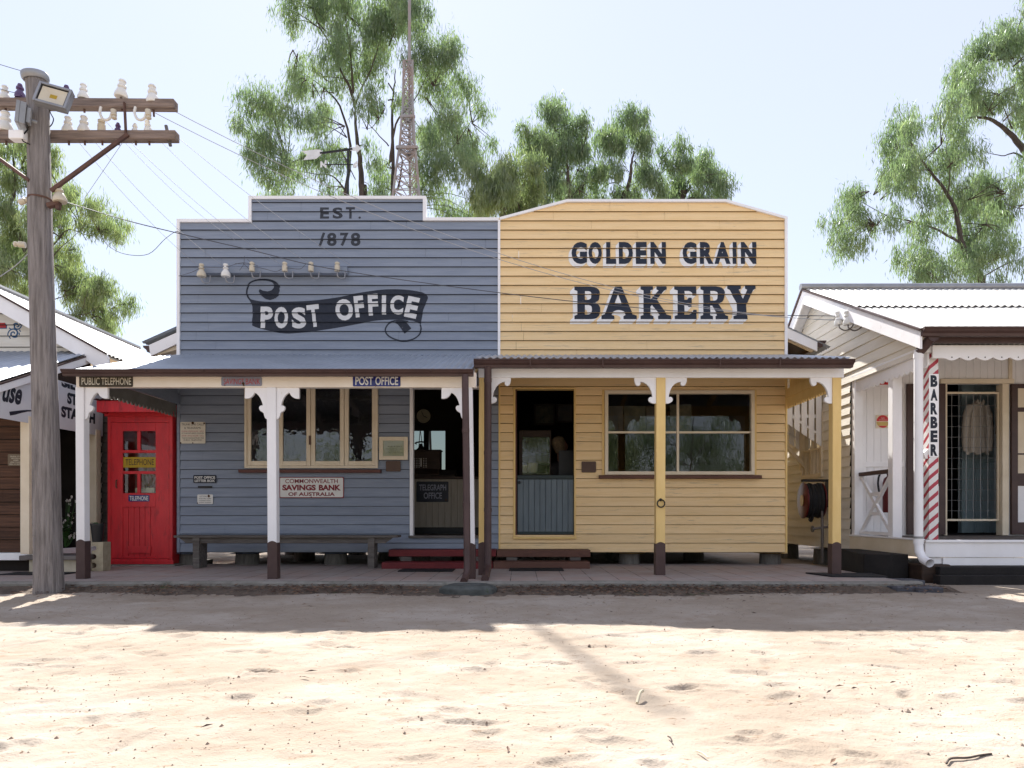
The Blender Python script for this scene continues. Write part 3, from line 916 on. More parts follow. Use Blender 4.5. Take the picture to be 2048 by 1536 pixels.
# ------------------------------------------------------------------ POST OFFICE
PO = empty('post_office', (X(680, YF), YF, 0), 'blue-grey weatherboard post office with stepped false front dated 1878', 'post office')
WIN = (X(493, YF), X(755, YF), Z(936, YF), Z(768, YF))
DOR = (X(826, YF), X(968, YF), Z(1071, YF), Z(777, YF))
zt0 = Z(444, YF)
XA, XB, zt1 = X(500, YF), X(848, YF), Z(398, YF)
fw = boards_x(XL, XM, Z0B, zt0, YF, [WIN, DOR])
boards_x(XA, XB, zt0, zt1, YF, zb=Z0B, mb=fw)
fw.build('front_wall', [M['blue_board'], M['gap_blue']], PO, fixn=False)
tr = MB()
trim_path(tr, [(XL-0.012, ROOFZ), (XL-0.012, zt0+0.03), (XA-0.012, zt0+0.03), (XA-0.012, zt1+0.03), (XB+0.03, zt1+0.03), (XB+0.03, zt0+0.05), (XM, zt0+0.05)], 0.042, YF-0.034, YF+0.075)
tr.build('white_moulding', M['white'], PO, bevel=0.003)
MB().box(XL-0.012, XL+0.028, YF-0.026, YF+0.07, Z0B, ROOFZ).build('corner_board', M['blue_board'], PO, bevel=0.003)

# painted lettering on the boards
def q4(x, y): return (X(350 + x*0.3223, YF), Z(370 + y*0.3223, YF))
mb = MB()
for s, x0, y0, x1, y1 in (('E',902,142,958,212),('S',980,142,1042,212),('T',1062,140,1118,212),('.',1140,198,1155,213),('8',945,298,1004,382),('7',1026,298,1078,382),('8',1092,298,1152,382)):
    a = q4(x0, y1); b = q4(x1, y0)
    paint_on_boards(flat_polys(s, a[0], b[0], a[1], b[1], 0.035), 0.0015, YF, mb=mb)
paint_on_boards(stroke([q4(900,383), q4(926,298)], 0.034), 0.0015, YF, mb=mb)
mb.build('date_lettering', M['grey_text'], PO, fixn=False)
body = spline([(458,706),(500,718),(560,726),(700,726),(850,720),(1000,700),(1100,680),(1250,655),(1350,648),(1450,653),(1535,668)], 4) + \
       spline([(1535,668),(1562,684),(1570,704),(1556,740),(1541,780),(1531,840),(1526,864)], 3) + \
       spline([(1526,864),(1480,846),(1400,838),(1300,840),(1200,851),(1050,880),(900,905),(770,918),(680,922),(580,905),(510,886),(480,872)], 3) + \
       spline([(480,872),(484,780),(476,738),(458,706)], 3)
cl = []
for p in body:
    if not cl or math.hypot(p[0]-cl[-1][0], p[1]-cl[-1][1]) > 0.5: cl.append(p)
if math.hypot(cl[0][0]-cl[-1][0], cl[0][1]-cl[-1][1]) < 0.5: cl.pop()
mb = MB()
paint_on_boards(poly_tris([q4(*p) for p in cl]), 0.0015, YF, mb=mb)
ring = spline([(470,716),(452,690),(449,655),(462,618),(492,597),(540,589),(592,594),(628,612),(648,640)], 5)
paint_on_boards(stroke([q4(*p) for p in ring], [0.022 + 0.018*max(0, (i-22)/18) for i in range(len(ring))]), 0.0025, YF, mb=mb)
hook = [(648,636),(652,660),(644,688),(624,706),(592,717),(562,708),(538,688),(522,660),(528,648),(548,658),(578,663),(602,655),(614,640),(617,620),(606,607)]
paint_on_boards(poly_tris([q4(*p) for p in hook]), 0.0033, YF, mb=mb)
ring2 = spline([(1522,866),(1528,895),(1516,930),(1480,958),(1420,971),(1362,958),(1318,930),(1307,897),(1326,862),(1360,846),(1400,843),(1450,850)], 5)
paint_on_boards(stroke([q4(*p) for p in ring2], 0.019), 0.0025, YF, mb=mb)
paint_on_boards(poly_tris([q4(*p) for p in [(1362,852),(1405,843),(1440,856),(1468,893),(1425,923),(1402,890),(1385,868)]]), 0.0033, YF, mb=mb)
mb.build('painted_ribbon', M['navy'], PO, fixn=False)
mb = MB()
for s, cx, cy, w, h, rot in (('P',572,823,76,134,0),('O',662,825,84,134,0),('S',771,827,88,132,0.03),('T',863,813,76,140,0.13),
                             ('O',1052,777,108,134,0.14),('F',1145,755,58,134,0.12),('F',1231,745,62,132,0.06),('I',1298,745,26,120,0.0),('C',1378,745,82,120,-0.06),('E',1472,761,76,132,-0.22)):
    c = q4(cx, cy); hw, hh = w*0.3223*YF/F/2, h*0.3223*YF/F/2
    paint_on_boards(flat_polys(s, c[0]-hw, c[0]+hw, c[1]-hh, c[1]+hh, 0.045, rot=rot), 0.0050, YF, mb=mb)
mb.build('ribbon_lettering', M['white_text'], PO, fixn=False)

# casement window
def window_frame(root, x0, x1, z0, z1, y, mat, w, d=0.06, name='window'):
    mb = MB()
    mb.box(x0, x0+w, y-d/2, y+d/2, z0, z1); mb.box(x1-w, x1, y-d/2, y+d/2, z0, z1)
    mb.box(x0+w, x1-w, y-d/2, y+d/2, z0, z0+w); mb.box(x0+w, x1-w, y-d/2, y+d/2, z1-w, z1)
    return mb.build(name, mat, root, bevel=0.003)
w0 = window_frame(PO, WIN[0]-0.012, WIN[1]+0.012, WIN[2]-0.005, WIN[3]+0.02, YF-0.005, M['cream'], 0.032, 0.085)
edges = [494.5, 558, 622.5, 689.5, 753.5]
for i in range(4):
    a, b = X(edges[i], YF)+0.003, X(edges[i+1], YF)-0.003
    s = MB(); zz0, zz1 = WIN[2]+0.03, WIN[3]-0.015
    fwid = 0.056; fb = 0.062
    s.box(a, a+fwid, YF-0.028, YF+0.012, zz0, zz1); s.box(b-fwid, b, YF-0.028, YF+0.012, zz0, zz1)
    s.box(a+fwid, b-fwid, YF-0.028, YF+0.012, zz0, zz0+fb); s.box(a+fwid, b-fwid, YF-0.028, YF+0.012, zz1-0.05, zz1)
    s.build('sash', M['cream'], w0, bevel=0.004)
    g = MB(); g.add([(a+fwid-.005, YF-0.006, zz0+fb-.005), (b-fwid+.005, YF-0.006, zz0+fb-.005), (b-fwid+.005, YF-0.006, zz1-.045), (a+fwid-.005, YF-0.006, zz1-.045)], [(0,1,2,3)])
    g.build('pane', M['glass_old'], w0, fixn=False)
MB().box(X(619.5,YF), X(623,YF), YF-0.042, YF-0.029, Z(890,YF), Z(872,YF)).build('latch', M['rusty_iron'], w0)
MB().prism([(YF-0.09, Z(946,YF)), (YF-0.095, Z(940,YF)), (YF+0.05, Z(937.5,YF)), (YF+0.05, Z(946,YF))], X(482,YF), X(763.5,YF), plane='yz').build('sill', M['sill'], w0, bevel=0.003)

# doorway
dj = MB()
dj.box(X(820,YF), DOR[0]+0.004, YF-0.032, YF+0.09, DOR[2], DOR[3]+0.03); dj.box(DOR[1]-0.004, DOR[1]+0.035, YF-0.032, YF+0.09, DOR[2], DOR[3]+0.03)
dj.box(DOR[0]+0.004, DOR[1]-0.004, YF-0.032, YF+0.09, DOR[3], DOR[3]+0.03)
dj.build('door_frame', M['white'], PO, bevel=0.003)
MB().box(X(818,YF), DOR[1]+.04, YF-0.06, YF+0.1, DOR[2]-0.03, DOR[2]).build('door_sill', M['bench_wood'], PO, bevel=0.003)
PYB = 13.3
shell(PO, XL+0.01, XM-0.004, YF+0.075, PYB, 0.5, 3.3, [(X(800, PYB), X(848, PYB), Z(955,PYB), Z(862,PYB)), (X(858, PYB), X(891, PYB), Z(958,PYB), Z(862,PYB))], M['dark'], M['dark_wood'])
for a_, b_ in ((X(800, PYB), X(848, PYB)), (X(858, PYB), X(891, PYB))): MB().add([(a_-.02, PYB-.02, .9), (b_+.02, PYB-.02, .9), (b_+.02, PYB-.02, 2.6), (a_-.02, PYB-.02, 2.6)], [(0,1,2,3)]).build('rear_pane', M['glass_dim'], PO, fixn=False)
# gable roof behind the false front
xr_, zr_ = -2.45, 4.38
gable_roof(PO, xr_, zr_, X(300, 9.6)-0.03, Z(690, 9.6), 9.45, 13.6, -1, M['iron_roof'])
gable_roof(PO, xr_, zr_, XM-0.03, zr_ - 0.45*(XM-xr_), 9.45, 13.6, 1, M['iron_roof'])
bx, bz = X(300, 9.5), Z(691, 9.5)
MB().prism([(bx, bz), (XL+0.02, bz + 0.45*(XL+0.02-bx)), (XL+0.02, bz-0.155 + 0.45*(XL+0.02-bx)), (bx+0.02, bz-0.155)], 9.47, 9.5).build('barge_board', M['white'], PO, bevel=0.003)
MB().prism([(bx, bz-0.02), (bx+0.02, bz-0.15), (XL, bz-0.01), (XL, bz+0.2)], 9.52, 13.5).build('soffit', M['cream'], PO)
g = MB(); gutter(g, 9.5, 13.5, 0, 0); 
gv = [(bx - 0.10 + y, x, bz + z - 0.0) for (x, y, z) in g.v]; g.v = gv
g.build('rear_gutter', M['brown'], PO)
MB().box(XL-0.004, XL+0.009, YF+0.08, PYB, Z0B, 3.2).build('side_wall', M['blue_board'], PO)
for px in (385, 495, 672, 838):
    stump(PO, X(px, 9.5), 9.5, Z0B, M['blue_board'], 0.17 if px == 385 else 0.16)
for x_, y_ in ((-3.6, 11.5), (-2.2, 11.5), (-1.0, 11.5), (-4.3, 13.1), (-3.1, 13.1), (-1.9, 13.1), (-0.8, 13.1)):
    stump(PO, x_, y_, Z0B, M['blue_board'], 0.17)
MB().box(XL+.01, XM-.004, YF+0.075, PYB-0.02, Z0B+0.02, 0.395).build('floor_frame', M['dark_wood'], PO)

# verandah
YP = 7.3
vx0, vx1 = X(124, 7.15), X(946, 7.15)
vr = corrugated((vx0+0.05, YF-0.03, ROOFZ+0.005), (vx1-vx0-0.07, 0, 0), (0, 7.2-YF+0.03, Z(742, 7.2)-ROOFZ), vs=1, ragged=0.006)
vr.build('verandah_roof', M['iron_roof'], PO, fixn=False)
g = MB(); gutter(g, vx0, vx1, 7.12, Z(737.5, 7.12)+0.0, 0.74)
for px in (290, 405, 520, 690, 860): g.bar((X(px,7.12), 7.115, Z(740,7.12)), (X(px,7.12)+0.03, 7.2, Z(750,7.12)), 0.02, 0.006)
g.build('gutter', M['brown'], PO)
bz0, bz1 = Z(774.5, YP), Z(749, YP)
MB().box(X(152, YP), X(952, YP), YP, YP+0.035, bz0, bz1+0.02).build('beam', M['beam_cream'], PO, bevel=0.003)
MB().box(X(152, YP), X(952, YP), YP+0.037, YP+0.10, bz0+0.005, bz1+0.02).build('beam_back', M['white'], PO)
# rafters under the iron
rf = MB()
for x_ in np.linspace(X(170, YP), X(940, YP), 7):
    rf.bar((x_, YP+0.1, bz1+0.0), (x_, YF-0.03, ROOFZ-0.06), 0.045, 0.08)
rf.box(X(160,YP), X(945,YP), 8.2, 8.26, Z(760,8.2)+.12, Z(760,8.2)+.17)
rf.build('rafters', M['white'], PO)
pw = [(152, 169, 1152, 1083), (535, 553.5, 1157, 1086), (933, 950, 1158, 1090)]
PL = []
for i, (a, b, yb, ybase) in enumerate(pw):
    p_ = verandah_post(PO, X(a, YP), X(b, YP), YP+0.004, YP+0.10, PAVZ, bz0+0.001 if i != 0 else bz0+0.001, Z(ybase, YP), M['white'], M['brown'], lean=-0.012 if i != 2 else -0.03)
    PL.append(p_)
s_ = YP / F
bracket(PL[0], POB, X(169, YP)-0.008, bz0+0.006, s_, YP+0.02, YP+0.055, False, M['white'])
bracket(PL[1], POB, X(553.5, YP)-0.010, bz0+0.006, s_, YP+0.02, YP+0.055, False, M['white'])
bracket(PL[1], POB, X(535, YP)-0.010, bz0+0.006, s_, YP+0.02, YP+0.055, True, M['white'])
bracket(PL[2], POB, X(933, YP)-0.028, bz0+0.006, s_, YP+0.02, YP+0.055, True, M['white'])
va = valance_y(-4.64, 7.45, 9.26, 2.105, 2.28, 0.088, 0.045)
va.build('side_valance', pm('valance_grey', (0.19,0.185,0.17), (0.15,0.145,0.13), rough=0.7), PO)
MB().box(-4.610, -4.575, 7.42, 9.266, 2.282, 2.40).build('side_beam', M['blue_board'], PO)
MB().prism([(7.36, 2.285), (9.268, 2.30), (9.268, ROOFZ-.03), (7.36, bz1+.03)], -4.668, -4.612, plane='yz').build('end_infill', M['blue_board'], PO)
dp = MB().tube([(X(929.5,7.1), 7.16, Z(748,7.1)), (X(929.5,7.1), 7.15, Z(760,7.1)), (X(932,7.1), 7.13, Z(900,7.1)), (X(934,7.08), 7.11, Z(1130,7.1)), (X(934,7.08), 7.09, Z(1142,7.1)), (X(930,7.0), 7.02, Z(1157,7.0)), (X(927,6.9), 6.93, Z(1163,6.9))], 0.036, 14)
for py in (860, 1010, 1105): dp.lathe([(0.0395,-0.02),(0.0395,0.02)], (X(931+ (py-860)*0.01,7.1), 7.125, Z(py,7.1)), n=14)
dp.build('downpipe', M['brown'], PO, smooth=True)

# ------------------------------------------------------------------ BAKERY
BK = empty('bakery', (X(1290, YF), YF, 0), 'yellow weatherboard bakery with angled false front and green half door', 'bakery')
BWIN = (X(1212, YF), X(1504, YF), Z(948, YF), Z(783, YF))
BDOR = (X(1030.5, YF), X(1148.5, YF), Z(1070, YF), Z(779, YF))
ztop = [(997.5, 437), (1134, 404), (1450, 404), (1571.5, 437)]
fb = boards_x(XM, XR, Z0B, Z(404, YF), YF, [BWIN, BDOR])
me = bpy.data.meshes.new('t'); me.from_pydata(fb.v, [], fb.f); me.polygons.foreach_set('material_index', fb.mi)
bm = bmesh.new(); bm.from_mesh(me)
for (p, q) in ((ztop[0], ztop[1]), (ztop[2], ztop[3])):
    a = Vector((X(p[0],YF), 0, Z(p[1],YF))); b = Vector((X(q[0],YF), 0, Z(q[1],YF)))
    d = (b-a).normalized(); nrm = Vector((-d.z, 0, d.x))
    bmesh.ops.bisect_plane(bm, geom=bm.verts[:]+bm.edges[:]+bm.faces[:], plane_co=a, plane_no=nrm, clear_outer=True)
fb2 = MB(); bm.verts.index_update()
fb2.add([v.co for v in bm.verts], [[v.index for v in f.verts] for f in bm.faces]); fb2.mi = [f.material_index for f in bm.faces]; bm.free(); bpy.data.meshes.remove(me)
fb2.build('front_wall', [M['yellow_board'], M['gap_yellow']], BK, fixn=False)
tr = MB()
trim_path(tr, [(XM+0.012, Z(437,YF)+0.005)] + [(X(a,YF), Z(b,YF)+0.025) for a, b in ztop[1:3]] + [(XR+0.014, Z(437,YF)+0.012), (XR+0.014, ROOFZ)], 0.036, YF-0.036, YF+0.075)
tr.box(XM-0.012, XM+0.022, YF-0.030, YF-0.001, ROOFZ, Z(441,YF))
tr.build('white_moulding', M['white'], BK, bevel=0.003)
MB().box(XM-0.002, XM+0.02, YF-0.025, YF+0.06, Z0B, ROOFZ).build('corner_board', M['yellow'], BK, bevel=0.003)
MB().box(XR-0.012, XR+0.014, YF-0.026, YF+0.07, Z0B, ROOFZ).build('corner_board', M['yellow'], BK, bevel=0.003)

def q5(x, y): return (X(980 + x*0.3027, YF), Z(380 + y*0.3027, YF))
# slab-serif letters
GL = []
def bez(p, n=4): return spline(p, n)
B_ = ([(557,640),(660,640)] + bez([(660,640),(700,648),(722,672),(722,705),(716,732),(694,747)])[1:] + bez([(694,747),(720,764),(727,795),(720,830),(698,851),(664,857)])[1:] + [(557,857),(557,834),(576,826),(576,671),(557,664)],
      [[(626,672),(650,672)] + bez([(650,672),(666,680),(668,702),(664,720),(650,729)])[1:] + [(626,729)], [(626,762),(650,762)] + bez([(650,762),(668,770),(672,794),(667,815),(650,825)])[1:] + [(626,825)]])
A_ = ([(825,640),(868,640),(940,822),(968,832),(968,857),(880,857),(880,837),(894,828)] + bez([(894,828),(886,810),(868,800),(848,797),(828,800),(812,810),(803,828)])[1:] + [(820,837),(820,857),(735,857),(735,832),(758,822)], [[(845,690),(868,756),(820,756)]])
K_ = ([(993,638),(1075,638),(1075,660),(1058,667),(1058,727),(1112,667),(1098,660),(1098,638),(1165,638),(1165,660),(1147,669),(1100,727),(1166,825),(1195,833),(1195,857),(1108,857),(1108,837),(1120,828),(1068,762),(1058,773),(1058,828),(1078,837),(1078,857),(993,857),(993,835),(1012,828),(1012,667),(993,660)], [])
E_ = ([(1215,638),(1360,638),(1360,700),(1336,700)] + bez([(1336,700),(1330,682),(1312,671)])[1:] + [(1282,671),(1282,729)] + bez([(1282,729),(1300,727),(1310,714)])[1:] + [(1330,714),(1330,776),(1310,776)] + bez([(1310,776),(1300,763),(1282,760)])[1:] + [(1282,825),(1312,825)] + bez([(1312,825),(1332,814),(1341,795)])[1:] + [(1362,795),(1362,857),(1218,857),(1218,835),(1237,828),(1237,667),(1215,660)], [])
R_ = ([(1388,638),(1490,638)] + bez([(1490,638),(1528,648),(1547,675),(1545,712),(1532,740),(1508,755)])[1:] + [(1552,828),(1570,835),(1570,857),(1487,857),(1487,837),(1498,830),(1466,766),(1452,766),(1452,828),(1470,837),(1470,857),(1388,857),(1388,835),(1406,828),(1406,667),(1388,660)],
      [[(1452,671),(1480,671)] + bez([(1480,671),(1498,680),(1501,704),(1496,726),(1480,735)])[1:] + [(1452,735)]])
Y_ = ([(1565,634),(1655,634),(1655,655),(1640,662),(1668,722),(1696,662),(1682,655),(1682,634),(1752,634),(1752,655),(1735,664),(1690,762),(1690,824),(1698,833),(1698,857),(1605,857),(1605,836),(1628,828),(1628,757),(1580,663),(1565,655)], [])
letters = []
for outer, holes in (B_, A_, K_, E_, R_, Y_):
    letters += poly_tris([q5(*p) for p in outer], [[q5(*p) for p in h] for h in holes])
def gwords():
    out = []
    for s, x0, x1 in (('G',538,640),('O',650,738),('L',766,832),('D',850,942),('E',962,1034),('N',1058,1160),('G',1270,1362),('R',1384,1474),('A',1480,1586),('I',1600,1626),('N',1654,1756)):
        a = q5(x0, 493); b = q5(x1, 347)
        out += flat_polys(s, a[0], b[0], a[1], b[1], 0.055)
    return out
gw = gwords()
def shifted(polys, dx, dz): return [[(x+dx, z+dz) for x, z in p] for p in polys]
mb = MB()
k_ = 0.3027*YF/F
for i in range(1, 11):
    t = i/10
    paint_on_boards(shifted(letters, -29*t*k_, -30*t*k_), 0.0095 - 0.0007*i, YF, mb=mb)
    paint_on_boards(shifted(gw, -21*t*k_, -23*t*k_), 0.0095 - 0.0007*i, YF, mb=mb)
mb.build('lettering_shade', M['shadow_text'], BK, fixn=False)
mb = MB()
paint_on_boards(letters, 0.0105, YF, mb=mb); paint_on_boards(gw, 0.0105, YF, mb=mb)
mb.build('lettering', M['navy_text'], BK, fixn=False)

# window
w1 = window_frame(BK, BWIN[0]-0.02, BWIN[1]+0.02, BWIN[2]-0.012, BWIN[3]+0.008, YF-0.006, M['cream'], 0.045, 0.09)
mb = MB()
xm, zm = X(1355, YF), Z(865, YF)
mb.box(xm-0.016, xm+0.016, YF-0.028, YF+0.015, BWIN[2]+0.03, BWIN[3]-0.035)
mb.box(BWIN[0]+0.025, xm-0.017, YF-0.026, YF+0.013, zm-0.014, zm+0.014); mb.box(xm+0.017, BWIN[1]-0.025, YF-0.026, YF+0.013, zm-0.014, zm+0.014)
mb.build('glazing_bars', M['cream'], w1, bevel=0.003)
for a, b in ((BWIN[0]+.02, xm), (xm, BWIN[1]-.02)):
    for c, d in ((BWIN[2]+.03, zm), (zm, BWIN[3]-.03)):
        MB().add([(a, YF-0.004, c), (b, YF-0.004, c), (b, YF-0.004, d), (a, YF-0.004, d)], [(0,1,2,3)]).build('pane', M['glass'], w1, fixn=False)
MB().prism([(YF-0.10, Z(957.5,YF)), (YF-0.10, Z(951.5,YF)), (YF+0.05, Z(949.5,YF)), (YF+0.05, Z(957.5,YF))], X(1197,YF), X(1519,YF), plane='yz').build('sill', M['brown_red'], w1, bevel=0.003)
ja = MB()
for a, b in ((X(1204,YF), X(1208.5,YF)), (X(1507.5,YF), X(1512,YF))): ja.box(a, b, YF-0.024, YF+0.05, BWIN[2]-.01, BWIN[3]+.02)
ja.build('jamb', M['yellow'], w1)

# half door
dj = MB()
a, b = BDOR[0], BDOR[1]
dj.box(a-0.026, a+0.002, YF-0.03, YF+0.09, BDOR[2]-0.02, BDOR[3]+0.02); dj.box(b-0.002, b+0.018, YF-0.03, YF+0.09, BDOR[2]-0.02, BDOR[3]+0.02)
dj.box(a+0.002, b-0.002, YF-0.03, YF+0.09, BDOR[3], BDOR[3]+0.02)
dj.build('door_frame', M['yellow'], BK, bevel=0.002)
MB().box(a-0.03, b+0.03, YF-0.05, YF+0.1, BDOR[2]-0.05, BDOR[2]-0.021).build('door_sill', M['yellow'], BK, bevel=0.003)
MB().box(a+0.002, a+0.022, YF+0.0, YF+0.08, BDOR[2], BDOR[3]).build('jamb', M['sill'], BK)
hd = MB(); x0, x1 = a+0.03, b-0.006; nb = 10; zt = Z(958, YF)
hd.box(x0, x1, YF+0.042, YF+0.07, BDOR[2]+0.01, zt)
for i in range(nb):
    w = (x1-x0)/nb; hd.box(x0+i*w+0.003, x0+(i+1)*w-0.003, YF+0.02, YF+0.0415, BDOR[2]+0.045, zt-0.002)
half = hd.build('half_door', M['blue_door'], BK, bevel=0.003)
MB().box(x0, x1, YF-0.005, YF+0.075, zt+0.001, Z(950.5,YF)).build('ledge', M['green_dark'], half, bevel=0.004)
MB().box(x0, x1, YF+0.012, YF+0.041, BDOR[2]+0.008, BDOR[2]+0.042).build('bottom_rail', M['green_dark'], half)
MB().lathe([(0.006,0),(0.006,0.03),(0.018,0.034),(0.02,0.045),(0.012,0.055)], (X(1037,YF)+0.01, YF+0.02, Z(965,YF)), axis=(0,-1,0), n=12).build('knob', M['black'], half, smooth=True)
shell(BK, XM+0.004, XR-0.006, YF+0.075, 17.3, 0.5, 3.3, [], M['dark'], M['dark_wood'])  # unseen rear lengthened to keep sun off the barber shop side wall
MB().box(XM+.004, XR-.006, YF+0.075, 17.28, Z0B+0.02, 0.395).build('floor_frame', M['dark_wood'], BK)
MB().box(XR-0.005, XR+0.008, YF+0.08, 17.3, Z0B, 3.2).build('side_wall', M['yellow'], BK)
xr2, zr2 = 1.68, 4.30
ex, ez = X(1650, 9.5), Z(693, 9.5)
gable_roof(BK, xr2, zr2, ex+0.05, ez-0.02, 9.45, 17.6, 1, M['iron_roof'])  # roof carried back over the unseen rear to shade the barber wall
gable_roof(BK, xr2, zr2, XM+0.03, zr2 - 0.45*(xr2-XM), 9.45, 17.6, -1, M['iron_roof'])
ex = X(1633, 9.5); ez = Z(682, 9.5)
MB().prism([(XR-0.02, ez+0.45*(ex-XR+0.02)), (ex, ez), (ex-0.0, ez-0.15), (XR-0.02, ez-0.155+0.45*(ex-XR+0.02))], 9.47, 9.5).build('barge_board', M['white'], BK, bevel=0.003)
sf = MB()
for k in range(5):
    y_ = 9.56 + k*0.9
    sf.bar((XR, y_, ez-0.1+0.45*(ex-XR)), (ex-0.02, y_, ez-0.1), 0.05, 0.09, up=(0,0,1))
sf.build('rafters', M['cream'], BK)
MB().prism([(XR+0.0, ez-0.02+0.45*(ex-XR)), (ex, ez-0.02), (ex, ez-0.035), (XR, ez-0.035+0.45*(ex-XR))], 9.52, 17.5).build('soffit', M['dark_wood'], BK)
g = MB(); gutter(g, 9.47, 17.5, 0, 0)
g.v = [(ex + 0.125 - y, x, ez + z + 0.0) for (x, y, z) in g.v]
g.build('rear_gutter', M['brown'], BK)
for px in (1003, 1110, 1258, 1540): stump(BK, X(px, 9.55), 9.55, Z0B, M['yellow'], 0.145)
for x_, y_ in ((0.4, 11.5), (1.6, 11.5), (2.9, 11.5), (0.6, 13.1), (2.0, 13.1), (3.3, 13.1)): stump(BK, x_, y_, Z0B, M['yellow'], 0.17)
MB().tube([(X(1523,9.7), 9.7, 0.1), (X(1523,9.7), 9.7, 0.4)], 0.012, 8).build('waste_pipe', M['galv'], BK)

YB = 7.75
gx0, gx1 = X(948, 7.55), X(1709, 7.55)
corrugated((gx0+0.02, YF-0.03, ROOFZ+0.005), (gx1-gx0-0.03, 0, 0), (0, 7.58-YF+0.03, Z(716.5, 7.58)-ROOFZ), ragged=0.006).build('verandah_roof', M['iron_roof'], BK, fixn=False)
g = MB(); gutter(g, gx0, gx1, 7.53, Z(717, 7.53), 0.98)
for px in (1060, 1205, 1440, 1560): g.bar((X(px,7.53), 7.52, Z(718,7.53)), (X(px,7.53)+0.01, 7.55, Z(736,7.53)), 0.014, 0.006)
g.build('gutter', M['brown'], BK)
cz0, cz1 = Z(755, YB), Z(734, YB)
MB().box(X(957, YB), X(1688, YB), YB, YB+0.035, cz0, cz1+0.03).build('beam', M['white'], BK, bevel=0.003)
MB().box(X(957, YB), X(1688, YB), YB+0.037, YB+0.10, cz0+.004, cz1+0.03).build('beam_back', M['yellow'], BK)
rf = MB()
for x_ in np.linspace(X(965, YB), X(1680, YB), 7): rf.bar((x_, YB+0.1, cz1+0.04), (x_, YF-0.03, ROOFZ-0.06), 0.045, 0.08)
rf.build('rafters', M['yellow'], BK)
BP = []
for a, b, yb, ybase in ((957, 974, 1158, 1088), (1312, 1330.5, 1150, 1088), (1665, 1682.5, 1146, 1088)):
    BP.append(verandah_post(BK, X(a,YB), X(b,YB), YB+0.004, YB+0.112, PAVZ, cz0+0.001, Z(ybase,YB), M['yellow'], M['brown'], lean=0.006))
s_ = YB / F
bracket(BP[0], BKB, X(977,YB)+.006, cz0+.002, s_, YB+.02, YB+.055, False, M['white'])
bracket(BP[1], BKB, X(1330.5,YB)+.003, cz0+.002, s_, YB+.02, YB+.055, False, M['white'])
bracket(BP[1], BKB, X(1312,YB)+.006, cz0+.002, s_, YB+.02, YB+.055, True, M['white'])
bracket(BP[2], BKB, X(1665,YB)+.006, cz0+.002, s_, YB+.02, YB+.055, True, M['white'])
for x_ in (3.60, X(962, YB)+0.02):
    valance_y(x_, 7.9, 9.26, 2.215, 2.36, 0.075, 0.04).build('side_valance', M['yellow'], BK)
    MB().box(x_-0.022, x_+0.022, 7.87, 9.27, 2.362, 2.48).build('side_beam', M['yellow'], BK)
for x_ in (3.645, X(962, YB)-.01): MB().prism([(7.9, 2.37), (9.27, 2.485), (9.27, ROOFZ-.03), (7.9, cz1+.03)], x_-.012, x_+.012, plane='yz').build('end_infill', M['yellow'], BK)
dp = MB().tube([(X(975.5,7.55), 7.6, Z(733,7.6)), (X(975.5,7.6), 7.62, Z(745,7.6)), (X(975.5,7.6), 7.62, Z(900,7.6)), (X(975.5,7.6), 7.6, Z(1128,7.6)), (X(975.5,7.55), 7.56, Z(1138,7.5)), (X(972,7.3), 7.25, Z(1152,7.3)), (X(970,7.1), 7.1, Z(1158,7.1))], 0.041, 14)
for py in (760, 905, 1020): dp.lathe([(0.0445,-0.02),(0.0445,0.02)], (X(975.5,7.6), 7.62, Z(py,7.6)), n=14)
dp.build('downpipe', M['brown'], BK, smooth=True)
# iron hitching ring on the middle post
rg = MB()
c_ = Vector((X(1321.5,YB), YB-0.012, Z(1007,YB)))
rg.tube([c_ + Vector((0.042*math.cos(t), -0.004, 0.042*math.sin(t))) for t in np.linspace(0, 2*math.pi, 25)], 0.0075, 8, caps=False)
rg.lathe([(0.018,0),(0.016,0.012),(0.008,0.02)], (c_.x, YB+0.003, c_.z+0.042), axis=(0,-1,0), n=10)
tag(rg.build('hitching_ring', M['black'], None, smooth=True), 'round black iron ring on the middle yellow verandah post', 'ring')
# ------------------------------------------------------------------ signs on the post office
YS = YP - 0.001
make_sign('sign', 'dark PUBLIC TELEPHONE sign at the left end of the verandah beam', 159, 752, 266, 774, YS, M['olive_sign'],
          [('PUBLIC', 164, 755.5, 200, 770, 'cream_sign', 0.01), ('TELEPHONE', 203.5, 755.5, 263, 770, 'cream_sign', 0.01)], rust=[(215,772,2.2),(213,753,1.5)])
make_sign('sign', 'faded grey SAVINGS BANK sign on the verandah beam left of the middle post', 443, 754, 524, 772, YS, M['grey_sign'],
          [('SAVINGS', 448, 757.5, 488, 769, 'red_text', 0.0), ('BANK', 492, 757.5, 521, 769, 'red_text', 0.0)], rust=[(487,767,3),(450,771,1.5),(488,771,1.8)])
make_sign('sign', 'bright blue POST OFFICE sign with white letters on the verandah beam', 706, 750, 801, 773, YS, M['blue_sign'],
          [('POST', 711, 753.5, 746.5, 770.5, 'white_sign', 0.02), ('OFFICE', 751, 753.5, 796.5, 770.5, 'white_sign', 0.02)], rust=[(752,772,1.8)])
YW = YF - 0.022
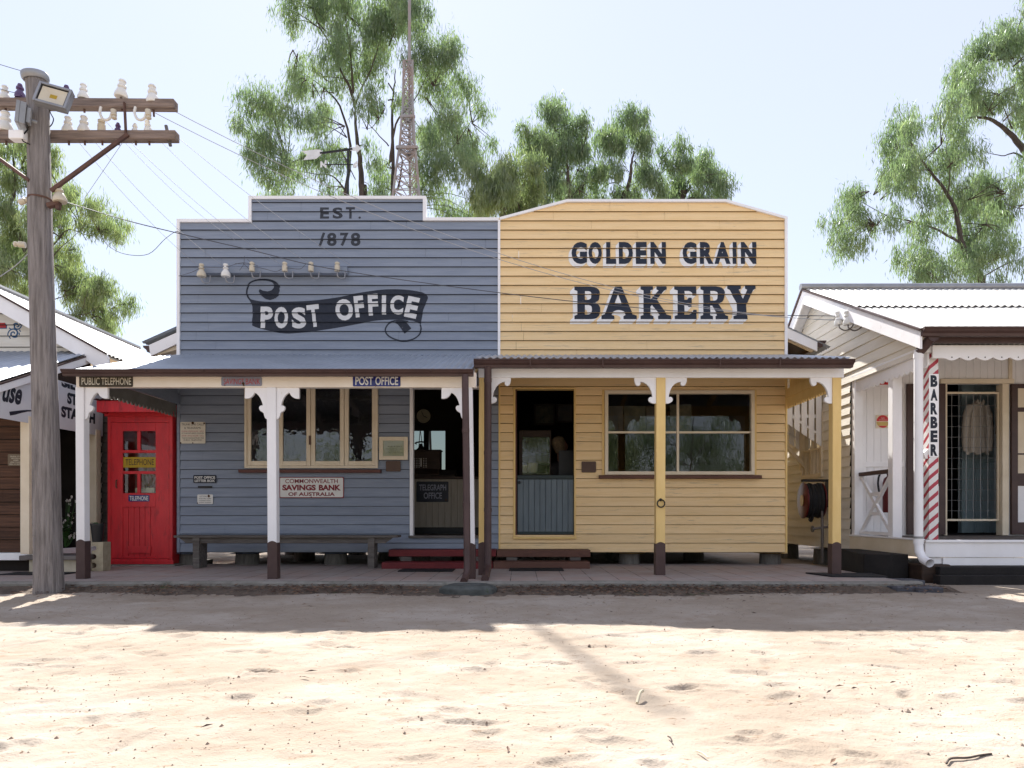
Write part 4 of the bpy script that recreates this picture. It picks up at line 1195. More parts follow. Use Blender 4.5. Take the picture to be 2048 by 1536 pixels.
make_sign('notice', 'cream TRUNK LINE CALLS notice at the left end of the blue wall', 361, 844, 411, 887, YW, M['cream_sign'],
          [('TRUNK LINE CALLS', 364, 847, 408, 851, 'ink', 0.0), ('& TELEGRAMS', 369, 854, 402, 858, 'ink', 0.0), ('DURING OFFICE HOURS - APPLY', 364, 861.5, 408, 864, 'red_text', 0.0),
           ('AT THE POST OFFICE COUNTER', 364, 865.5, 408, 868, 'ink', 0.0), ('AFTER OFFICE HOURS - CALL', 364, 870.5, 408, 873, 'red_text', 0.0), ('THE EXCHANGE FROM THE', 364, 875, 408, 877.5, 'ink', 0.0), ('PUBLIC TELEPHONE', 368, 879, 404, 881.5, 'ink', 0.0)],
          rust=[(386,846,3),(409,847,2),(362,886,1.8),(386,886,1.4)], cat='notice')
make_sign('sign', 'small black POST OFFICE LETTER BOX sign above the letter slot', 387, 950, 433, 966, YW, M['navy'],
          [('POST OFFICE', 389.5, 952.5, 430.5, 957.5, 'white_sign', 0.03), ('LETTER BOX', 390, 959.2, 430, 964, 'white_sign', 0.03)])
ls = MB(); ls.box(X(396,YW), X(424.5,YW), YW-0.004, YW, Z(976,YW), Z(972,YW))
thing(ls, 'letter_slot', M['black'], 'narrow black letter slot in the blue wall', 'letter slot')
make_sign('notice', 'small white notice with a rusted corner below the letter slot', 395, 989, 426, 1008, YW, M['white_sign'],
          [('LETTERS', 400, 991.5, 414, 994, 'ink', 0.0), ('POSTED HERE', 399, 996, 423, 998, 'ink', 0.0), ('CLEARED DAILY', 399, 1000, 423, 1002, 'ink', 0.0), ('EXCEPT SUNDAY', 399, 1004, 423, 1006, 'ink', 0.0)], rust=[(418,992,2.6),(396,1006,1.3)], cat='notice')
make_sign('sign', 'white COMMONWEALTH SAVINGS BANK sign with maroon letters beneath the window', 559, 954, 688, 996, YW, M['white_sign'],
          [('COMMONWEALTH', 571, 958, 676, 966.5, 'maroon', 0.012), ('SAVINGS', 565, 969.5, 632, 981, 'maroon', 0.05), ('BANK', 638, 969.5, 682, 981, 'maroon', 0.05), ('OF AUSTRALIA', 577, 984.5, 670, 992, 'maroon', 0.03)], border=M['maroon'], rust=[(623,994,1.3),(560,955,1.2)])
# framed notice by the door
fr = empty('framed_notice', (X(787,YW), YW, Z(919,YW)), 'cream framed notice between the window and the post office door', 'notice')
x0, x1, z0, z1 = X(759,YW), X(816,YW), Z(920,YW), Z(874,YW)
mb = MB(); w = 0.052
mb.box(x0, x0+w, YW-0.03, YW, z0, z1); mb.box(x1-w, x1, YW-0.03, YW, z0, z1); mb.box(x0+w, x1-w, YW-0.03, YW, z0, z0+w); mb.box(x0+w, x1-w, YW-0.03, YW, z1-w, z1)
mb.build('frame', M['cream'], fr, bevel=0.004)
MB().box(x0+w, x1-w, YW-0.012, YW-0.006, z0+w, z1-w).build('paper', M['paper'], fr)
mb = MB()
for s, a, b, c, d in (('RULES OF OFFICE', 776, 892, 804, 894.5), ('THE PUBLIC ARE ASKED TO WAIT', 772, 897.5, 806, 899), ('NOTICE TO ALL', 776, 901.5, 800, 903), ('IN TURN AT THE COUNTER', 772, 905, 806, 906.5)): flat_on(flat_polys(s, X(a,YW), X(c,YW), Z(d,YW), Z(b,YW)), YW-0.0135, mb)
mb.build('printed_lines', M['ink'], fr, fixn=False)
MB().add([(x0+w, YW-0.016, z0+w), (x1-w, YW-0.016, z0+w), (x1-w, YW-0.016, z1-w), (x0+w, YW-0.016, z1-w)], [(0,1,2,3)]).build('pane', M['glass'], fr, fixn=False)
pl = MB(); sign_plate(pl, X(772,YW), X(801.5,YW), YW, Z(943,YW), Z(922,YW), 0.012)
for k in range(4): pl.box(X(777,YW), X(797,YW), YW-0.0135, YW-0.012, Z(928+k*4,YW), Z(927+k*4,YW))
thing(pl, 'plaque', M['bronze'], 'small brown bronze plaque under the framed notice', 'plaque')
pl = MB(); sign_plate(pl, X(1163,YW), X(1192,YW), YW, Z(945,YW), Z(923,YW), 0.012)
for k in range(4): pl.box(X(1168,YW), X(1187,YW), YW-0.0135, YW-0.012, Z(929+k*4,YW), Z(928+k*4,YW))
thing(pl, 'plaque', M['bronze'], 'dull bronze plaque on the yellow wall between half door and window', 'plaque')

# ------------------------------------------------------------------ insulator rack on the false front
RK = empty('insulator_rack', (X(545,YF), YF, Z(545,YF)), 'weathered timber rack of six porcelain insulators on the blue false front', 'insulator rack')
MB().box(X(402,9.2), X(694,9.2), YF-0.10, YF-0.022, Z(546,9.2), Z(533,9.2)).build('rack_board', M['blue_board'], RK, bevel=0.004)
BELL = [(0.012,-0.012),(0.040,-0.012),(0.044,0.0),(0.040,0.022),(0.024,0.05),(0.018,0.058),(0.026,0.064),(0.026,0.072),(0.018,0.078),(0.018,0.088),(0.024,0.094),(0.022,0.108),(0.008,0.114)]
CYL = [(0.010,-0.004),(0.028,-0.004),(0.029,0.0),(0.028,0.055),(0.019,0.060),(0.019,0.068),(0.026,0.072),(0.026,0.088),(0.012,0.098)]
def insulator(parent, p, prof, s, mat, axis=(0,0,1), n=14):
    return MB().lathe([(r*s, h*s) for r, h in prof], p, axis, n).build('insulator', mat, parent, smooth=True)
YI = 9.12
for px, prof, m in ((403,BELL,'cream_porcelain'),(451.5,BELL,'porcelain'),(504,CYL,'cream_porcelain'),(569.5,CYL,'cream_porcelain'),(622,CYL,'cream_porcelain'),(674.5,CYL,'cream_porcelain')):
    zb = Z(551 if prof is BELL else 542, YI)
    i_ = insulator(RK, (X(px,YI), YI, zb), prof, 1.4 if prof is BELL else 1.25, M[m])
    h = [(X(px,YI), YI, zb+0.01), (X(px,YI), YI, zb-0.055), (X(px+3,YI), YI+.01, zb-0.085), (X(px+7,YI), YI+.03, zb-0.09), (X(px+12,YI), YI+.05, zb-0.075), (X(px+13,YI), YI+.06, zb-0.03), (X(px+13,YI), YI+.065, zb+0.02)]
    MB().tube(spline(h, 3), 0.008, 6).build('hook', M['galv'], i_, smooth=True)
wr = MB()
wr.tube(spline([P(357,552,9.2), P(382,545,9.13), P(405,535,9.1), P(430,535,9.1), P(452,534,9.1), P(480,526,9.1), P(497,527,9.1), P(505,532,9.1), P(530,538,9.12), P(552,543,9.14), P(570,536,9.1), P(600,538,9.12), P(612,528,9.12), P(622,531,9.1)], 4), 0.0035, 5)
for q in ([(489,512),(488,528),(479,541)], [(495,519),(506,528),(516,532)], [(486,526),(498,538)], [(470,527),(500,529)]): wr.tube([P(a, b, 9.12) for a, b in q], 0.003, 5)
wr.build('loose_wire', M['wire'], RK)

# ------------------------------------------------------------------ bench
BN = empty('bench', (X(575,8.85), 8.85, PAVZ), 'long weathered grey timber bench against the blue wall', 'bench')
zs = Z(1071, 8.7)
BNY0, BNY1 = 8.70, 8.98
MB().box(X(347,8.7), X(795,8.7), BNY0, BNY1, zs-0.028, zs).build('seat', M['bench_wood'], BN, bevel=0.004)
MB().prism([(X(358,8.75), zs-0.029), (X(786,8.75), zs-0.029), (X(770,8.75), zs-0.10), (X(372,8.75), zs-0.10)], 8.745, 8.775).build('apron', M['bench_wood'], BN, bevel=0.003)
for px in (392, 742):
    x_ = X(px, 8.72)
    l_ = MB(); l_.box(x_-0.035, x_+0.035, 8.775, 8.96, PAVZ, zs-0.029); l_.box(x_-0.042, x_+0.042, 8.715, 8.744, PAVZ, zs-0.03)
    l_.build('leg', M['bench_wood'], BN, bevel=0.004)

# ------------------------------------------------------------------ steps
def steps(label, rows, mat, name='timber_step'):
    r = empty(name, (rows[0][0], 8.9, PAVZ), label, 'steps')
    for (x0, x1, y0, y1, z0, z1) in rows: MB().box(x0, x1, y0, y1, z0, z1).build('tread', mat, r, bevel=0.005)
    xa, xb = rows[0][0], rows[0][1]
    for f in (0.16, 0.84):
        x_ = xa + (xb-xa)*f
        s = MB(); s.box(x_-0.07, x_+0.07, 8.97, 9.24, PAVZ, rows[0][4]); s.box(x_-0.06, x_+0.06, 8.70, 8.96, PAVZ, rows[1][4])
        s.build('support', M['bench_wood'], r)
    return r
steps('pair of dark red timber steps at the post office door', [(X(777,8.95), X(992,8.95), 8.95, 9.26, Z(1113,8.95), Z(1099.5,8.95)), (X(763,8.66), X(985,8.66), 8.66, 8.96, Z(1139,8.66), Z(1125,8.66))], M['red_dark'])
steps('pair of brown timber steps at the bakery half door', [(X(993,8.95)+0.004, X(1181,8.95), 8.952, 9.26, Z(1114,8.95), Z(1100,8.95)), (X(986,8.66)+.004, X(1180,8.66), 8.662, 8.96, Z(1139,8.66), Z(1124,8.66))], M['brown_red'])
for px0, px1, py0, py1, lab in ((795,905,1144,1139.5,'thin black door mat below the red steps'), (1018,1128,1142.5,1138,'thin black door mat below the brown steps')):
    ya, yb = 0.69*F/(py0-1028), 0.69*F/(py1-1028)
    mb = MB(); mb.box(X(px0,ya), X(px1,ya), ya, ya+0.36, PAVZ, PAVZ+0.014)
    thing(mb, 'door_mat', M['rubber'], lab, 'mat', bevel=0.004)
mb = MB(); mb.prism([(3.40,7.50),(3.98,7.44),(4.02,7.86),(3.30,7.95)], PAVZ+0.001, PAVZ+0.016, plane='xy')
thing(mb, 'rubber_mat', M['rubber'], 'flat black rubber mat around the foot of the last yellow post', 'mat')

# splash block under the two downpipes
sb = MB()
pts = [(-0.78,6.58),(-0.62,6.50),(-0.40,6.47),(-0.26,6.52),(-0.22,6.66),(-0.30,6.86),(-0.55,6.92),(-0.70,6.86)]
pts = [(x, y+0.02) for x, y in pts]
n = len(pts); c = Vector((-0.5, 6.7, 0))
vs = [(x, y, -0.03) for x, y in pts] + [(x, y, 0.085) for x, y in pts] + [(c.x+(x-c.x)*.82, c.y+(y-c.y)*.82, 0.115) for x, y in pts] + [(c.x, c.y, 0.10)]
fs = [(i, (i+1) % n, n+(i+1) % n, n+i) for i in range(n)] + [(n+i, n+(i+1) % n, 2*n+(i+1) % n, 2*n+i) for i in range(n)] + [(2*n+i, 2*n+(i+1) % n, 3*n) for i in range(n)]
sb.add(vs, fs)
thing(sb, 'splash_stone', pm('mossy_stone', (0.10,0.105,0.10), (0.055,0.06,0.055), rough=0.8, scale=7, bump=0.8, bscale=18, wears=[((0.045,0.075,0.02), 6, (1,1,1), 0.6, 0.7)]), 'dark mossy stone slab under the two brown downpipes', 'stone', bevel=0.01)

# ------------------------------------------------------------------ telephone booth
TB = empty('telephone_booth', (-5.08, 9.25, 0.1), 'red timber telephone booth standing beside the post office', 'telephone booth')
ty = 9.22
tx0, tx1 = X(216, ty), X(344.5, ty)
tz0, tz1 = Z(1128, ty), Z(822, ty)
mb = MB()
mb.box(tx0, tx0+0.03, ty+0.03, ty+0.95, tz0, tz1); mb.box(tx1-0.03, tx1, ty+0.03, ty+0.95, tz0, tz1); mb.box(tx0+.03, tx1-.03, ty+0.92, ty+0.95, tz0, tz1); mb.box(tx0+.03, tx1-.03, ty+0.05, ty+.92, tz0, tz0+.03)
mb.build('body', M['red'], TB, bevel=0.003)
# door frame: jambs and head
mb = MB()
px = lambda v: X(v, ty)
pz = lambda v: Z(v, ty)
dx0, dx1, dz0, dz1 = px(222), px(338), pz(1117), pz(845)
mb.box(tx0-.004, dx0-.003, ty-.004, ty+.03, tz0, tz1); mb.box(dx1+.003, tx1+.004, ty-.004, ty+.03, tz0, tz1)
mb.box(dx0-.003, dx1+.003, ty-.004, ty+.03, dz1+.003, tz1); mb.box(dx0-.003, dx1+.003, ty-.02, ty+.03, tz0, dz0-.003)
mb.box(tx0-.02, tx1+.03, ty-0.03, ty-.005, tz0, tz0+0.05)
mb.build('door_frame', M['red'], TB, bevel=0.003)
# door with six openings
cols = [(px(245), px(274)), (px(280.5), px(311))]
rows_ = [(pz(900), pz(862)), (pz(942), pz(906)), (pz(986), pz(948))]
mb = MB()
y0, y1 = ty+0.002, ty+0.034
xA, xB = cols[0][0], cols[1][1]
mb.box(dx0, xA, y0, y1, dz0, dz1); mb.box(xB, dx1, y0, y1, dz0, dz1)
mb.box(xA, xB, y0, y1, rows_[0][1], dz1); mb.box(xA, xB, y0, y1, rows_[1][1], rows_[0][0]); mb.box(xA, xB, y0, y1, rows_[2][1], rows_[1][0]); mb.box(xA, xB, y0, y1, pz(1014), rows_[2][0])
mb.box(cols[0][1], cols[1][0], y0+.001, y1, rows_[0][0], rows_[0][1]); mb.box(cols[0][1], cols[1][0], y0+.001, y1, rows_[2][0], rows_[2][1])
n = 6
for i in range(n):
    a = xA + (xB-xA)*i/n; b = xA + (xB-xA)*(i+1)/n
    mb.box(a+.002, b-.002, y0+.010, y1-.002, dz0+.03, pz(1014)-.002)
mb.box(xA, xB, y0, y1, dz0, dz0+.03)
mb.box(px(256), px(302), y0-.012, y0-.001, pz(1106), pz(1092))
dr = mb.build('door', M['red'], TB, bevel=0.003)
for (a, b), (c, d) in [(cols[0],rows_[0]),(cols[1],rows_[0]),((xA,xB),rows_[1]),(cols[0],rows_[2]),(cols[1],rows_[2])]:
    MB().add([(a-.003,ty+.02,c-.003),(b+.003,ty+.02,c-.003),(b+.003,ty+.02,d+.003),(a-.003,ty+.02,d+.003)], [(0,1,2,3)]).build('pane', M['glass'], dr, fixn=False)
MB().box(xA+.004, xB-.002, ty+.012, ty+.017, pz(935), pz(914)).build('yellow_panel', M['yellow_sign'], dr)
flat_on(flat_polys('TELEPHONE', px(250), px(307), pz(930), pz(918), 0.0), ty+.0105).build('panel_lettering', M['ink'], dr, fixn=False)
sp = MB(); sign_plate(sp, px(257), px(299), y0, pz(1003), pz(990), 0.005); sp.build('blue_plate', M['blue_sign'], dr)
flat_on(flat_polys('TELEPHONE', px(259.5), px(296.5), pz(1001), pz(992), 0.012), y0-.0065).build('plate_lettering', M['white_sign'], dr, fixn=False)
hb = MB(); hb.tube([(px(234), y0, pz(960)), (px(234), y0-.025, pz(962)), (px(234), y0-.025, pz(974)), (px(234), y0, pz(976))], 0.008, 7)
hb.build('handle', M['rusty_iron'], dr)
rb = MB(); ry = 8.98
rb.box(X(193,ry), -4.668, ry, ry+0.03, Z(824,ry), Z(801,ry)); rb.box(X(190,ry), -4.668, ry+.031, ty+1.05, Z(806,ry), Z(801,ry)-.003)
rb.box(X(193,ry), X(193,ry)+.03, ry+.031, ty+1.0, Z(824,ry), Z(806,ry)-.003)
rb.box(tx0-.03, tx1+.03, ty-.03, ty-.006, Z(833,ty), Z(823,ty))
rb.build('roof', M['red'], TB, bevel=0.004)
corrugated((X(186,ry), ry-0.05, Z(799,ry)), (.905, 0, 0), (0, 1.35, 0.05), amp=0.009).build('iron_sheet', M['brown'], TB, fixn=False)
mb = MB(); mb.box(px(262), px(300), ty+.10, ty+.5, pz(985), pz(975)); mb.prism([(px(286),pz(985)),(px(292),pz(985)),(px(296),pz(965)),(px(308),pz(958)),(px(306),pz(985))], ty+.25, ty+.3)
mb.build('telephone_shelf', M['paper'], TB)
mb = MB(); mb.box(tx0-.06, tx1+.10, ty-.13, ty+1.0, PAVZ-.1, tz0-.002)
thing(mb, 'booth_slab', M['concrete'], 'low concrete slab under the red telephone booth', 'slab', bevel=0.006)

# ------------------------------------------------------------------ inside the post office
YC = 10.25
CT = empty('counter', (X(890,YC), YC, 0.5), 'cream boarded counter inside the post office door', 'counter')
cx0, cx1 = X(790,YC), X(990,YC); cz0_, cz1_ = 0.505, Z(958,YC)
mb = MB(); n = 16
mb.box(cx0, cx1, YC+.013, YC+.05, cz0_, cz1_)
for i in range(n):
    w = (cx1-cx0)/n; mb.box(cx0+i*w+.003, cx0+(i+1)*w-.003, YC, YC+.0125, cz0_+.10, cz1_-.004)
mb.build('front_boards', M['counter'], CT)
MB().box(cx0, cx1, YC-.012, YC+.012, cz0_, cz0_+.095).build('plinth', M['black'], CT)
MB().box(cx0, cx1, YC-.05, YC+.45, cz1_+.001, cz1_+.035).build('counter_top', M['dark_wood'], CT, bevel=0.005)
make_sign('sign', 'dark TELEGRAPH OFFICE sign fixed to the counter inside the doorway', 833, 963, 897, 1004, YC-.003, M['navy'],
          [('TELEGRAPH', 838.5, 969, 892.5, 981, 'grey_sign', 0.02), ('OFFICE', 847.5, 985, 884, 997.5, 'grey_sign', 0.02)], rust=[(892,1000,2)])
SW = empty('switchboard', (X(850,10.5), 10.5, cz1_+.036), 'dark telephone switchboard standing on the post office counter', 'switchboard')
zb = cz1_+.036
mb = MB(); mb.box(X(800,10.5), X(881,10.5), 10.45, 10.68, zb, Z(902,10.5)); mb.box(X(798,10.5), X(883,10.5), 10.43, 10.69, Z(902,10.5), Z(900,10.5))
mb.prism([(10.28, zb),(10.28, zb+.04),(10.449, zb+.13),(10.449, zb)], X(800,10.5), X(881,10.5), plane='yz')
mb.build('cabinet', M['dark_wood'], SW, bevel=0.004)
mb = MB()
for r_ in range(6):
    for c_ in range(11):
        if c_ == 8: continue
        x_ = X(806+c_*4.6, 10.44); z_ = Z(917+r_*3.4, 10.44); mb.box(x_-.007, x_+.007, 10.444, 10.449, z_-.005, z_+.005)
mb.box(X(841,10.44), X(843,10.44), 10.444, 10.449, Z(933,10.44), Z(916,10.44))
mb.build('jacks', M['white_sign'], SW)
TP = empty('telephone', (X(842,10.55), 10.55, Z(900,10.5)), 'old black telephone with its handset on top of the switchboard', 'telephone')
x_, z_ = X(842,10.55), Z(900,10.5)+.001
MB().lathe([(0.075,0),(0.075,0.012),(0.05,0.03),(0.035,0.06),(0.022,0.085),(0.03,0.095),(0.02,0.10)], (x_, 10.55, z_), n=14).build('body', M['black'], TP, smooth=True)
MB().tube([(x_-.085, 10.55, z_+.095), (x_-.07, 10.55, z_+.12), (x_, 10.55, z_+.13), (x_+.05, 10.55, z_+.125), (x_+.085, 10.55, z_+.10)], [0.022,0.012,0.011,0.012,0.02], 8).build('handset', M['black'], TP, smooth=True)
mb = MB(); mb.prism([(10.0, cz1_+.037),(10.0, cz1_+.06),(10.25, cz1_+.16),(10.25, cz1_+.037)], X(858,10.1), X(908,10.1), plane='yz')
mb.v = [(x, y+.28, z) for x, y, z in mb.v]
thing(mb, 'writing_slope', M['dark'], 'dark sloping writing desk on the counter beside the switchboard', 'writing desk')
yk = 13.2
CK = empty('wall_clock', (X(847,yk), yk, Z(832,yk)), 'round wall clock in the dark above the post office counter', 'clock')
MB().lathe([(0.17,0),(0.17,0.03),(0.14,0.045),(0.135,0.03)], (X(847,yk), yk+.04, Z(832,yk)), axis=(0,-1,0), n=24).build('case', M['dark_wood'], CK, smooth=True)
MB().lathe([(0.134,0),(0.134,0.002)], (X(847,yk), yk+.0085, Z(832,yk)), axis=(0,-1,0), n=24).build('dial', M['paper'], CK)
mb = MB(); flat_on(stroke([(X(847,yk), Z(832,yk)), (X(847,yk)+.07, Z(832,yk)-.03)], .012) + stroke([(X(847,yk), Z(832,yk)), (X(847,yk)-.04, Z(832,yk)+.09)], .008), yk+.005, mb); mb.build('hands', M['ink'], CK, fixn=False)

# ------------------------------------------------------------------ inside the bakery
DC = empty('display_cabinet', (X(1072,9.95), 9.95, 0.5), 'glass fronted cake cabinet behind the bakery half door', 'cabinet')
yc = 9.85
a, b, c, d = X(1038,yc), X(1102,yc), 0.505, Z(861,yc)
mb = MB()
mb.box(a, a+.05, yc, yc+.04, c, d); mb.box(b-.02, b, yc, yc+.04, c, d); mb.box(a+.05, b-.02, yc, yc+.04, Z(874,yc), d); mb.box(a+.05, b-.02, yc, yc+.04, c, Z(949,yc))
mb.box(a, a+.02, yc+.04, yc+.5, c, d); mb.box(b-.02, b, yc+.04, yc+.5, c, d); mb.box(a, b, yc+.5, yc+.52, c, d); mb.box(a+.02, b-.02, yc+.04, yc+.5, d-.02, d)
for py in (905, 925, 947): mb.box(a+.02, b-.02, yc+.05, yc+.5, Z(py,yc), Z(py,yc)+.015)
mb.build('cabinet_frame', M['dark_wood'], DC, bevel=0.003)
MB().add([(a+.05,yc+.015,Z(949,yc)),(b-.02,yc+.015,Z(949,yc)),(b-.02,yc+.015,Z(874,yc)),(a+.05,yc+.015,Z(874,yc))], [(0,1,2,3)]).build('pane', M['glass'], DC, fixn=False)
for px, lab in ((1048,'small cream jug on the left of the cabinet shelf'), (1065,'larger cream pot beside the jug in the cabinet')):
    mb = MB(); s = 1.0 if px < 1060 else 1.25
    mb.lathe([(0.045*s,0),(0.055*s,0.02),(0.06*s,0.09*s),(0.07*s,0.11*s),(0.06*s,0.112*s)], (X(px,9.98), 9.98, Z(947,yc)+.016), n=14)
    thing(mb, 'crockery', M['cream_porcelain'], lab, 'pot', smooth=True)
MN = empty('mannequin', (X(1121,10.0), 10.0, 0.5), 'shop mannequin in a cloth bonnet and dark dress behind the half door', 'mannequin')
hx, hy, hz = X(1122,10.0), 10.0, Z(893,10.0)
mb = MB()
prof = [(0.001,-0.115),(0.035,-0.112),(0.055,-0.08),(0.07,-0.03),(0.077,0.02),(0.074,0.06),(0.055,0.095),(0.02,0.112)]
mb.lathe(prof, (hx, hy, hz), n=16)
mb.v = [(x + (0.03 if (x-hx) > 0.05 and abs(z-hz+.02) < .05 else 0), hy+(y-hy)*0.85, z) for x, y, z in mb.v]
mb.lathe([(0.05,-0.26),(0.045,-0.10)], (hx-.01, hy, hz), n=12)
mb.prism([(hx+.06,hz+.02),(hx+.10,hz-.03),(hx+.065,hz-.035)], hy-.012, hy+.012)
mb.build('head', M['skin'], MN, smooth=True)
mb = MB()
mb.lathe([(0.07,-0.10),(0.095,-0.02),(0.105,0.05),(0.09,0.11),(0.05,0.135),(0.005,0.14)], (hx-.03, hy, hz+.01), axis=(-0.25,0,1), n=16)
mb.build('bonnet', M['scarf'], MN, smooth=True)
mb = MB(); mb.lathe([(0.17,-1.15),(0.16,-0.75),(0.14,-0.62),(0.19,-0.42),(0.20,-0.33),(0.15,-0.26),(0.06,-0.22)], (hx-.02, hy+.02, hz), n=18)
mb.build('dress', M['cloth_dark'], MN, smooth=True)
bx_ = MB(); bx_.box(X(1117,9.7), X(1147,9.7), 9.62, 9.66, Z(952,9.7)-.4, Z(902,9.7))
thing(bx_, 'notice_board', M['black'], 'black board with a pale top edge beside the mannequin', 'board')
def picture(label, px0, py0, px1, py1, y, mat, frame=True):
    r = empty('framed_picture', (X((px0+px1)/2,y), y, Z(py1,y)), label, 'picture')
    a, b, c, d = X(px0,y), X(px1,y), Z(py1,y), Z(py0,y); w = 0.03
    mb = MB(); mb.box(a,a+w,y-.02,y+.01,c,d); mb.box(b-w,b,y-.02,y+.01,c,d); mb.box(a+w,b-w,y-.02,y+.01,c,c+w); mb.box(a+w,b-w,y-.02,y+.01,d-w,d)
    mb.build('frame', M['dark_wood'], r)
    MB().box(a+w,b-w,y-.008,y+.008,c+w,d-w).build('print', mat, r)
picture('framed picture on the bakery back wall above the cake cabinet', 1068, 808, 1110, 850, 12.9, M['pic_a'])
picture('framed picture on the bakery back wall above the mannequin', 1113, 808, 1147, 845, 12.9, M['pic_b'])
for px0, px1, py0, py1, lab in ((1216,1246,812,862,'dark poster hung at the left end of the bakery window'), (1248,1291,812,862,'brown poster second from the left in the bakery window'), (1293,1332,813,862,'grey poster hung behind the yellow post in the bakery window'), (1340,1383,809,868,'brown poster on the dividing bar of the bakery window')):
    y = 9.62
    mb = MB(); mb.box(X(px0,y), X(px1,y), y, y+.006, Z(py1,y), Z(py0,y))
    thing(mb, 'poster', M['pic_a'] if px0 in (1248,1340) else M['pic_b'], lab, 'poster')

# ------------------------------------------------------------------ weather vane behind the false front
yv = 11.2
WV = empty('weather_vane', (X(696,yv), yv, 4.0), 'white arrow weather vane on a thin dark pole behind the post office', 'weather vane')
MB().tube([(X(696,yv), yv, 3.5), (X(696,yv), yv, Z(299,yv))], 0.018, 8).build('pole', M['black'], WV)
mb = MB(); mb.bar(P(640,306.5,yv), P(705,298,yv), 0.02, 0.03); mb.build('shaft', M['black'], WV)
vq = lambda l: [(X(590+a*150/1772, yv), Z(270+b*130/1536, yv)) for a, b in l]
MB().prism(vq([(160,380),(290,470),(200,590),(500,560),(640,440),(650,400),(600,350),(500,345),(300,370)]), yv-.006, yv+.006).build('arrow_tail', M['vane'], WV)
MB().prism(vq([(1300,300),(1430,290),(1430,240),(1480,235),(1560,310),(1480,400),(1440,395),(1430,370),(1310,370)]), yv-.006, yv+.006).build('arrow_head', M['vane'], WV)
mb = MB(); mb.bar(P(650,329,yv), P(706,329,yv), 0.012, 0.012); mb.bar((X(696,yv), yv-.5, Z(329,yv)), (X(696,yv), yv+.5, Z(329,yv)), 0.012, 0.012); mb.build('compass_arms', M['black'], WV)
mb = MB(); mb.prism(vq([(600,630),(630,620),(690,700),(710,600),(745,600),(745,775),(720,775),(640,700),(640,760),(600,760)]), yv-.005, yv+.005); mb.build('compass_letter', M['vane'], WV)
mb = MB(); mb.prism(vq([(1370,690),(1470,610),(1480,690),(1400,710),(1480,720),(1440,780),(1370,770)]), yv-.005, yv+.005); mb.build('compass_letter', M['vane'], WV)

# ------------------------------------------------------------------ radio mast
ym = 16.0
RM = empty('radio_mast', (X(818,ym), ym, 0), 'rusty white and red lattice radio mast rising behind the shops', 'radio mast')
def mlev(py, half): 
    c = X(816.5 + (395-py)*0.004, ym); z = Z(py, ym); h = half*ym/F
    return [(c-h, ym-h, z), (c+h, ym-h, z), (c, ym+h, z)]
lv = [(1080, 62), (700, 44), (560, 36), (470, 31), (420, 28), (392, 25), (365, 22.5), (340, 20), (315, 17), (300, 15), (285, 14), (270, 13), (255, 12.4), (240, 11.8), (222, 10), (204, 9.5), (186, 9.2), (168, 9), (150, 8.8), (126, 8.6)]
Ls = [mlev(*l) for l in lv]
lg = MB(); br = MB()
for i in range(3):
    lg.tube([l[i] for l in Ls], 0.028, 7)
for k in range(len(Ls)-1):
    for i in range(3):
        j = (i+1) % 3
        br.bar(Ls[k][i], Ls[k+1][j], 0.015, 0.015); br.bar(Ls[k][j], Ls[k+1][i], 0.015, 0.015)
        br.bar(Ls[k+1][i], Ls[k+1][j], 0.018, 0.018)
lg.build('legs', M['mast'], RM); br.build('lattice_bracing', M['mast'], RM)
top = [P(818.5, 150, ym), P(819, 0, ym), P(819.5, -160, ym)]
MB().tube(top, [0.036, 0.034, 0.034], 8).build('aerial', M['mast'], RM)
mb = MB()
for py in (240, 305): 
    l = mlev(py, 13 if py == 240 else 20)
    for i in range(3): mb.bar(l[i], l[(i+1) % 3], 0.06, 0.06)
mb.build('collar', M['mast'], RM)
# ------------------------------------------------------------------ LEFT SHOP
LS = empty('corner_shop', (-7.4, YF, 0), 'white gabled corner shop with a lower verandah, cut off by the left edge', 'shop')
GX, GZ, GS = -7.43, 4.01, 0.553
GE = -5.45
gw_ = boards_x(-9.5, -5.86, 2.6, GZ, YF, pitch=0.15, zb=2.6)
me = bpy.data.meshes.new('t'); me.from_pydata(gw_.v, [], gw_.f); me.polygons.foreach_set('material_index', gw_.mi); bm = bmesh.new(); bm.from_mesh(me)
for s in (-1, 1):
    nrm = Vector((s*GS, 0, 1)).normalized()
    bmesh.ops.bisect_plane(bm, geom=bm.verts[:]+bm.edges[:]+bm.faces[:], plane_co=Vector((GX, 0, GZ-0.12)), plane_no=nrm, clear_outer=True)
g2 = MB(); bm.verts.index_update(); g2.add([v.co for v in bm.verts], [[v.index for v in f.verts] for f in bm.faces]); g2.mi = [f.material_index for f in bm.faces]; bm.free(); bpy.data.meshes.remove(me)
g2.build('gable_wall', [M['white_board'], M['gap']], LS, fixn=False)
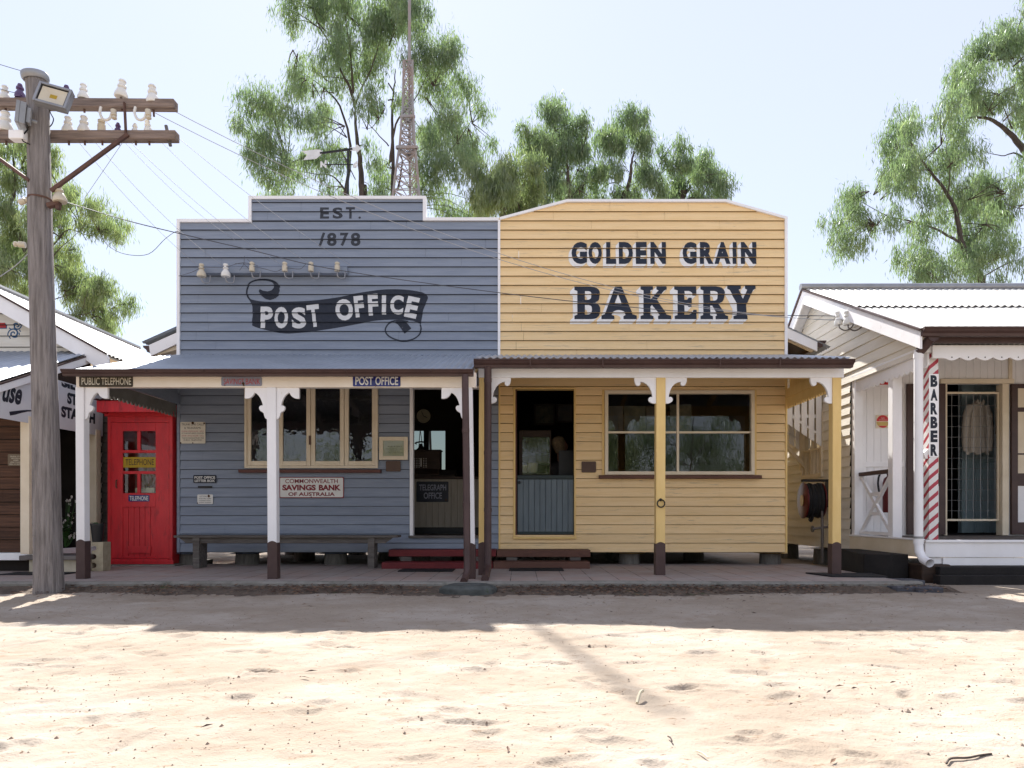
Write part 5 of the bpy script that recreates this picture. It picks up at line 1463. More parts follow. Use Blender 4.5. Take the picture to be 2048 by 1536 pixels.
for s in (-1, 1):
    e_ = GX + s*(GE-GX); ez_ = GZ - GS*abs(GE-GX)
    corrugated((GX, 9.05, GZ), (0, 4.35, 0), (e_-GX, 0, ez_-GZ), amp=0.011, pitch=0.09).build('roof', M['white_roof'], LS, fixn=False)
    w = 0.215
    MB().prism([(GX, GZ-0.02), (e_, ez_-0.02), (e_+s*0.02, ez_-0.06), (e_+s*0.025, ez_-0.17), (e_-s*0.02, ez_-0.185), (e_-s*0.16, ez_-0.17), (e_-s*0.30, ez_-0.02-w+GS*0.30), (GX, GZ-0.02-w)], 9.08, 9.11).build('barge_board', M['white'], LS, bevel=0.003)
    mb = MB(); mb.bar((GX, 9.07, GZ-0.005), (e_, 9.07, ez_-0.005), 0.02, 0.025, up=(0,1,0)); mb.build('barge_capping', M['brown'], LS)
    MB().prism([(GX, GZ-0.03), (e_, ez_-0.03), (e_, ez_-0.05), (GX, GZ-0.05)], 9.115, 13.35).build('soffit', M['cream'], LS)
MB().tube([(GX, 9.04, GZ+0.02), (GX, 13.4, GZ+0.02)], 0.05, 8).build('ridge_capping', M['galv'], LS, smooth=True)
boards_y(-5.86, 9.45, 13.3, 0.3, 2.85, side=1).build('side_wall', M['cream_board'], LS, fixn=False)
# painted letter and scrolls on the gable
Yg = YF
def qa(px, py): return (X(px, Yg), Z(py, Yg))
mb = MB()
a = qa(-38, 656); b = qa(13, 616)
paint_on_boards(flat_polys('L', a[0]+.012, b[0]+.012, a[1]-.012, b[1]-.012, .05), 0.0015, YF, z0=2.6, pitch=0.15, mb=mb)
sp_ = lambda cx, cz, r, t0, turns, s: [qa(cx + s*r*(1-k/34)*math.cos(t0+turns*6.283*k/30), cz + r*(1-k/34)*math.sin(t0+turns*6.283*k/30)) for k in range(31)]
for q in (sp_(35, 652, 9, -1.2, 1.6, 1), sp_(29, 668, 12, 2.2, 1.7, 1)):
    paint_on_boards(stroke(q, [0.012+0.010*math.sin(math.pi*k/30) for k in range(31)]), 0.0022, YF, z0=2.6, pitch=0.15, mb=mb)
for q in ([qa(19,656),qa(23,659)], [qa(40,660),qa(43,664)], [qa(40,666),qa(41,671)], [qa(36,644),qa(41,645),qa(44,650)]): paint_on_boards(stroke(q, 0.014), 0.0022, YF, z0=2.6, pitch=0.15, mb=mb)
mb.build('painted_scrolls', M['blue_paint'], LS, fixn=False)
mb = MB(); paint_on_boards(flat_polys('L', a[0], b[0], a[1], b[1], .05), 0.003, YF, z0=2.6, pitch=0.15, mb=mb)
mb.build('painted_letter', pm('sign_red', (0.40,0.03,0.03), rough=0.5), LS, fixn=False)
# verandah
def vz(y): return 2.98 - 0.43*(9.3-y)
corrugated((-9.6, 9.28, vz(9.28)+.02), (3.86, 0, 0), (0, -2.1, -2.1*0.43), amp=0.011, pitch=0.09).build('verandah_roof', M['iron_roof'], LS, fixn=False)
XS = -5.80
MB().prism([(9.28, vz(9.28)-.02), (7.2, vz(7.2)-.02), (7.2, vz(7.2)-.10), (9.28, vz(9.28)-.12)], XS+0.04, XS+0.065, plane='yz').build('end_barge', M['white'], LS, bevel=0.003)
mb = MB(); mb.bar((XS+0.05, 9.29, vz(9.29)-.01), (XS+0.05, 7.2, vz(7.2)-.01), 0.045, 0.018); mb.box(XS+.035, XS+.07, 9.29, 9.31, vz(9.3)-.13, vz(9.3)); mb.build('end_capping', M['brown'], LS)
MB().prism([(7.2, 2.03), (8.45, 2.485), (8.62, 2.485), (8.62, vz(8.62)-.10), (7.2, vz(7.2)-.095)], XS-0.01, XS+0.01, plane='yz').build('end_panel', M['white'], LS)
MB().prism([(8.63, 2.485), (9.3, 2.485), (9.3, vz(9.3)-.125), (8.63, vz(8.63)-.10)], XS-0.02, XS-0.005, plane='yz').build('end_panel', M['dark_wood'], LS)
for y in (8.08, 9.36): MB().box(XS-0.07, XS+0.035, y, y+0.10, 0.33, 1.95).build('post', M['cream'], LS, bevel=0.004)
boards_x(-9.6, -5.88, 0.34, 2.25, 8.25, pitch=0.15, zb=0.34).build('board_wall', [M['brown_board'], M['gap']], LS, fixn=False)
MB().box(-9.6, -5.88, 8.19, 8.33, 0.25, 0.338).build('base_board', M['white'], LS, bevel=0.003)
MB().box(-9.6, -5.9, 8.36, 8.42, 0.0, 0.27).build('underfloor_shade', M['dark'], LS)  # dark panel added to stand for the shade below the floor
MB().box(XS-0.08, XS+0.04, 8.19, 9.36, 0.27, 0.36).build('side_sill', M['white'], LS, bevel=0.003)
mb = MB(); mb.box(-8.6, -8.55, 8.33, 9.62, 0.3, 2.5); mb.box(-8.55, -5.87, 9.57, 9.62, 0.3, 2.6); mb.box(-8.55, -5.88, 8.33, 9.56, 2.26, 2.3); mb.box(-8.55, -5.88, 8.33, 9.56, 0.28, 0.32)
mb.build('inner_walls', M['dark'], LS)
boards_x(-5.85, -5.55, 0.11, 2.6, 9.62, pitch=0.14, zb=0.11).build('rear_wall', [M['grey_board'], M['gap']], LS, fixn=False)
pl = MB(); sign_plate(pl, X(16,8.22), X(46,8.22), 8.225, Z(932,8.22), Z(908,8.22), 0.008)
pr = empty('plaque', (X(31,8.22), 8.22, Z(932,8.22)), 'small printed plaque on the brown board wall at the far left', 'plaque')
pl.build('panel', pm('plaque_tan', (0.20,0.15,0.10), rough=0.6), pr)
mb = MB()
for k, (s, a_, b_) in enumerate((('GENERAL STORE', 19, 43), ('HISTORICAL', 22, 40), ('1880', 26, 36), ('DISPLAY OF GOODS', 20, 42), ('OPEN TO VISITORS', 18, 44))):
    flat_on(flat_polys(s, X(a_,8.21), X(b_,8.21), Z(914+k*3.9,8.21), Z(911.5+k*3.9,8.21)), 8.2155, mb)
mb.build('lettering', M['cream_sign'], pr, fixn=False)
# banner
BNR = empty('banner', (XS+.02, 8.4, 1.87), 'white shop banner reading use SILVER STAR STARCH behind the wooden pole', 'banner')
mb = MB(); bt = [(7.2, 1.865), (9.52, 1.875), (9.52, 2.475), (8.46, 2.475), (7.2, 2.02)]
mb.prism(bt, XS+0.015, XS+0.027, plane='yz'); mb.build('cloth', M['banner'], BNR)
mb = MB(); 
mb.bar((XS+.022, 8.46, 2.478), (XS+.022, 7.2, 2.023), 0.03, 0.014); mb.build('top_batten', M['white'], BNR)
def side_text(polys, mb):
    for p in polys: mb.add([(XS+0.0285, y, z) for y, z in p], [tuple(range(len(p)))])
    return mb
mb = MB()
side_text([c for p in flat_polys('SILVER', 8.66, 9.36, 2.402, 2.545, .06) for c in [clip_z(p, 2.40, 2.462)] if c], mb)
side_text(flat_polys('STAR', 8.77, 9.20, 2.208, 2.355, .06), mb)
side_text(flat_polys('STARCH', 8.655, 9.345, 2.02, 2.165, .06), mb)
for (a_, b_, z_) in ((8.655,8.70,2.02),):
    pass
side_text(flat_polys('use', 7.68, 7.97, 2.055, 2.24, .035, shear=.26), mb)
side_text(stroke([(7.78,1.935),(7.86,1.955),(7.96,1.985),(8.06,2.01),(8.2,2.03)], [0.045,0.042,0.03,0.02,0.012]), mb)
mb.build('lettering', M['navy'], BNR, fixn=False)
# step, block, pots
ST = empty('doorstep', (-5.5, 8.3, PAVZ), 'cream doorstep with a grey slab top at the side of the corner shop', 'step')
MB().box(X(44,8.1)+.06, X(160,8.1), 8.13, 8.55, PAVZ, Z(1120,8.1)).build('base', M['step_cream'], ST, bevel=0.006)
MB().box(X(40,8.1), X(160,8.1)+.02, 8.08, 8.58, Z(1120,8.1)+.001, Z(1111,8.1)).build('slab', M['steel_grey'], ST, bevel=0.006)
mb = MB(); mb.box(X(30,8.0), X(150,8.0), 7.75, 8.05, PAVZ, PAVZ+.014)
thing(mb, 'door_mat', M['rubber'], 'black door mat in front of the cream doorstep', 'mat')
yb = 8.36
BB = MB(); x0, x1, z0, z1 = X(189,yb), X(212,yb), PAVZ, Z(1084,yb)
hh = z1 - z0
out = [(x0, z0), (x1, z0), (x1, z1), (x0, z1)]
pts = [(x1, z0), (x1, z1), (x0, z1)]
for k in range(3):
    zc = z1 - hh*(0.2 + 0.3*k)
    pts += [(x0, zc+.032), (x0+.03, zc+.032)] + [(x0+.03+.03*math.sin(t), zc+.032*math.cos(t)) for t in np.linspace(.3, 2.84, 5)] + [(x0+.03, zc-.032), (x0, zc-.032)]
pts += [(x0, z0)]
BB.prism(pts, yb-.06, yb+.10)
BL = empty('breeze_block', ((x0+x1)/2, yb, PAVZ), 'cream breeze block with round slots standing between white post and red booth', 'block')
BB.build('block', M['block_cream'], BL, bevel=0.003)
PT = empty('plant_pot', (X(193,yb), yb+.03, z1), 'black pot with a drooping green leaf beside the left white post', 'plant pot')
MB().lathe([(0.055,0.0),(0.075,0.20),(0.08,0.20),(0.08,0.225),(0.07,0.225),(0.068,0.20),(0.001,0.19)], (X(193,yb), yb+.02, z1+.001), n=16).build('pot', M['black_plastic'], PT, smooth=True)
mb = MB()
def leafblade(mb, base, d, L_, w, droop):
    d = Vector(d).normalized(); s = d.cross(Vector((0,0,1))).normalized()
    vs = []
    for k in range(6):
        t = k/5; p = Vector(base) + d*L_*t + Vector((0,0,-droop*t*t)); ww = w*math.sin(math.pi*(t*0.9+0.08))
        vs += [p + s*ww, p + Vector((0,0,-.01*ww/w)), p - s*ww]
    mb.add(vs, [(k*3+j, k*3+j+1, k*3+j+4, k*3+j+3) for k in range(5) for j in (0,1)])
for a_, L_ in ((2.7,.16),(3.4,.12),(0.5,.12),(1.6,.14),(4.6,.12),(5.6,.10)):
    leafblade(mb, (X(193,yb), yb+.02, z1+.2), (math.cos(a_), math.sin(a_), 1.1), L_, .035, .09)
mb.build('leaves', M['green_leaf'], PT, smooth=True, fixn=False)
FL = empty('flowers', (-5.95, 8.95, 0.36), 'bunch of white flowers in the dark side opening behind the pole', 'flowers')
stem = MB(); pet = MB(); lv_ = MB()
rr = random.Random(4)
for k in range(26):
    bx_, by_, bz_ = -5.93 + rr.uniform(-.05,.04), 9.0 + rr.uniform(-.12,.16), 0.45 + rr.uniform(0,.58)*(1 if k > 6 else .5)
    stem.tube([(-5.95, 9.0, .36), ((-5.95+bx_)/2, (9.0+by_)/2, bz_*.6+.1), (bx_, by_, bz_)], .003, 4)
    for j in range(7):
        a_ = j*.9; r_ = rr.uniform(.014,.028)
        c_ = Vector((bx_, by_, bz_))
        d_ = Vector((rr.uniform(-.2,.6), math.cos(a_), math.sin(a_))).normalized(); e_ = d_.cross(Vector((1,0,0.2))).normalized()
        pet.add([c_, c_+d_*r_*.6+e_*r_*.4, c_+d_*r_, c_+d_*r_*.6-e_*r_*.4], [(0,1,2,3)])
for k in range(16): leafblade(lv_, (-5.94, 9.0+rr.uniform(-.1,.12), .5+rr.uniform(0,.32)), (rr.uniform(0,.8), rr.uniform(-1,1), .6), rr.uniform(.08,.16), .03, .06)
stem.build('stems', M['green_leaf'], FL); pet.build('petals', M['white_sign'], FL, fixn=False); lv_.build('leaves', M['green_leaf'], FL, fixn=False, smooth=True)

# ------------------------------------------------------------------ BARBER SHOP
BS = empty('barber_shop', (7.0, 9.5, 0), 'white barber shop with pale iron roof and raised verandah on the right', 'barber shop')
BX = 4.57; RY, RZ, RS = 10.6, 4.27, 0.465; RB = 0.80
def rtop(y): return RZ - 0.10 - (RS*(RY-y) if y < RY else RB*(y-RY))
HW = (10.42, 11.05, 1.42, 2.35)
boards_y(BX, 9.50, 12.4, 0.30, RZ, side=-1, top=rtop, openings=[HW]).build('side_wall', M['cream_board'], BS, fixn=False)
boards_y(BX, 7.72, 9.50, 2.62, RZ, side=-1, top=rtop).build('gable_end', M['cream_board'], BS, fixn=False)
RX0, RX1 = 4.33, 11.5
v1 = Vector((0, 7.46-RY, -RS*(RY-7.46)))
corrugated((RX0, RY, RZ), (RX1-RX0, 0, 0), tuple(v1*0.52), amp=0.012, pitch=0.095, ragged=0.012).build('roof', M['white_roof'], BS, fixn=False)
p0 = Vector((RX0, RY, RZ)) + v1*0.48
corrugated((p0.x, p0.y, p0.z-0.026), (RX1-RX0, 0, 0), tuple(v1*0.52), amp=0.012, pitch=0.095, ragged=0.010).build('roof', M['white_roof'], BS, fixn=False)
corrugated((RX0, RY, RZ), (RX1-RX0, 0, 0), (0, 1.9, -1.9*RB), amp=0.012, pitch=0.095).build('roof', M['white_roof'], BS, fixn=False)
MB().tube([(RX0-.01, RY, RZ+.025), (7, RY, RZ+.03), (RX1, RY, RZ+.035)], 0.055, 10).build('ridge_capping', M['galv'], BS, smooth=True)
def slope_pt(y): return RZ - (RS*(RY-y) if y < RY else RB*(y-RY))
mb = MB()
mb.prism([(7.48, slope_pt(7.48)-.035), (RY, RZ-.035), (RY, RZ-.235), (7.48, slope_pt(7.48)-.225)], RX0+.02, RX0+.045, plane='yz')
mb.prism([(RY+.001, RZ-.035), (12.4, slope_pt(12.4)-.035), (12.4, slope_pt(12.4)-.27), (RY+.001, RZ-.25)], RX0+.02, RX0+.045, plane='yz')
mb.build('barge_board', M['white'], BS, bevel=0.003)
mb = MB(); mb.bar((RX0+.012, 7.46, slope_pt(7.46)-.012), (RX0+.012, RY, RZ-.012), 0.03, 0.022); mb.bar((RX0+.012, RY, RZ-.012), (RX0+.012, 12.4, slope_pt(12.4)-.012), 0.03, 0.03); mb.build('barge_capping', M['brown'], BS)
mb = MB()
mb.prism([(7.5, slope_pt(7.5)-.06), (RY, RZ-.06), (RY, RZ-.075), (7.5, slope_pt(7.5)-.075)], RX0+.046, BX, plane='yz'); mb.prism([(RY+.001, RZ-.06), (12.4, slope_pt(12.4)-.06), (12.4, slope_pt(12.4)-.075), (RY+.001, RZ-.075)], RX0+.046, BX, plane='yz')
mb.build('soffit', M['white'], BS)
g = MB(); gutter(g, 4.36, RX1, 7.40, slope_pt(7.46)+.01, 1.0); g.build('gutter', M['brown'], BS)
FZ = Z(692.5, 7.75)
MB().box(4.56, RX1, 7.60, 7.63, FZ, slope_pt(7.6)-.03).build('fascia', M['brown'], BS, bevel=0.003)
pts = [(RX1, FZ), (4.62, FZ), (4.62, FZ-.145)]
x_ = 4.74; pts.append((4.74, FZ-.145))
while x_ < RX1-.2:
    pts += [(x_+.186*k/6, FZ-.135-.035*math.sin(math.pi*k/6)) for k in range(1, 7)]; x_ += .186
pts += [(RX1, FZ-.135)]
vl = MB(); vl.prism(pts, 7.70, 7.722); vl.build('scalloped_valance', M['white'], BS, bevel=0.002)
mb = MB()
x_ = 4.74
while x_ < 7: mb.lathe([(.007,0),(.007,.003)], (x_+.093, 7.7, FZ-.135), axis=(0,-1,0), n=8); x_ += .186
mb.build('valance_bolts', M['black'], BS)
# side valance with scallops
pts = [(9.48, 2.615), (7.75, 2.615), (7.75, 2.49)]
y_ = 7.75
while y_ < 9.44:
    pts += [(y_+.115*k/5, 2.49-.04*math.sin(math.pi*k/5)) for k in range(1, 6)]; y_ += .115
pts = [p for p in pts if p[0] <= 9.481]
mb = MB(); mb.prism(pts, BX+.02, BX+.04, plane='yz'); mb.build('side_valance', M['white'], BS)
MB().box(BX-.012, BX+.055, 7.73, 9.49, 2.617, 2.70).build('side_beam', M['white'], BS, bevel=0.003)
# deck
DZ = Z(1080, 7.77)
MB().box(BX+.02, RX1, 7.79, 9.55, DZ-.05, DZ-.004).build('deck', M['deck'], BS)
mb = MB(); mb.box(BX, RX1, 7.745, 7.79, DZ-.028, DZ+.002); mb.build('deck_nosing', M['white'], BS, bevel=0.004)
MB().box(BX+.005, RX1, 7.765, 7.79, Z(1114.5,7.77), DZ-.029).build('deck_fascia', M['white'], BS, bevel=0.003)
MB().box(X(1887,7.77), RX1, 7.775, 7.80, Z(1131,7.77), Z(1115.5,7.77)).build('deck_fascia', M['white'], BS, bevel=0.003)
MB().box(BX-.02, BX, 7.80, 9.50, Z(1115,7.77), DZ-.01).build('deck_side', M['cream'], BS, bevel=0.003)
MB().box(BX-.03, BX+.02, 7.79, 9.5, DZ-.009, DZ+.012).build('deck_edge', M['white'], BS, bevel=0.005)
MB().box(BX+.03, X(1886,7.77), 7.79, 7.9, Z(1128,7.77), Z(1115,7.77)).build('corner_block', M['white'], BS, bevel=0.006)
mb = MB()
for k, (a_, b_) in enumerate(((1134,1150),(1151.5,1169))):
    y_ = 7.62 - .14*k
    mb = MB(); mb.box(X(1880,y_), RX1, y_, y_+.13, Z(b_,y_) if k == 0 else 0.0, Z(a_,y_)); mb.build('step', M['sleeper'], BS, bevel=0.006)
st_ = MB(); st_.box(4.50, 4.83, 7.70, 8.02, -0.05, Z(1128,7.77)); st_.build('stump', M['dark_wood'], BS, bevel=0.02)
for y_ in (9.35, 10.6, 12.0): stump(BS, BX+.12, y_, 0.29, M['white'], 0.16)
MB().box(BX+.03, BX+3.5, 9.50, 12.3, 0.31, 0.48).build('floor_frame', M['dark_wood'], BS)
tb = MB(); tb.prism([(4.02,8.05),(4.24,7.86),(4.48,7.93),(4.52,9.2),(4.30,9.3)], 0.02, 0.335, plane='xy')
thing(tb, 'timber_block', M['sleeper'], 'large black tarred timber block beside the barber shop deck', 'timber block', bevel=0.012)
# posts
MB().box(X(1703,9.49), X(1703,9.49)+.12, 9.40, 9.49, DZ, 2.62).build('post', M['white'], BS, bevel=0.005)
MB().box(BX+.035, BX+.035+.118, 8.50, 8.61, DZ, 2.60).build('post', M['white'], BS, bevel=0.005)
# striped barber post
BPX0, BPX1, BPY = X(1858,7.80), X(1877,7.80), 7.80
m = bpy.data.materials.new('barber_stripes'); m.use_nodes = True
t = m.node_tree; N = t.nodes; L = t.links; bs_ = N['Principled BSDF']; bs_.inputs['Roughness'].default_value = 0.5
tc = N.new('ShaderNodeTexCoord'); sx = N.new('ShaderNodeSeparateXYZ'); L.new(tc.outputs['Object'], sx.inputs[0])
def math_(op, a, b):
    n_ = N.new('ShaderNodeMath'); n_.operation = op
    for i, v in enumerate((a, b)):
        if isinstance(v, (int, float)): n_.inputs[i].default_value = v
        else: L.new(v, n_.inputs[i])
    return n_.outputs[0]
nz = N.new('ShaderNodeTexNoise'); nz.inputs['Scale'].default_value = 40; L.new(tc.outputs['Object'], nz.inputs['Vector'])
# the stripe climbs round the post: across the front it rises with x, along the side it falls with depth
u_ = math_('SUBTRACT', sx.outputs[0], sx.outputs[1])
w_ = math_('SUBTRACT', sx.outputs[2], math_('MULTIPLY', u_, 0.85))
w_ = math_('ADD', w_, math_('MULTIPLY', nz.outputs['Fac'], 0.012))
fr_ = math_('FRACT', math_('DIVIDE', w_, 0.125), 0)
st = math_('LESS_THAN', fr_, 0.40)
mx = N.new('ShaderNodeMix'); mx.data_type = 'RGBA'; L.new(st, mx.inputs['Factor']); mx.inputs[6].default_value = (0.74,0.72,0.70,1); mx.inputs[7].default_value = (0.40,0.035,0.06,1)
L.new(mx.outputs[2], bs_.inputs['Base Color'])
SP = MB().box(BPX0, BPX1, BPY, BPY+.11, DZ, FZ-.02).build('striped_post', m, BS, bevel=0.004)
MB().box(BPX0-.001, BPX1+.001, BPY-.004, BPY-.0005, Z(914,BPY), Z(748,BPY)).build('letter_board', M['white'], SP)
mb = MB()
for k, ch in enumerate('BARBER'):
    zt_ = 750.5 + k*27.6
    flat_on(flat_polys(ch, X(1860.5,BPY), X(1874.5,BPY), Z(zt_+23.5,BPY), Z(zt_,BPY), 0.06), BPY-.0055, mb)
mb.build('lettering', M['navy'], SP, fixn=False)
mb = MB(); mb.prism([(BPX0-.05, Z(905,BPY)),(BPX0-.001, Z(897,BPY)),(BPX0-.001, Z(917,BPY)),(BPX0-.025, Z(917,BPY))], BPY+.02, BPY+.08); mb.build('bracket', M['white'], SP)
# rail with crossed braces between the corner and the middle post
rl = MB(); rl.bar((BX+.09, 9.40, Z(949,9.4)-.0), (BX+.09, 8.61, Z(949,9.4)-.0), 0.07, 0.05); ra = rl.build('hand_rail', M['brown'], BS, bevel=0.004)
mb = MB(); xx = BX+.09; y0, y1 = 8.62, 9.39; z0, z1 = DZ+.05, 1.31
yc, zc = (y0+y1)/2, (z0+z1)/2
W_ = 0.035
def yb(p, q, dx=0.0): mb.bar((xx+dx, p[0], p[1]), (xx+dx, q[0], q[1]), W_, 0.045)
yb((y1, z1), (y0, z0)); yb((y0, z1), (y1, z0), .003)
f1 = .33
yb((y1-(y1-y0)*f1, z1-(z1-z0)*f1), (y0+(y1-y0)*f1, z1-(z1-z0)*f1), -.004); yb((y1-(y1-y0)*f1, z0+(z1-z0)*f1), (y0+(y1-y0)*f1, z0+(z1-z0)*f1), -.004)
yb((y1, z0-.01), (y0, z0-.01), -.006)
mb.build('crossed_braces', M['white'], BS, bevel=0.002)
# downpipe
dpx = X(1837,7.66)
mb = MB(); mb.tube([(dpx, 7.66, Z(700,7.66)), (dpx, 7.66, Z(1085,7.66)), (dpx+.005, 7.655, Z(1103,7.66)), (dpx+.008, 7.58, Z(1119,7.6)), (dpx+.01, 7.46, Z(1126,7.5))], 0.047, 16, caps=False)
for py in (712, 1083): mb.lathe([(0.052,-.025),(0.052,.025)], (dpx, 7.66, Z(py,7.66)), n=16)
mb.build('downpipe', M['white'], BS, smooth=True)
MB().lathe([(0.053,-.012),(0.053,.012)], (dpx, 7.66, Z(1082,7.66)+.04), n=16).build('pipe_strap', M['galv'], BS)
mb = MB(); mb.tube([(dpx+.07, 7.49, slope_pt(7.46)-.07), (dpx+.07, 7.52, Z(672,7.5)), (dpx+.04, 7.62, Z(692,7.6)), (dpx, 7.66, Z(706,7.66))], [0.06,0.055,0.053,0.052], 12); mb.build('rain_head', M['brown'], BS, smooth=True)
# front wall
YBW = 9.50
ox0, ox1, oz1 = X(1889,YBW), X(2012,YBW), Z(768,YBW)
mb = MB(); rr = random.Random(2)
x_ = BX+.12
while x_ < RX1:
    w = 0.098; e_ = min(x_+w, RX1)
    segs = [(DZ-.02, 2.95)]
    if e_ > ox0 and x_ < ox1: segs = [(oz1, 2.95)]
    for a_, b_ in segs: mb.box(x_+.002, e_-.002, YBW, YBW+.02, a_, b_)
    x_ += w
mb.box(BX+.12, ox0, YBW+.021, YBW+.04, DZ, 2.95); mb.box(ox1, RX1, YBW+.021, YBW+.04, DZ, 2.95); mb.box(ox0, ox1, YBW+.021, YBW+.04, oz1, 2.95)
mb.build('front_wall', M['white'], BS)
mb = MB()
mb.box(BX+.12, X(1808,YBW), YBW-.022, YBW-.002, Z(934,YBW), Z(924,YBW)); mb.box(BX+.12, X(1808,YBW), YBW-.018, YBW-.002, Z(776,YBW), Z(786,YBW)+.14) 
mb.box(BX+.12, BX+.19, YBW-.02, YBW-.002, DZ, Z(777,YBW))
mb.build('wall_rails', M['white'], BS, bevel=0.003)
mb = MB(); mb.box(X(1878,YBW), X(2024,YBW), YBW-.045, YBW-.002, oz1, oz1+.065); mb.box(X(2002,YBW), ox1+.02, YBW-.03, YBW+.1, DZ, oz1-.002); mb.box(ox0-.02, ox0+.02, YBW-.03, YBW+.1, DZ, oz1-.002)
mb.box(X(2016,YBW), X(2023,YBW), YBW-.02, YBW-.002, oz1+.066, 2.95)
mb.build('door_frame', M['cream'], BS, bevel=0.003)
def leaf_door(x0, x1):
    z0, z1 = DZ+.01, Z(769,YBW); y = YBW-.052; s = .085
    zr = [z0, z0+.17, Z(972,YBW), Z(947,YBW), Z(912,YBW), Z(907,YBW), Z(823,YBW), Z(816,YBW), z1-.06, z1]
    mb = MB(); mb.box(x0, x0+s, y, y+.04, z0, z1); mb.box(x1-s, x1, y, y+.04, z0, z1)
    for a_, b_ in ((zr[0],zr[1]),(zr[2],zr[3]),(zr[5]-.02,zr[5]+.0),(zr[6]-.01,zr[7]),(zr[8],zr[9])): mb.box(x0+s, x1-s, y, y+.04, a_, b_)
    d_ = mb.build('folding_door', M['brown'], BS, bevel=0.003)
    MB().box(x0+s-.004, x1-s+.004, y+.012, y+.03, zr[1]-.004, zr[2]+.004).build('panel', M['white'], d_)
    MB().box(x0+s-.004, x1-s+.004, y+.012, y+.03, zr[3]-.004, zr[8]+.004).build('panel', M['cream'], d_)
leaf_door(X(1811,YBW), X(1889,YBW)-.015); leaf_door(X(2017,YBW)+.01, X(2017,YBW)+.62)
# security gate
gt = MB(); gx0_, gx1_ = ox0+.025, X(2001,YBW); yg = YBW+.03
gt.box(gx0_, gx1_, yg, yg+.02, Z(787,YBW), Z(783,YBW)); gt.box(gx0_, gx1_, yg, yg+.02, Z(1042,YBW), Z(1038,YBW)); gt.box(gx1_-.02, gx1_, yg, yg+.02, Z(1038,YBW)+.0, Z(787,YBW)); gt.box(gx0_, gx0_+.012, yg, yg+.02, Z(1038,YBW), Z(787,YBW))
ga = gt.build('security_gate', M['cream'], BS)
mb = MB()
x_ = gx0_+.1
while x_ < gx1_-.04: mb.tube([(x_, yg+.01, Z(1039,YBW)), (x_, yg+.01, Z(786,YBW))], .0028, 5); x_ += .1
z_ = Z(1039,YBW)+.12
while z_ < Z(786,YBW): mb.tube([(gx0_, yg+.014, z_), (gx1_, yg+.014, z_)], .0028, 5); z_ += .146
mb.build('wire_mesh', M['galv'], ga)
# room
mb = MB(); mb.box(5.0, 5.04, YBW+.05, 12.2, DZ, 2.95); mb.box(5.04, 8.66, 12.15, 12.2, DZ, 2.95); mb.box(8.66, 8.7, YBW+.05, 12.2, DZ, 2.95); mb.box(5.0, 8.7, YBW+.05, 12.2, 2.95, 2.99); mb.box(5.0, 8.7, YBW+.05, 12.2, DZ-.04, DZ+.001)
mb.build('inner_walls', M['dark'], BS)
mb = MB()
for k in range(24):
    a_ = X(1926,10.5) + k*.1; mb.box(a_+.002, a_+.098, 10.5, 10.52, DZ+.01, 2.95)
mb.box(X(1926,10.5), X(1926,10.5)+2.4, 10.521, 10.54, DZ+.01, 2.95); mb.box(X(1945,10.45), 8.6, 10.46, 10.499, Z(925,10.45), Z(912,10.45))
mb.box(X(1922,10.5)-.05, X(1922,10.5)+.12, 10.4, 10.499, DZ+.01, 2.95)
mb.build('room_wall', M['teal_wall'], BS)
# garments and fittings inside
SH = empty('shirt', (X(1955,10.1), 10.1, Z(910,10.1)), 'pale long-sleeved shirt on a hanger inside the barber doorway', 'shirt')
ys = 10.1
sm = lambda px, py: (X(px,ys), Z(py,ys))
prof = [(801,5,.03),(806,9,.05),(812,16,.06),(820,19,.065),(840,19,.06),(870,20,.06),(895,21,.065),(907,22,.06)]
mb = MB(); n = 28; vs = []
for py, hw, hd in prof:
    for k in range(n):
        t = 2*math.pi*k/n; f = 1 + .10*math.sin(k*3.1+py*.02)*(1 if py > 815 else 0)
        vs.append((X(1955,ys) + hw*ys/F*math.cos(t)*f, ys + hd*math.sin(t)*f, Z(py + (3*math.sin(k*1.3) if py > 900 else 0),ys)))
m_ = len(prof)
mb.add(vs, [(i*n+k, i*n+(k+1) % n, (i+1)*n+(k+1) % n, (i+1)*n+k) for i in range(m_-1) for k in range(n)] + [tuple(range(n))])
mb.build('body', M['shirt'], SH, smooth=True)
for s in (-1, 1):
    q = [P(1955+s*14, 812, ys), P(1955+s*21, 830, ys-.01), P(1955+s*24, 860, ys-.02), P(1955+s*25, 885, ys-.02), P(1955+s*23, 902, ys-.02)]
    MB().tube(q, [.055,.06,.052,.045,.04], 10).build('sleeve', M['shirt'], SH, smooth=True)
mb = MB(); mb.prism([sm(1949,800),sm(1955,810),sm(1961,800),sm(1964,806),sm(1956,817),sm(1947,806)], ys-.075, ys-.06); mb.build('collar', M['shirt'], SH)
mb = MB(); mb.tube(spline([P(1955,801,ys),P(1955,794,ys),P(1958,790,ys),P(1955,786,ys)], 3), .004, 5); mb.build('hanger', M['galv'], SH)
picture('dark framed picture on the teal wall inside the barber shop', 1990, 816, 2008, 868, 10.47, M['pic_a'])
RS_ = empty('round_sign', (X(1764,YBW), YBW-.03, Z(858,YBW)), 'round red and cream smoking notice on the barber shop wall', 'sign')
yr = YBW-.022; c_ = (X(1765.5,yr), Z(843,yr)); r_ = 13*yr/F
MB().box(c_[0]-r_, c_[0]+r_, yr, yr+.018, c_[1]-r_, c_[1]+r_).build('plate', M['cream'], RS_)
circ = lambda r, a0, a1: [(c_[0]+r*math.cos(t), c_[1]+r*math.sin(t)) for t in np.linspace(a0, a1, 16)]
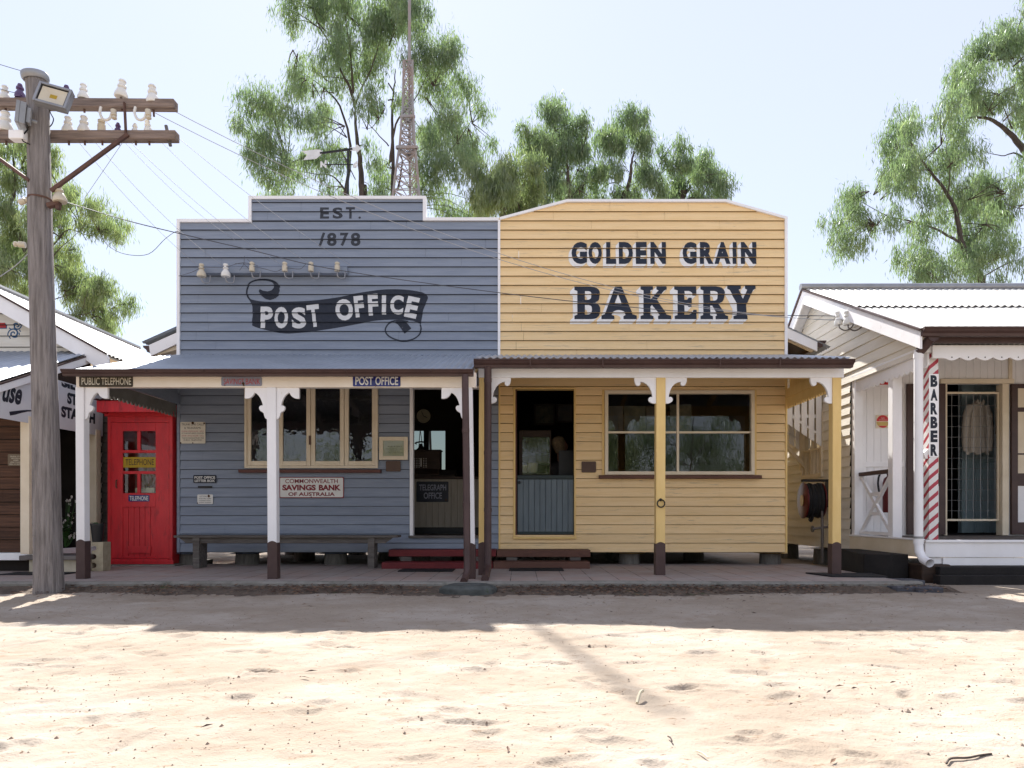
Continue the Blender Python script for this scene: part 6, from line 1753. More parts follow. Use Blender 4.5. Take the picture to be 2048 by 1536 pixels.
mb = MB(); flat_on(poly_tris(circ(r_*.97, .05, math.pi-.05)), yr-.002, mb); flat_on(poly_tris(circ(r_*.97, math.pi+.75, 2*math.pi-.75)), yr-.002, mb); mb.build('red_segments', M['red'], RS_, fixn=False)
mb = MB(); flat_on(poly_tris(circ(r_*.97, math.pi+.06, math.pi+.72) + circ(r_*.97, 2*math.pi-.72, 2*math.pi-.06)), yr-.002, mb); mb.build('band', M['gold'], RS_, fixn=False)
mb = MB(); flat_on(flat_polys('NO', c_[0]-r_*.25, c_[0]+r_*.25, c_[1]+r_*.40, c_[1]+r_*.62), yr-.0035, mb); flat_on(flat_polys('SMOKING', c_[0]-r_*.6, c_[0]+r_*.6, c_[1]+r_*.14, c_[1]+r_*.32), yr-.0035, mb); mb.build('lettering', M['cream_sign'], RS_, fixn=False)
mb = MB(); mb.box(X(1758,YBW), X(1800,YBW), YBW-.03, YBW-.022, Z(770,YBW), Z(748,YBW)); thing(mb, 'red_sign', M['red'], 'plain red sign high on the barber shop wall behind the white post', 'sign')
FE = empty('fire_extinguisher', (X(1781,9.3), 9.3, Z(1025,9.3)), 'red fire extinguisher with black hose half hidden behind the white verandah post', 'fire extinguisher')
fx, fy = X(1779,9.3), 9.32
MB().lathe([(0.07,0),(0.075,0.01),(0.075,0.40),(0.06,0.46),(0.025,0.49),(0.02,0.52)], (fx, fy, Z(1025,9.3)), n=16).build('cylinder', M['hose_red'], FE, smooth=True)
mb = MB(); zt_ = Z(1025,9.3)+.50; mb.tube(spline([(fx, fy, zt_), (fx-.05, fy, zt_+.06), (fx-.12, fy, zt_+.02), (fx-.145, fy, zt_-.10), (fx-.13, fy, zt_-.22)], 4), .013, 7); mb.build('hose', M['rubber'], FE, smooth=True)
# window and batten hood on the side wall
mb = MB()
x_ = BX-.005
for a_, b_, c2, d2 in ((HW[0]-.06,HW[0],HW[2],HW[3]),(HW[1],HW[1]+.06,HW[2],HW[3]),(HW[0]-.06,HW[1]+.06,HW[2]-.06,HW[2]),((HW[0]+HW[1])/2-.02,(HW[0]+HW[1])/2+.02,HW[2],HW[3])): mb.box(BX-.035, BX+.03, a_, b_, c2, d2)
mb.box(BX-.03, BX+.03, HW[0], HW[1], 1.78, 1.81)
for k in range(4): y_ = HW[0]+.09+k*.15; mb.box(BX-.028, BX+.02, y_, y_+.02, HW[2], 1.78)
wf = mb.build('window', M['cream'], BS, bevel=0.002)
MB().add([(BX+.01, HW[0], HW[2]), (BX+.01, HW[1], HW[2]), (BX+.01, HW[1], HW[3]), (BX+.01, HW[0], HW[3])], [(0,1,2,3)]).build('pane', M['glass'], wf, fixn=False)
MB().box(BX+.03, BX+.06, HW[0]-.1, HW[1]+.1, HW[2]-.1, HW[3]+.1).build('blind', M['dark'], wf)
yk = 10.36
zb_ = lambda x: 1.80 + (BX - x)*0.66
nb = 6; x0_ = BX-.66
for yy_ in (yk, 11.12):
    hd_ = MB()
    for k in range(nb):
        a_ = x0_ + .66*k/nb; b_ = a_ + .082
        hd_.prism([(a_, zb_(a_)), (b_, zb_(b_)), (b_, 2.62-.45*(BX-b_)), (a_, 2.62-.45*(BX-a_))][:4], yy_, yy_+.015)
    for z0_, z1_ in ((2.25,2.30),): hd_.box(x0_+.01, BX-.01, yy_+.016, yy_+.03, z0_, z1_)
    hd_.bar((x0_+.05, yy_+.025, zb_(x0_+.05)+.16), (BX-.01, yy_+.025, zb_(BX)+.16), .03, .05, up=(0,1,0))
    hd_.build('window_hood', M['white'], BS)
corrugated((BX, yk-.03, 2.66), (0, .85, 0), (-.72, 0, -.324), amp=.009).build('hood_roof', M['white_roof'], BS, fixn=False)
mb = MB()
mb.bar((BX-.01, 11.0, 1.55), (BX-.55, 11.0, 2.15), .05, .05); mb.bar((BX-.03, 11.1, 1.5), (BX-.03, 11.1, 2.2), .05, .05)
mb.build('hood_brace', M['cream'], BS)
# hose reel
HR = empty('hose_reel', (4.3, 10.2, 0.72), 'dark red fire hose reel with black hose on the barber shop side wall', 'hose reel')
c_ = Vector((4.16, 10.12, Z(1001,10.1)))
MB().lathe([(.001,-.004),(.255,-.004),(.262,0),(.262,.012),(.25,.018),(.001,.02)], c_, axis=(1,-.09,0), n=28).build('disc', M['hose_red'], HR, smooth=True)
ax = Vector((1,-.09,0)).normalized()
MB().lathe([(.001,0),(.085,0),(.08,.012),(.001,.014)], c_ - ax*.018, axis=ax, n=18).build('hub', M['gold'], HR, smooth=True)
mb = MB()
for k in range(5): 
    o_ = c_ + ax*(.045+.042*k); a1 = ax.cross(Vector((0,0,1))).normalized()
    mb.tube([o_ + (a1*math.cos(t)+Vector((0,0,1))*math.sin(t))*(.225+.012*math.sin(k*2)) for t in np.linspace(0, 2*math.pi, 25)], .026, 8, caps=False)
mb.tube(spline([c_+ax*.1+Vector((0,-.1,-.22)), c_+ax*.1+Vector((0,-.05,-.29)), c_+ax*.12+Vector((0,.05,-.28))], 4), .024, 8)
mb.build('hose', M['rubber'], HR, smooth=True)
MB().lathe([(.001,0),(.258,0),(.258,.012),(.001,.014)], c_ + ax*.25, axis=ax, n=28).build('disc', M['hose_red'], HR, smooth=True)
mb = MB(); mb.box(c_.x-.02, BX-.03, c_.y-.06, c_.y+.02, c_.z+.275, c_.z+.31); mb.box(BX-.06, BX-.025, c_.y-.08, c_.y+.06, c_.z-.1, c_.z+.31); mb.tube([c_+ax*.0, c_+ax*.4], .02, 8); mb.build('bracket', M['black'], HR)
px_, py_ = 4.34, 9.88
mb = MB(); mb.tube([(px_, py_, .1), (px_, py_, Z(1040,9.9))], .021, 10); mb.tube([(px_, py_, Z(1040,9.9)), (px_+.02, py_+.05, c_.z-.05), c_+ax*.2], .016, 8)
mb.tube([(px_-.14, py_, Z(1058,9.9)), (px_+.10, py_, Z(1053,9.9))], .018, 8); mb.lathe([(.045,0),(.045,.02)], (px_-.15, py_, Z(1058,9.9)), axis=(1,0,0), n=12); mb.lathe([(.035,0),(.035,.02)], (px_+.09, py_, Z(1053,9.9)), axis=(1,0,0), n=12)
mb.build('pipe', M['steel_grey'], HR, smooth=True)
# insulators on the gable
IB = empty('insulator_pair', (4.4, 9.4, 3.3), 'two white insulators on curved hooks on the barber shop gable', 'insulators')
for px in (1678, 1696):
    y_ = 4.36*F/(px-1040); p = Vector((4.36, y_, Z(647,y_)))
    i_ = insulator(IB, p, BELL, 1.5, M['porcelain'], axis=(-.12,0,1))
    MB().tube(spline([p, p+Vector((.01,0,-.06)), p+Vector((.08,-.02,-.10)), p+Vector((.16,-.03,-.06)), p+Vector((.19,-.03,.02)), p+Vector((.22,-.03,.04))], 4), .009, 7).build('hook', M['steel_grey'], i_, smooth=True)
# loose pavers by the step
for k, (px0, px1, py, dz, rot, lab) in enumerate(((1790,1836,1185,0.0,.12,'dark paver at the left of the loose pair below the deck'),(1838,1888,1186,0.0,-.05,'dark paver at the right of the loose pair below the deck'),(1800,1850,1172,0.012,.05,'dark paver lying behind the loose pair below the deck'))):
    y_ = (CAMZ-.03)*F/(py-1028)
    x0_, x1_ = X(px0,y_), X(px1,y_)
    mb = MB(); z_ = gz((x0_+x1_)/2, y_)-.01
    mb.box(x0_, x1_, y_, y_+.26, z_+dz, z_+.058+dz)
    cx_, cy_ = (x0_+x1_)/2, y_+.13
    mb.v = [(cx_+(x-cx_)*math.cos(rot)-(y-cy_)*math.sin(rot), cy_+(x-cx_)*math.sin(rot)+(y-cy_)*math.cos(rot), z) for x, y, z in mb.v]
    thing(mb, 'paver', M['brick_dark'], lab, 'paver', group='loose pavers by the barber shop deck', bevel=0.006)
# ------------------------------------------------------------------ utility pole
YPL = 6.72
UP = empty('utility_pole', (X(97,YPL), YPL, 0), 'weathered timber telegraph pole with two crossarms in front of the left verandah', 'pole')
prof = [(1195,97,27),(1170,97,26),(1100,95.5,24.5),(1000,93,24),(900,92,23.5),(800,89,22.5),(700,86,22),(600,83.5,21.5),(500,81,21),(400,79.5,20.5),(300,78,19.5),(220,77,19),(158,72,18)]
mb = MB(); n = 28; vs = []
rr = random.Random(8)
ph = [rr.uniform(0, 6.28) for _ in range(6)]
for py, cx, hw in prof:
    for k in range(n):
        t = 2*math.pi*k/n
        f = 1 + .035*math.sin(5*t+ph[0]+py*.004) + .02*math.sin(11*t+ph[1]+py*.002) + .012*math.sin(17*t+ph[2])
        r = hw*YPL/F*f
        vs.append((X(cx,YPL)+r*math.cos(t), YPL+r*math.sin(t), Z(py,YPL)))
mb.add(vs, [(i*n+k, i*n+(k+1) % n, (i+1)*n+(k+1) % n, (i+1)*n+k) for i in range(len(prof)-1) for k in range(n)])
mb.build('shaft', M['pole_wood'], UP, smooth=True)
cp = (X(71,YPL), YPL, Z(158,YPL))
MB().lathe([(.105,-.02),(.118,0.0),(.12,.035),(.116,.045),(.001,.05)], cp, axis=(-.10,-.12,1), n=24).build('metal_cap', M['galv'], UP, smooth=True)
YA = YPL+.16
for (pya, pyb, x1) in ((207.5, 211, 352),(273, 273.5, 355)):
    a = P(-120, pya, YA); b = P(x1, pyb, YA)
    mb = MB(); mb.bar(a, b, .095, .088)
    ar = mb.build('crossarm', M['arm_wood'], UP, bevel=.008)
mb = MB(); mb.bar(P(249,205,YA-.06), P(252,272,YA-.06), .012, .032, up=(0,1,0)); mb.bar(P(102,382,YPL-.10), P(256,269,YA-.065), .035, .03); mb.bar(P(60,362,YPL-.08), P(-80,260,YA-.065), .035, .03)
mb.build('brace', M['rusty_iron'], UP)
TALL = [(0.012,-0.01),(0.052,-0.01),(0.056,0.0),(0.053,0.02),(0.036,0.06),(0.028,0.07),(0.036,0.078),(0.036,0.092),(0.026,0.10),(0.025,0.122),(0.032,0.128),(0.026,0.142),(0.01,0.146)]
GLS = [(0.012,-0.01),(0.038,-0.01),(0.041,0.0),(0.038,0.03),(0.024,0.05),(0.022,0.062),(0.03,0.068),(0.028,0.084),(0.016,0.09),(0.02,0.098),(0.015,0.112),(0.004,0.118)]
def pin_ins(px, py, prof, s, m, tilt=0, pin=True, pb=None):
    p = P(px, py, YA)
    i_ = insulator(UP, p, prof, s, M[m], axis=(tilt,0,1))
    if pin:
        pb_ = pb or (py+28)
        MB().tube([p, P(px+2, pb_, YA)], .011, 6).build('pin', M['rusty_iron'], i_)
for a in ((10,199,TALL,.95,'porcelain'),(40,195,GLS,1.2,'violet_glass'),(133,198,GLS,1.2,'violet_glass'),(167,197,TALL,1.0,'porcelain'),(242,193,TALL,1.15,'porcelain',.10),(306,205,TALL,1.2,'porcelain',-.06)): pin_ins(*a)
for a in ((11,262,TALL,1.35,'porcelain'),(136,264,TALL,1.05,'porcelain'),(168,264,TALL,1.1,'porcelain'),(203,264,CYL,1.3,'cream_porcelain'),(236,265,GLS,.85,'violet_glass'),(270,265,GLS,.8,'porcelain'),(297,264,TALL,.8,'porcelain',-.12)): pin_ins(a[0], a[1], a[2], a[3], a[4], a[5] if len(a) > 5 else 0, True, 290)
mb = MB(); mb.tube([P(332,251,YA), P(341,292,YA)], .016, 6); mb.build('bolt', M['steel_grey'], UP)
for px in (207, 276):
    p = P(px+20, 221, YA-.07)
    i_ = insulator(UP, p, CYL, .95, M['cream_porcelain'], axis=(.12,-.05,-1))
    q = [P(px-5,214,YA-.05), P(px-7,226,YA-.06), P(px-2,237,YA-.07), P(px+6,240,YA-.07), P(px+13,236,YA-.07), P(px+16,228,YA-.07), P(px+19,220,YA-.07)]
    MB().tube(spline(q, 3), .013, 8).build('hook', M['porcelain'], i_, smooth=True)
# lower bracket with insulator
mb = MB(); mb.lathe([(.106,-.008),(.106,.008)], P(80,399,YPL), n=24); mb.bar(P(96,412,YPL-.05), P(120,405,YPL-.05), .05, .04); mb.bar(P(116,400,YPL-.05), P(117,419,YPL-.05), .035, .04, up=(0,1,0))
mb.build('bracket', M['rusty_iron'], UP)
insulator(UP, P(120,402,YPL-.05), TALL, 1.15, M['cream_porcelain'], axis=(-.12,0,1))
insulator(UP, P(40,405,YPL-.02), CYL, 1.0, M['cream_porcelain'], axis=(.8,0,.3))
insulator(UP, P(50,490,YPL-.02), CYL, 1.0, M['cream_porcelain'], axis=(-1,-.3,0))
mb = MB(); mb.tube(spline([P(98,218,YPL-.1),P(102,228,YPL-.1),P(107,238,YPL-.1),P(104,248,YPL-.1),P(99,254,YPL-.08)], 4), .005, 5); mb.tube(spline([P(28,279,YPL-.05),P(45,270,YPL-.12),P(56,258,YPL-.12)], 4), .007, 5); mb.tube(spline([P(45,272,YPL-.12),P(46,282,YPL-.12),P(60,289,YPL-.1)], 4), .006, 5); mb.build('cable', M['black'], UP)
mb = MB(); mb.box(X(22,YPL-.1), X(52,YPL-.1), YPL-.14, YPL-.05, Z(281,YPL-.1), Z(263,YPL-.1)); mb.build('junction_box', M['white'], UP, bevel=.01)
# floodlights bolted to the pole
def flood(c, yaw, pitch, roll, w, h, name='floodlight'):
    R = Matrix.Rotation(yaw, 3, 'Z') @ Matrix.Rotation(pitch, 3, 'X') @ Matrix.Rotation(roll, 3, 'Y')
    c = Vector(c)
    def tr(mb): mb.v = [tuple(c + R @ Vector(p)) for p in mb.v]; return mb
    mb = MB(); d = .06; t = .022
    mb.box(-w/2, w/2, 0.012, d, -h/2, h/2)
    mb.box(-w/2, -w/2+t, -.02, .011, -h/2, h/2); mb.box(w/2-t, w/2, -.02, .011, -h/2, h/2); mb.box(-w/2+t, w/2-t, -.02, .011, -h/2, -h/2+t); mb.box(-w/2+t, w/2-t, -.02, .011, h/2-t, h/2)
    for k in range(7): x_ = -w/2+.03 + k*(w-.06)/6; mb.box(x_-.004, x_+.004, d+.001, d+.035, -h/2+.03, h/2-.03)
    f = tr(mb).build(name, M['galv'], UP, bevel=.004)
    mb = MB(); a, b = w/2-t-.012, h/2-t-.012; a2, b2 = .03, .02
    mb.add([(-a,-.004,-b),(a,-.004,-b),(a,-.004,b),(-a,-.004,b),(-a2,.010,-b2),(a2,.010,-b2),(a2,.010,b2),(-a2,.010,b2)], [(0,1,5,4),(1,2,6,5),(2,3,7,6),(3,0,4,7)])
    tr(mb).build('reflector', M['lamp_face'], f, fixn=False)
    mb = MB(); mb.box(-a2, a2, .0085, .0115, -b2, b2); tr(mb).build('lamp', M['yellow_sign'], f)
    mb = MB(); t2 = .010; mb.box(-w/2+t, w/2-t, -.006, -.003, -h/2+t, -h/2+t+t2); mb.box(-w/2+t, w/2-t, -.006, -.003, h/2-t-t2, h/2-t); mb.box(-w/2+t, -w/2+t+t2, -.006, -.003, -h/2+t+t2, h/2-t-t2); mb.box(w/2-t-t2, w/2-t, -.006, -.003, -h/2+t+t2, h/2-t-t2)
    tr(mb).build('gasket', M['black'], f)
    mb = MB(); mb.tube([tuple(c + R @ Vector((0,.07,-.02))), tuple(c + R @ Vector((0,.14,-.02)))], .02, 8); mb.build('mount', M['galv'], f)
flood(P(106,192,YPL-.20), math.radians(14), math.radians(-14), math.radians(11), .285, .225)
flood(P(40,231,YPL-.14), math.radians(-62), math.radians(-6), math.radians(6), .22, .20)

# ------------------------------------------------------------------ overhead wires
def wire(a, b, sag, label, r=.0035, m='wire', name='overhead_wire', n=22):
    pts = [a.lerp(b, k/n) - Vector((0,0,sag*4*(k/n)*(1-k/n))) for k in range(n+1)]
    return thing(MB().tube(pts, r, 5), name, M[m], label, 'wire', 'overhead wires between the pole and the shop fronts')
INS1, INS2 = P(1678,641,9.42), P(1697,640,9.15)
wire(P(306,200,YA), INS1, .50, 'upper pale wire from the end of the top crossarm to the barber shop gable', m='wire_pale')
wire(P(242,190,YA), INS2, .55, 'pale wire from the second insulator of the top crossarm to the barber shop gable', m='wire_pale')
W3 = P(124,402,YPL-.05)
def wpath(pts, label, r=.004, m='wire'):
    return thing(MB().tube(spline(pts, 5), r, 5), 'overhead_wire', M[m], label, 'wire', 'overhead wires between the pole and the shop fronts')
wpath([W3, P(250,440,7.4), P(350,465,7.9), P(505,501,8.5), P(675,540,9.0), P(1010,587,9.1), P(1290,617,9.1), P(1480,629,9.2), P(1678,632,9.42)], 'long black wire sagging across both false fronts at banner height', r=.0055, m='wire')
wpath([P(1700,640,9.15), P(1800,634,9.1), P(2060,630,9.1)], 'short wire leading off right from the barber shop insulators')
wire(P(167,190,YA), P(470,480,9.24), .12, 'thin wire from the top crossarm down to the left part of the blue front', m='wire_pale', r=.0025)
wire(P(168,258,YA), P(452,536,9.1), .10, 'thin wire from the lower crossarm to the second rack insulator', m='wire_pale', r=.0025)
wire(P(236,259,YA), P(569,533,9.1), .10, 'thin wire from the violet insulator to the middle of the rack', m='wire_pale', r=.0025)
wire(P(297,258,YA), P(622,529,9.1), .10, 'thin wire from the lower crossarm to the fifth rack insulator', m='wire_pale', r=.0025)
wire(P(136,258,YA), P(403,538,9.1), .08, 'thin wire from the lower crossarm to the first rack insulator', m='wire_pale', r=.0025)
wire(P(332,255,YA), P(700,530,9.2), .06, 'wire from the tip of the lower crossarm to the right end of the rack', m='wire_pale', r=.0025)
wire(P(252,275,YA), P(170,395,YA+.6), .0, 'short thin stay wire crossing below the lower crossarm', m='wire_pale', r=.0025)
wire(P(-120,85,YA-.5), P(75,150,YPL), .02, 'thin wire entering from the upper left to the pole top', r=.003)
wire(P(-120,135,YA-.5), P(40,188,YA), .02, 'thin wire entering from the left to the violet insulator', r=.003)
wpath([P(58,506,YPL-.04), P(20,540,6.9), P(-60,590,7.2)], 'pale stay wire running down to the left from the pole', m='wire_pale', r=.005)
wpath([P(200,465,8.2), P(215,490,8.3), P(250,508,8.4), P(297,508,8.6), P(330,478,8.9), P(352,463,9.2), P(362,468,9.25)], 'slack black loop of wire hanging left of the blue false front', r=.004)

# ------------------------------------------------------------------ trees
def tree(name, label, Y, limbs, clumps, scale, org, leaves, seed, trunk_px, group, lmat='leaf', trunk_r=.22, depth=1.5, rlimb=.085, lsize=1.0, droop=1.0):
    """limbs and clumps were measured in the photograph and are set at the tree's own distance, with their own depth"""
    R = np.random.default_rng(seed)
    kx = lambda x: org[0] + scale*x
    ky = lambda y: org[1] + scale*y
    bx_ = X(kx(trunk_px), Y)
    root = empty(name, (bx_, Y, 0), label, 'tree', group)
    mb = MB()
    for li, l in enumerate(limbs):
        pts = []
        dy = R.uniform(-1, 1)*depth*.7
        for i, (x, y) in enumerate(l):
            pts.append((X(kx(x), Y), Y + dy*(i/max(1, len(l)-1)), Z(ky(y), Y)))
        if li == 0: pts = [(pts[0][0]+.1, Y, -.2)] + pts
        q = spline(pts, 5)
        ll = sum(math.dist(pts[i], pts[i+1]) for i in range(len(pts)-1))
        r0 = (trunk_r if li == 0 else rlimb*R.uniform(.85, 1.15)*min(1.0, max(.22, ll/6.5)))*Y/20.0
        q = [(p[0]+R.normal(0, .010), p[1]+R.normal(0, .012), p[2]) for p in q]
        mb.tube(q, [max(.008, r0*(1 - .88*(i/(len(q)-1))**.8)) for i in range(len(q))], 7)
    # clump centres
    C = []
    for (x, y, r) in clumps:
        C.append((X(kx(x), Y), Y + R.uniform(-1, 1)*depth, Z(ky(y), Y), r*scale*Y/F))
    lp = np.array([p for l in limbs for p in [(X(kx(a), Y), Y, Z(ky(b), Y)) for a, b in spline(l, 4)]])
    # twigs from the nearest limb into each clump
    for (cx, cy, cz, r) in C:
        d = np.hypot(lp[:,0]-cx, (lp[:,2]-cz)*1.0) + np.maximum(0, lp[:,2]-cz)*.8
        j = int(np.argmin(d)); s = lp[j]
        if d[j] > 4.0: continue
        for k in range(2):
            e = np.array([cx, cy, cz]) + R.normal(0, .45, 3)*r*np.array([1,.8,.8]); m_ = (s+e)/2 + np.array([0,0,.12*d[j]]) + R.normal(0, .05, 3)
            tw = Y/20.0; mb.tube(spline([tuple(s), tuple(m_), tuple(e)], 3), [.020*tw,.016*tw,.013*tw,.010*tw,.008*tw,.006*tw,.004*tw], 5, caps=False)
    mb.build('trunk', M['bark'], root, smooth=True)
    # smaller sprays between the clumps break up their outline
    for (cx, cy, cz, r) in list(C):
        for k in range(3):
            u = R.normal(0, 1, 3); u /= np.linalg.norm(u); q_ = r*R.uniform(.8, 1.45)
            C.append((cx+u[0]*q_, cy+u[1]*q_, cz+u[2]*q_*.85, r*R.uniform(.22, .42)))
    # leaves hang in sprays around each clump
    tot = sum(c[3]**2 for c in C)
    V = []
    for (cx, cy, cz, r) in C:
        n = int(leaves*r*r/tot)
        ns = max(4, n//20)
        u = R.normal(0, 1, (ns, 3)); u /= np.linalg.norm(u, axis=1)[:, None]
        rad = r*(R.random(ns)**.55)*R.uniform(.8, 1.5, ns)
        sc = np.array([cx, cy, cz]) + u*rad[:, None]*np.array([1.02, .95, .80])
        k = R.integers(0, ns, n)
        off = R.normal(0, 1, (n, 3))*np.array([.11,.11,.20])*np.sqrt(r/.5)*1.25
        p = sc[k] + off
        L_ = R.uniform(.11, .24, n)*lsize*Y/20.0; w = L_*R.uniform(.085, .14, n)
        az = R.uniform(0, 2*np.pi, n); tl = np.abs(R.normal(0, .48, n))*droop
        dr = np.stack([np.sin(tl)*np.cos(az), np.sin(tl)*np.sin(az), -np.cos(tl)], 1)
        b = R.uniform(0, 2*np.pi, n)
        sd_ = np.stack([np.cos(b), np.sin(b), R.normal(0, .3, n)], 1)
        sd_ -= dr*np.sum(sd_*dr, 1)[:, None]; sd_ /= np.linalg.norm(sd_, axis=1)[:, None]
        a0 = p; a1 = p + dr*(L_*.45)[:, None] + sd_*(w/2)[:, None]; a2 = p + dr*L_[:, None]; a3 = p + dr*(L_*.45)[:, None] - sd_*(w/2)[:, None]
        V.append(np.stack([a0, a1, a2, a3], 1).reshape(-1, 3))
    V = np.concatenate(V)
    nq = len(V)//4
    me = bpy.data.meshes.new('crown')
    me.vertices.add(len(V)); me.vertices.foreach_set('co', V.ravel())
    me.loops.add(nq*4); me.loops.foreach_set('vertex_index', np.arange(nq*4))
    me.polygons.add(nq); me.polygons.foreach_set('loop_start', np.arange(0, nq*4, 4))
    me.update(); me.materials.append(M[lmat])
    o = bpy.data.objects.new('crown', me); COL.objects.link(o); o.parent = root; o.location = -wloc(root)
    return root

TG = 'gum trees behind the shops'
sA, oA = .2864, (480, 0)
tree('gum_tree', 'tallest gum tree with dark forked trunk rising behind the post office', 27.0,
  [[(862,1500),(855,1370),(840,1150),(810,900),(800,740)],[(800,740),(870,620),(940,520),(1010,350),(1050,200)],[(800,740),(770,620),(720,530),(640,340),(560,200),(520,60)],[(790,650),(785,420),(750,100)],
   [(735,1350),(735,1250),(745,960),(655,650),(540,500),(370,350)],[(1070,1450),(1060,1330),(1050,1000),(1035,700),(1040,480),(1040,320)],[(760,1380),(700,1280),(620,1200),(490,1180),(330,1130)],[(860,600),(835,570),(850,480),(900,400)],
   [(1200,1450),(1300,1280),(1400,1150),(1550,960),(1620,860)],[(1050,1130),(1100,900),(1230,780),(1350,600)],[(1240,1060),(1330,990),(1420,850)],[(655,650),(560,600),(460,560)],[(1100,1330),(1130,1150),(1110,960),(1180,820)],[(1000,780),(930,900),(860,920)],[(1040,1020),(940,940),(850,880)]],
  [(430,60,110),(560,60,115),(390,180,90),(320,300,85),(300,420,75),(400,500,85),(480,590,80),(520,680,65),(620,130,105),(700,250,120),(760,90,120),(880,60,120),(960,170,125),(1020,70,110),(1100,30,110),(850,280,105),(700,400,110),(620,470,95),(600,580,75),(950,340,85),(1060,260,85),(1180,160,100),(1250,300,120),(1300,430,130),(1400,400,100),(1450,520,120),(1330,580,110),(1500,400,75),(1520,560,60),(1240,130,85),
   (1600,660,85),(1700,740,65),(1740,830,55),(1480,700,95),(1350,700,85),(1100,560,60),(1110,660,60),(300,800,105),(220,900,95),(330,900,105),(430,830,75),(420,960,95),(150,1000,75),(160,1080,65),(250,1100,85),(350,1080,85),(230,1230,105),(380,1230,95),(320,1330,85),(220,1340,80),(520,900,75),(600,970,65),(650,1000,55),(680,1100,60),(600,1200,60),(620,1320,85),(760,1330,85),(900,880,60),(940,740,75),(960,850,55),(900,1000,50),
   (950,1100,70),(880,1250,85),(980,1320,85),(1000,1200,55),(1300,900,75),(1380,1000,75),(1500,1000,85),(1600,1000,85),(1480,850,90),(1560,880,75),(1640,900,65),(1350,1150,80),(1450,1250,110),(1560,1260,100),(1350,1350,105),(1480,1400,115),(1300,1250,60),(1200,1080,50),(700,-60,110),(900,-70,120),(560,-50,100),(1080,-70,100),(1240,820,70),(1250,560,70),(1650,1380,90),(1600,1460,90)],
  sA, oA, 84000, 1, 862, TG, depth=2.2, trunk_r=.17, rlimb=.075)
sB, oB = .249, (990, 200)
tree('gum_tree', 'broad rounded gum tree left of centre behind the bakery front', 28.0,
  [[(590,1000),(590,800),(580,600),(560,480)],[(590,850),(500,740),(430,640),(400,560)],[(588,700),(660,560),(700,420)],[(590,800),(700,700),(740,620)],[(585,600),(470,420),(480,250)]],
  [(500,130,85),(600,160,95),(420,220,85),(700,220,85),(340,320,95),(480,300,105),(600,300,105),(740,280,65),(280,450,105),(420,450,95),(560,430,95),(680,420,75),(560,560,95),(700,560,75),(600,680,85),(690,660,85),(460,600,70),(430,720,65),(400,800,60),(520,760,70),(650,780,80),(760,760,60),(230,360,50),(250,700,70),(330,650,80),(400,600,60),(300,560,60)],
  sB, oB, 25000, 2, 590, TG, depth=1.6, trunk_r=.14, rlimb=.06)
tree('gum_tree', 'gum tree with a forked dark limb in the middle behind the bakery', 29.0,
  [[(1040,1000),(1035,800),(1065,700),(1080,560),(1090,490)],[(1060,720),(980,640),(965,500),(960,420)],[(1078,580),(1020,480),(1000,380)],[(1085,520),(1160,450),(1200,380)],[(1065,700),(1120,690),(1200,640)]],
  [(940,200,75),(1050,180,85),(900,300,75),(1000,290,85),(1120,290,85),(1200,330,75),(1240,430,65),(900,420,85),(860,520,65),(1000,390,55),(1160,420,70),(1200,520,65),(920,600,60),(1190,640,75),(1150,740,85),(980,760,70),(850,660,65),(780,620,55),(1250,700,60),(1080,770,70),(900,770,70),(1110,200,60),(820,760,70),(960,680,50),(1300,760,60),(1010,830,70),(1150,840,70),(820,560,60)],
  sB, oB, 19000, 3, 1040, TG, depth=1.4, trunk_r=.13, rlimb=.06)
tree('gum_tree', 'smaller gum tree at the right end of the row behind the bakery', 30.0,
  [[(1500,1000),(1530,750),(1590,660),(1590,560)],[(1560,700),(1620,650),(1700,560)],[(1480,1000),(1290,690),(1340,620),(1400,590)],[(1340,630),(1310,560),(1340,480)]],
  [(1620,420,65),(1700,440,75),(1780,480,65),(1650,520,75),(1750,580,85),(1820,640,65),(1440,480,65),(1480,560,65),(1420,620,65),(1540,540,45),(1600,690,50),(1700,700,75),(1800,740,75),(1650,780,75),(1500,700,75),(1420,720,75),(1350,770,60),(1500,790,70),(1330,430,40),(1840,790,55),(1380,520,50),(1560,830,80),(1700,850,70),(1400,840,70),(1280,840,60),(1480,620,60),(1560,600,40),(1360,640,55)],
  sB, oB, 17000, 4, 1500, TG, depth=1.4, trunk_r=.13, rlimb=.055)
tree('gum_tree', 'pale yellow-green gum tree between the two false fronts', 25.0,
  [[(60,1100),(80,850),(110,700),(130,560)],[(80,850),(200,760),(240,640)],[(75,880),(-20,760),(-60,650)]],
  [(60,560,85),(40,450,60),(130,590,95),(220,670,100),(80,720,110),(200,800,105),(300,600,75),(300,740,75),(40,840,100),(-60,700,95),(-90,560,75),(-40,860,90),(-140,800,80),(-150,640,70),(300,830,60)],
  sB, oB, 24000, 5, 60, TG, lmat='leaf_light', depth=1.3, trunk_r=.13, rlimb=.055)
sC, oC = .3908, (1640, 0)
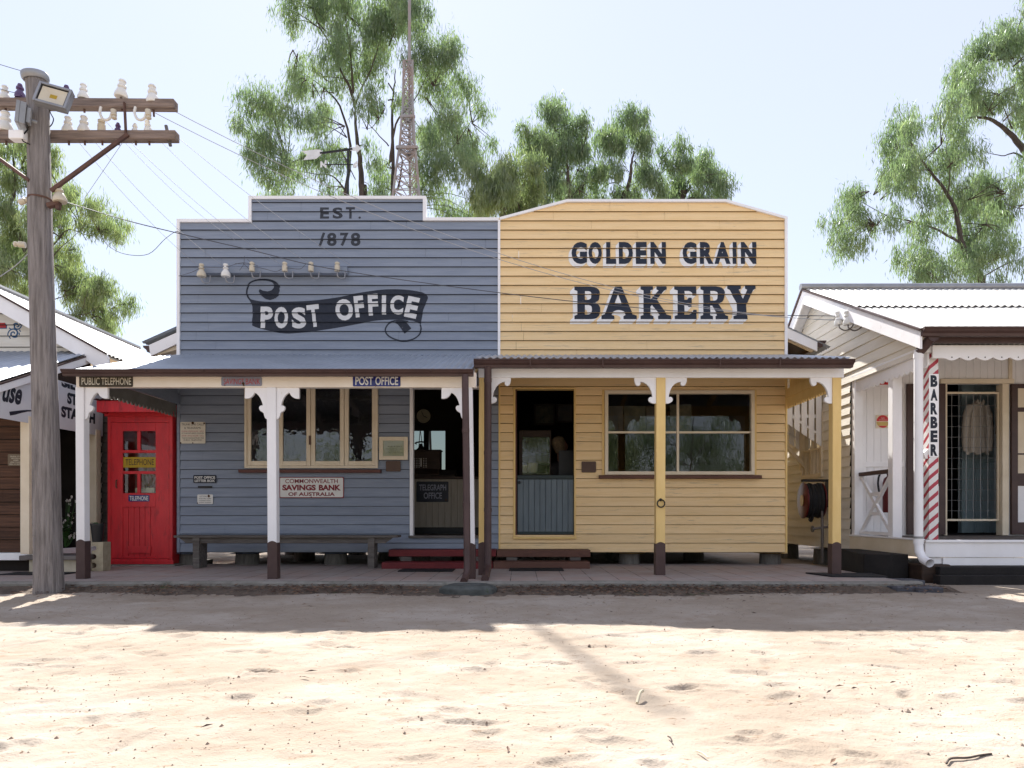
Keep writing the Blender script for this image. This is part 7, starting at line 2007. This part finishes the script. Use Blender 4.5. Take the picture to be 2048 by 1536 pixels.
tree('gum_tree', 'open branched gum tree above the barber shop roof', 26.0,
  [[(850,1700),(830,1460),(795,1360),(730,1250),(700,1080),(650,980),(560,860),(480,760)],[(730,1250),(600,1160),(480,1110),(380,1070),(250,980)],[(710,1210),(760,1200),(800,1190),(850,1150)],[(655,1000),(650,860),(610,790),(620,740)],[(795,1385),(720,1380),(660,1410),(590,1440)],[(820,1370),(900,1330),(960,1310)],[(500,1130),(430,1140),(350,1160),(280,1150)],[(600,970),(540,990),(480,960)],[(710,1100),(780,1000),(770,960)],[(560,870),(500,830),(400,770)],[(690,850),(700,780),(720,720)]],
  [(430,620,65),(480,680,75),(360,700,65),(350,760,55),(560,640,65),(640,650,75),(720,690,65),(760,740,58),(620,740,75),(540,730,65),(440,800,55),(400,850,55),(680,800,65),(640,870,60),(760,880,65),(720,960,55),(330,920,55),(250,930,58),(200,970,65),(200,1050,75),(280,1010,65),(170,1100,55),(350,1000,52),(220,1180,65),(280,1180,55),(300,1100,55),(180,1170,48),(240,1230,38),(470,960,45),(530,1040,55),(580,1090,52),(640,1090,52),(480,1220,58),(540,1280,75),(600,1300,65),(500,1380,65),(620,1380,65),(560,1450,58),(720,1320,60),(830,1250,75),(800,1100,65),(850,1180,75),(920,1200,75),(880,1290,75),(960,1250,65),(1000,1150,65),(940,1080,65),(700,1430,58),(900,1400,50),(1010,1400,50),(860,1040,50),(780,1000,45)],
  sC, oC, 42000, 6, 850, TG, depth=1.7, trunk_r=.15, rlimb=.06)
tree('gum_tree', 'large gum tree leaning in from the right edge of the view', 29.0,
  [[(1200,1700),(1180,1200),(1100,850),(1044,740),(980,660),(890,590),(780,580)],[(1120,880),(1080,700),(1030,560),(990,400),(990,300)],[(985,660),(930,560),(910,480)],[(1110,860),(1000,790),(920,805),(810,785)],[(1150,1050),(1080,1060),(1000,1030),(940,980)],[(1090,700),(1150,500),(1160,300)],[(780,560),(720,520)],[(890,590),(830,540),(790,490)]],
  [(900,170,75),(960,130,65),(1010,110,68),(860,230,65),(790,280,56),(1020,200,68),(940,250,72),(1000,330,60),(740,370,56),(780,430,65),(720,470,56),(700,530,46),(820,520,60),(880,430,55),(950,420,55),(860,570,36),(930,620,34),(1030,430,58),(860,930,68),(930,900,68),(1000,880,68),(1040,940,78),(880,1010,55),(1040,1040,58),(1050,860,60),(1100,130,80),(1180,230,90),(1120,330,80),(1200,420,90),(1120,540,70),(1220,600,90),(1150,930,80),(1240,1000,90),(1150,1100,80),(820,970,45)],
  sC, oC, 38000, 7, 1200, TG, depth=1.8, trunk_r=.2, rlimb=.08)
sE, oE = .2864, (0, 280)
tree('gum_tree', 'gum tree spreading behind the wooden pole at the far left', 25.0,
  [[(270,1500),(290,1100),(210,800),(140,620),(110,480),(150,380),(150,150)],[(300,1000),(400,830),(560,720),(690,640)],[(260,920),(400,610),(500,600),(560,580)],[(220,820),(80,900),(0,980)],[(160,660),(60,560),(20,420)],[(290,1150),(450,1050),(620,1010)],[(560,1250),(620,1210),(700,1100),(760,1060)],[(150,400),(60,200)],[(420,700),(470,600),(490,480)],[(600,700),(630,610)],[(280,1200),(500,1230),(640,1240),(780,1180)]],
  [(90,70,75),(60,150,75),(160,180,75),(40,260,68),(130,300,75),(200,100,60),(390,100,55),(410,190,48),(440,250,46),(100,400,58),(40,520,75),(160,560,75),(100,660,85),(200,700,75),(30,700,68),(60,820,85),(180,850,85),(120,950,85),(40,960,75),(200,1010,68),(420,560,65),(480,500,65),(540,400,55),(600,480,55),(680,500,65),(760,520,65),(720,580,65),(800,600,55),(820,660,38),(640,600,55),(420,680,55),(480,760,55),(400,880,75),(480,920,75),(420,1010,75),(520,1000,75),(600,1050,65),(560,1130,65),(660,1090,55),(740,1030,65),(800,1060,58),(850,1120,55),(840,1200,38),(700,1180,45),(620,1210,55),(680,1270,58),(750,1290,38),(560,1210,55),(310,300,80),(300,500,80),(310,760,80),(320,900,80),(320,150,70),(-60,400,90),(-80,650,90),(-80,900,90),(-60,180,90)],
  sE, oE, 52000, 8, 290, TG, lmat='leaf_light', depth=1.7, trunk_r=.17, rlimb=.06)

# trees across the street, seen only as reflections in the shop windows
def street_tree(label, x, y, h, w, leaves, seed, lm='leaf'):
    R = np.random.default_rng(seed)
    Yt = 10.0
    px = lambda X_: X_*F/Yt + 1040
    py = lambda Z_: 1028 - (Z_-CAMZ)*F/Yt
    cl = [(px(R.normal(0, w*.36)), py(h*(.30+.62*R.random())), R.uniform(.5, .95)*F/Yt) for _ in range(26)]
    t = tree('gum_tree', label, Yt, [[(px(0), py(.5)), (px(.1), py(h*.4)), (px(.2), py(h*.8))], [(px(.1), py(h*.4)), (px(w*.2), py(h*.6)), (px(w*.36), py(h*.75))], [(px(.1), py(h*.45)), (px(-w*.2), py(h*.6)), (px(-w*.36), py(h*.7))]],
             cl, 1.0, (0, 0), leaves, seed, px(0), 'gum trees across the street mirrored in the windows', lmat=lm, depth=1.6, lsize=2.2)
    t.location = (x, y, 0)
street_tree('bushy gum tree mirrored in the left panes of the bakery window', 1.6, -11.0, 6.6, 6.5, 42000, 41, 'leaf_light')
street_tree('dark gum tree mirrored in the right panes of the bakery window', 8.2, -15.0, 8.0, 6.5, 26000, 42)
street_tree('pale gum tree mirrored in the casements of the post office', -5.0, -13.0, 4.2, 7.0, 26000, 43, 'leaf_light')
street_tree('far gum tree mirrored in the door of the telephone booth', -12.5, -12.0, 5.0, 6.0, 7000, 44)
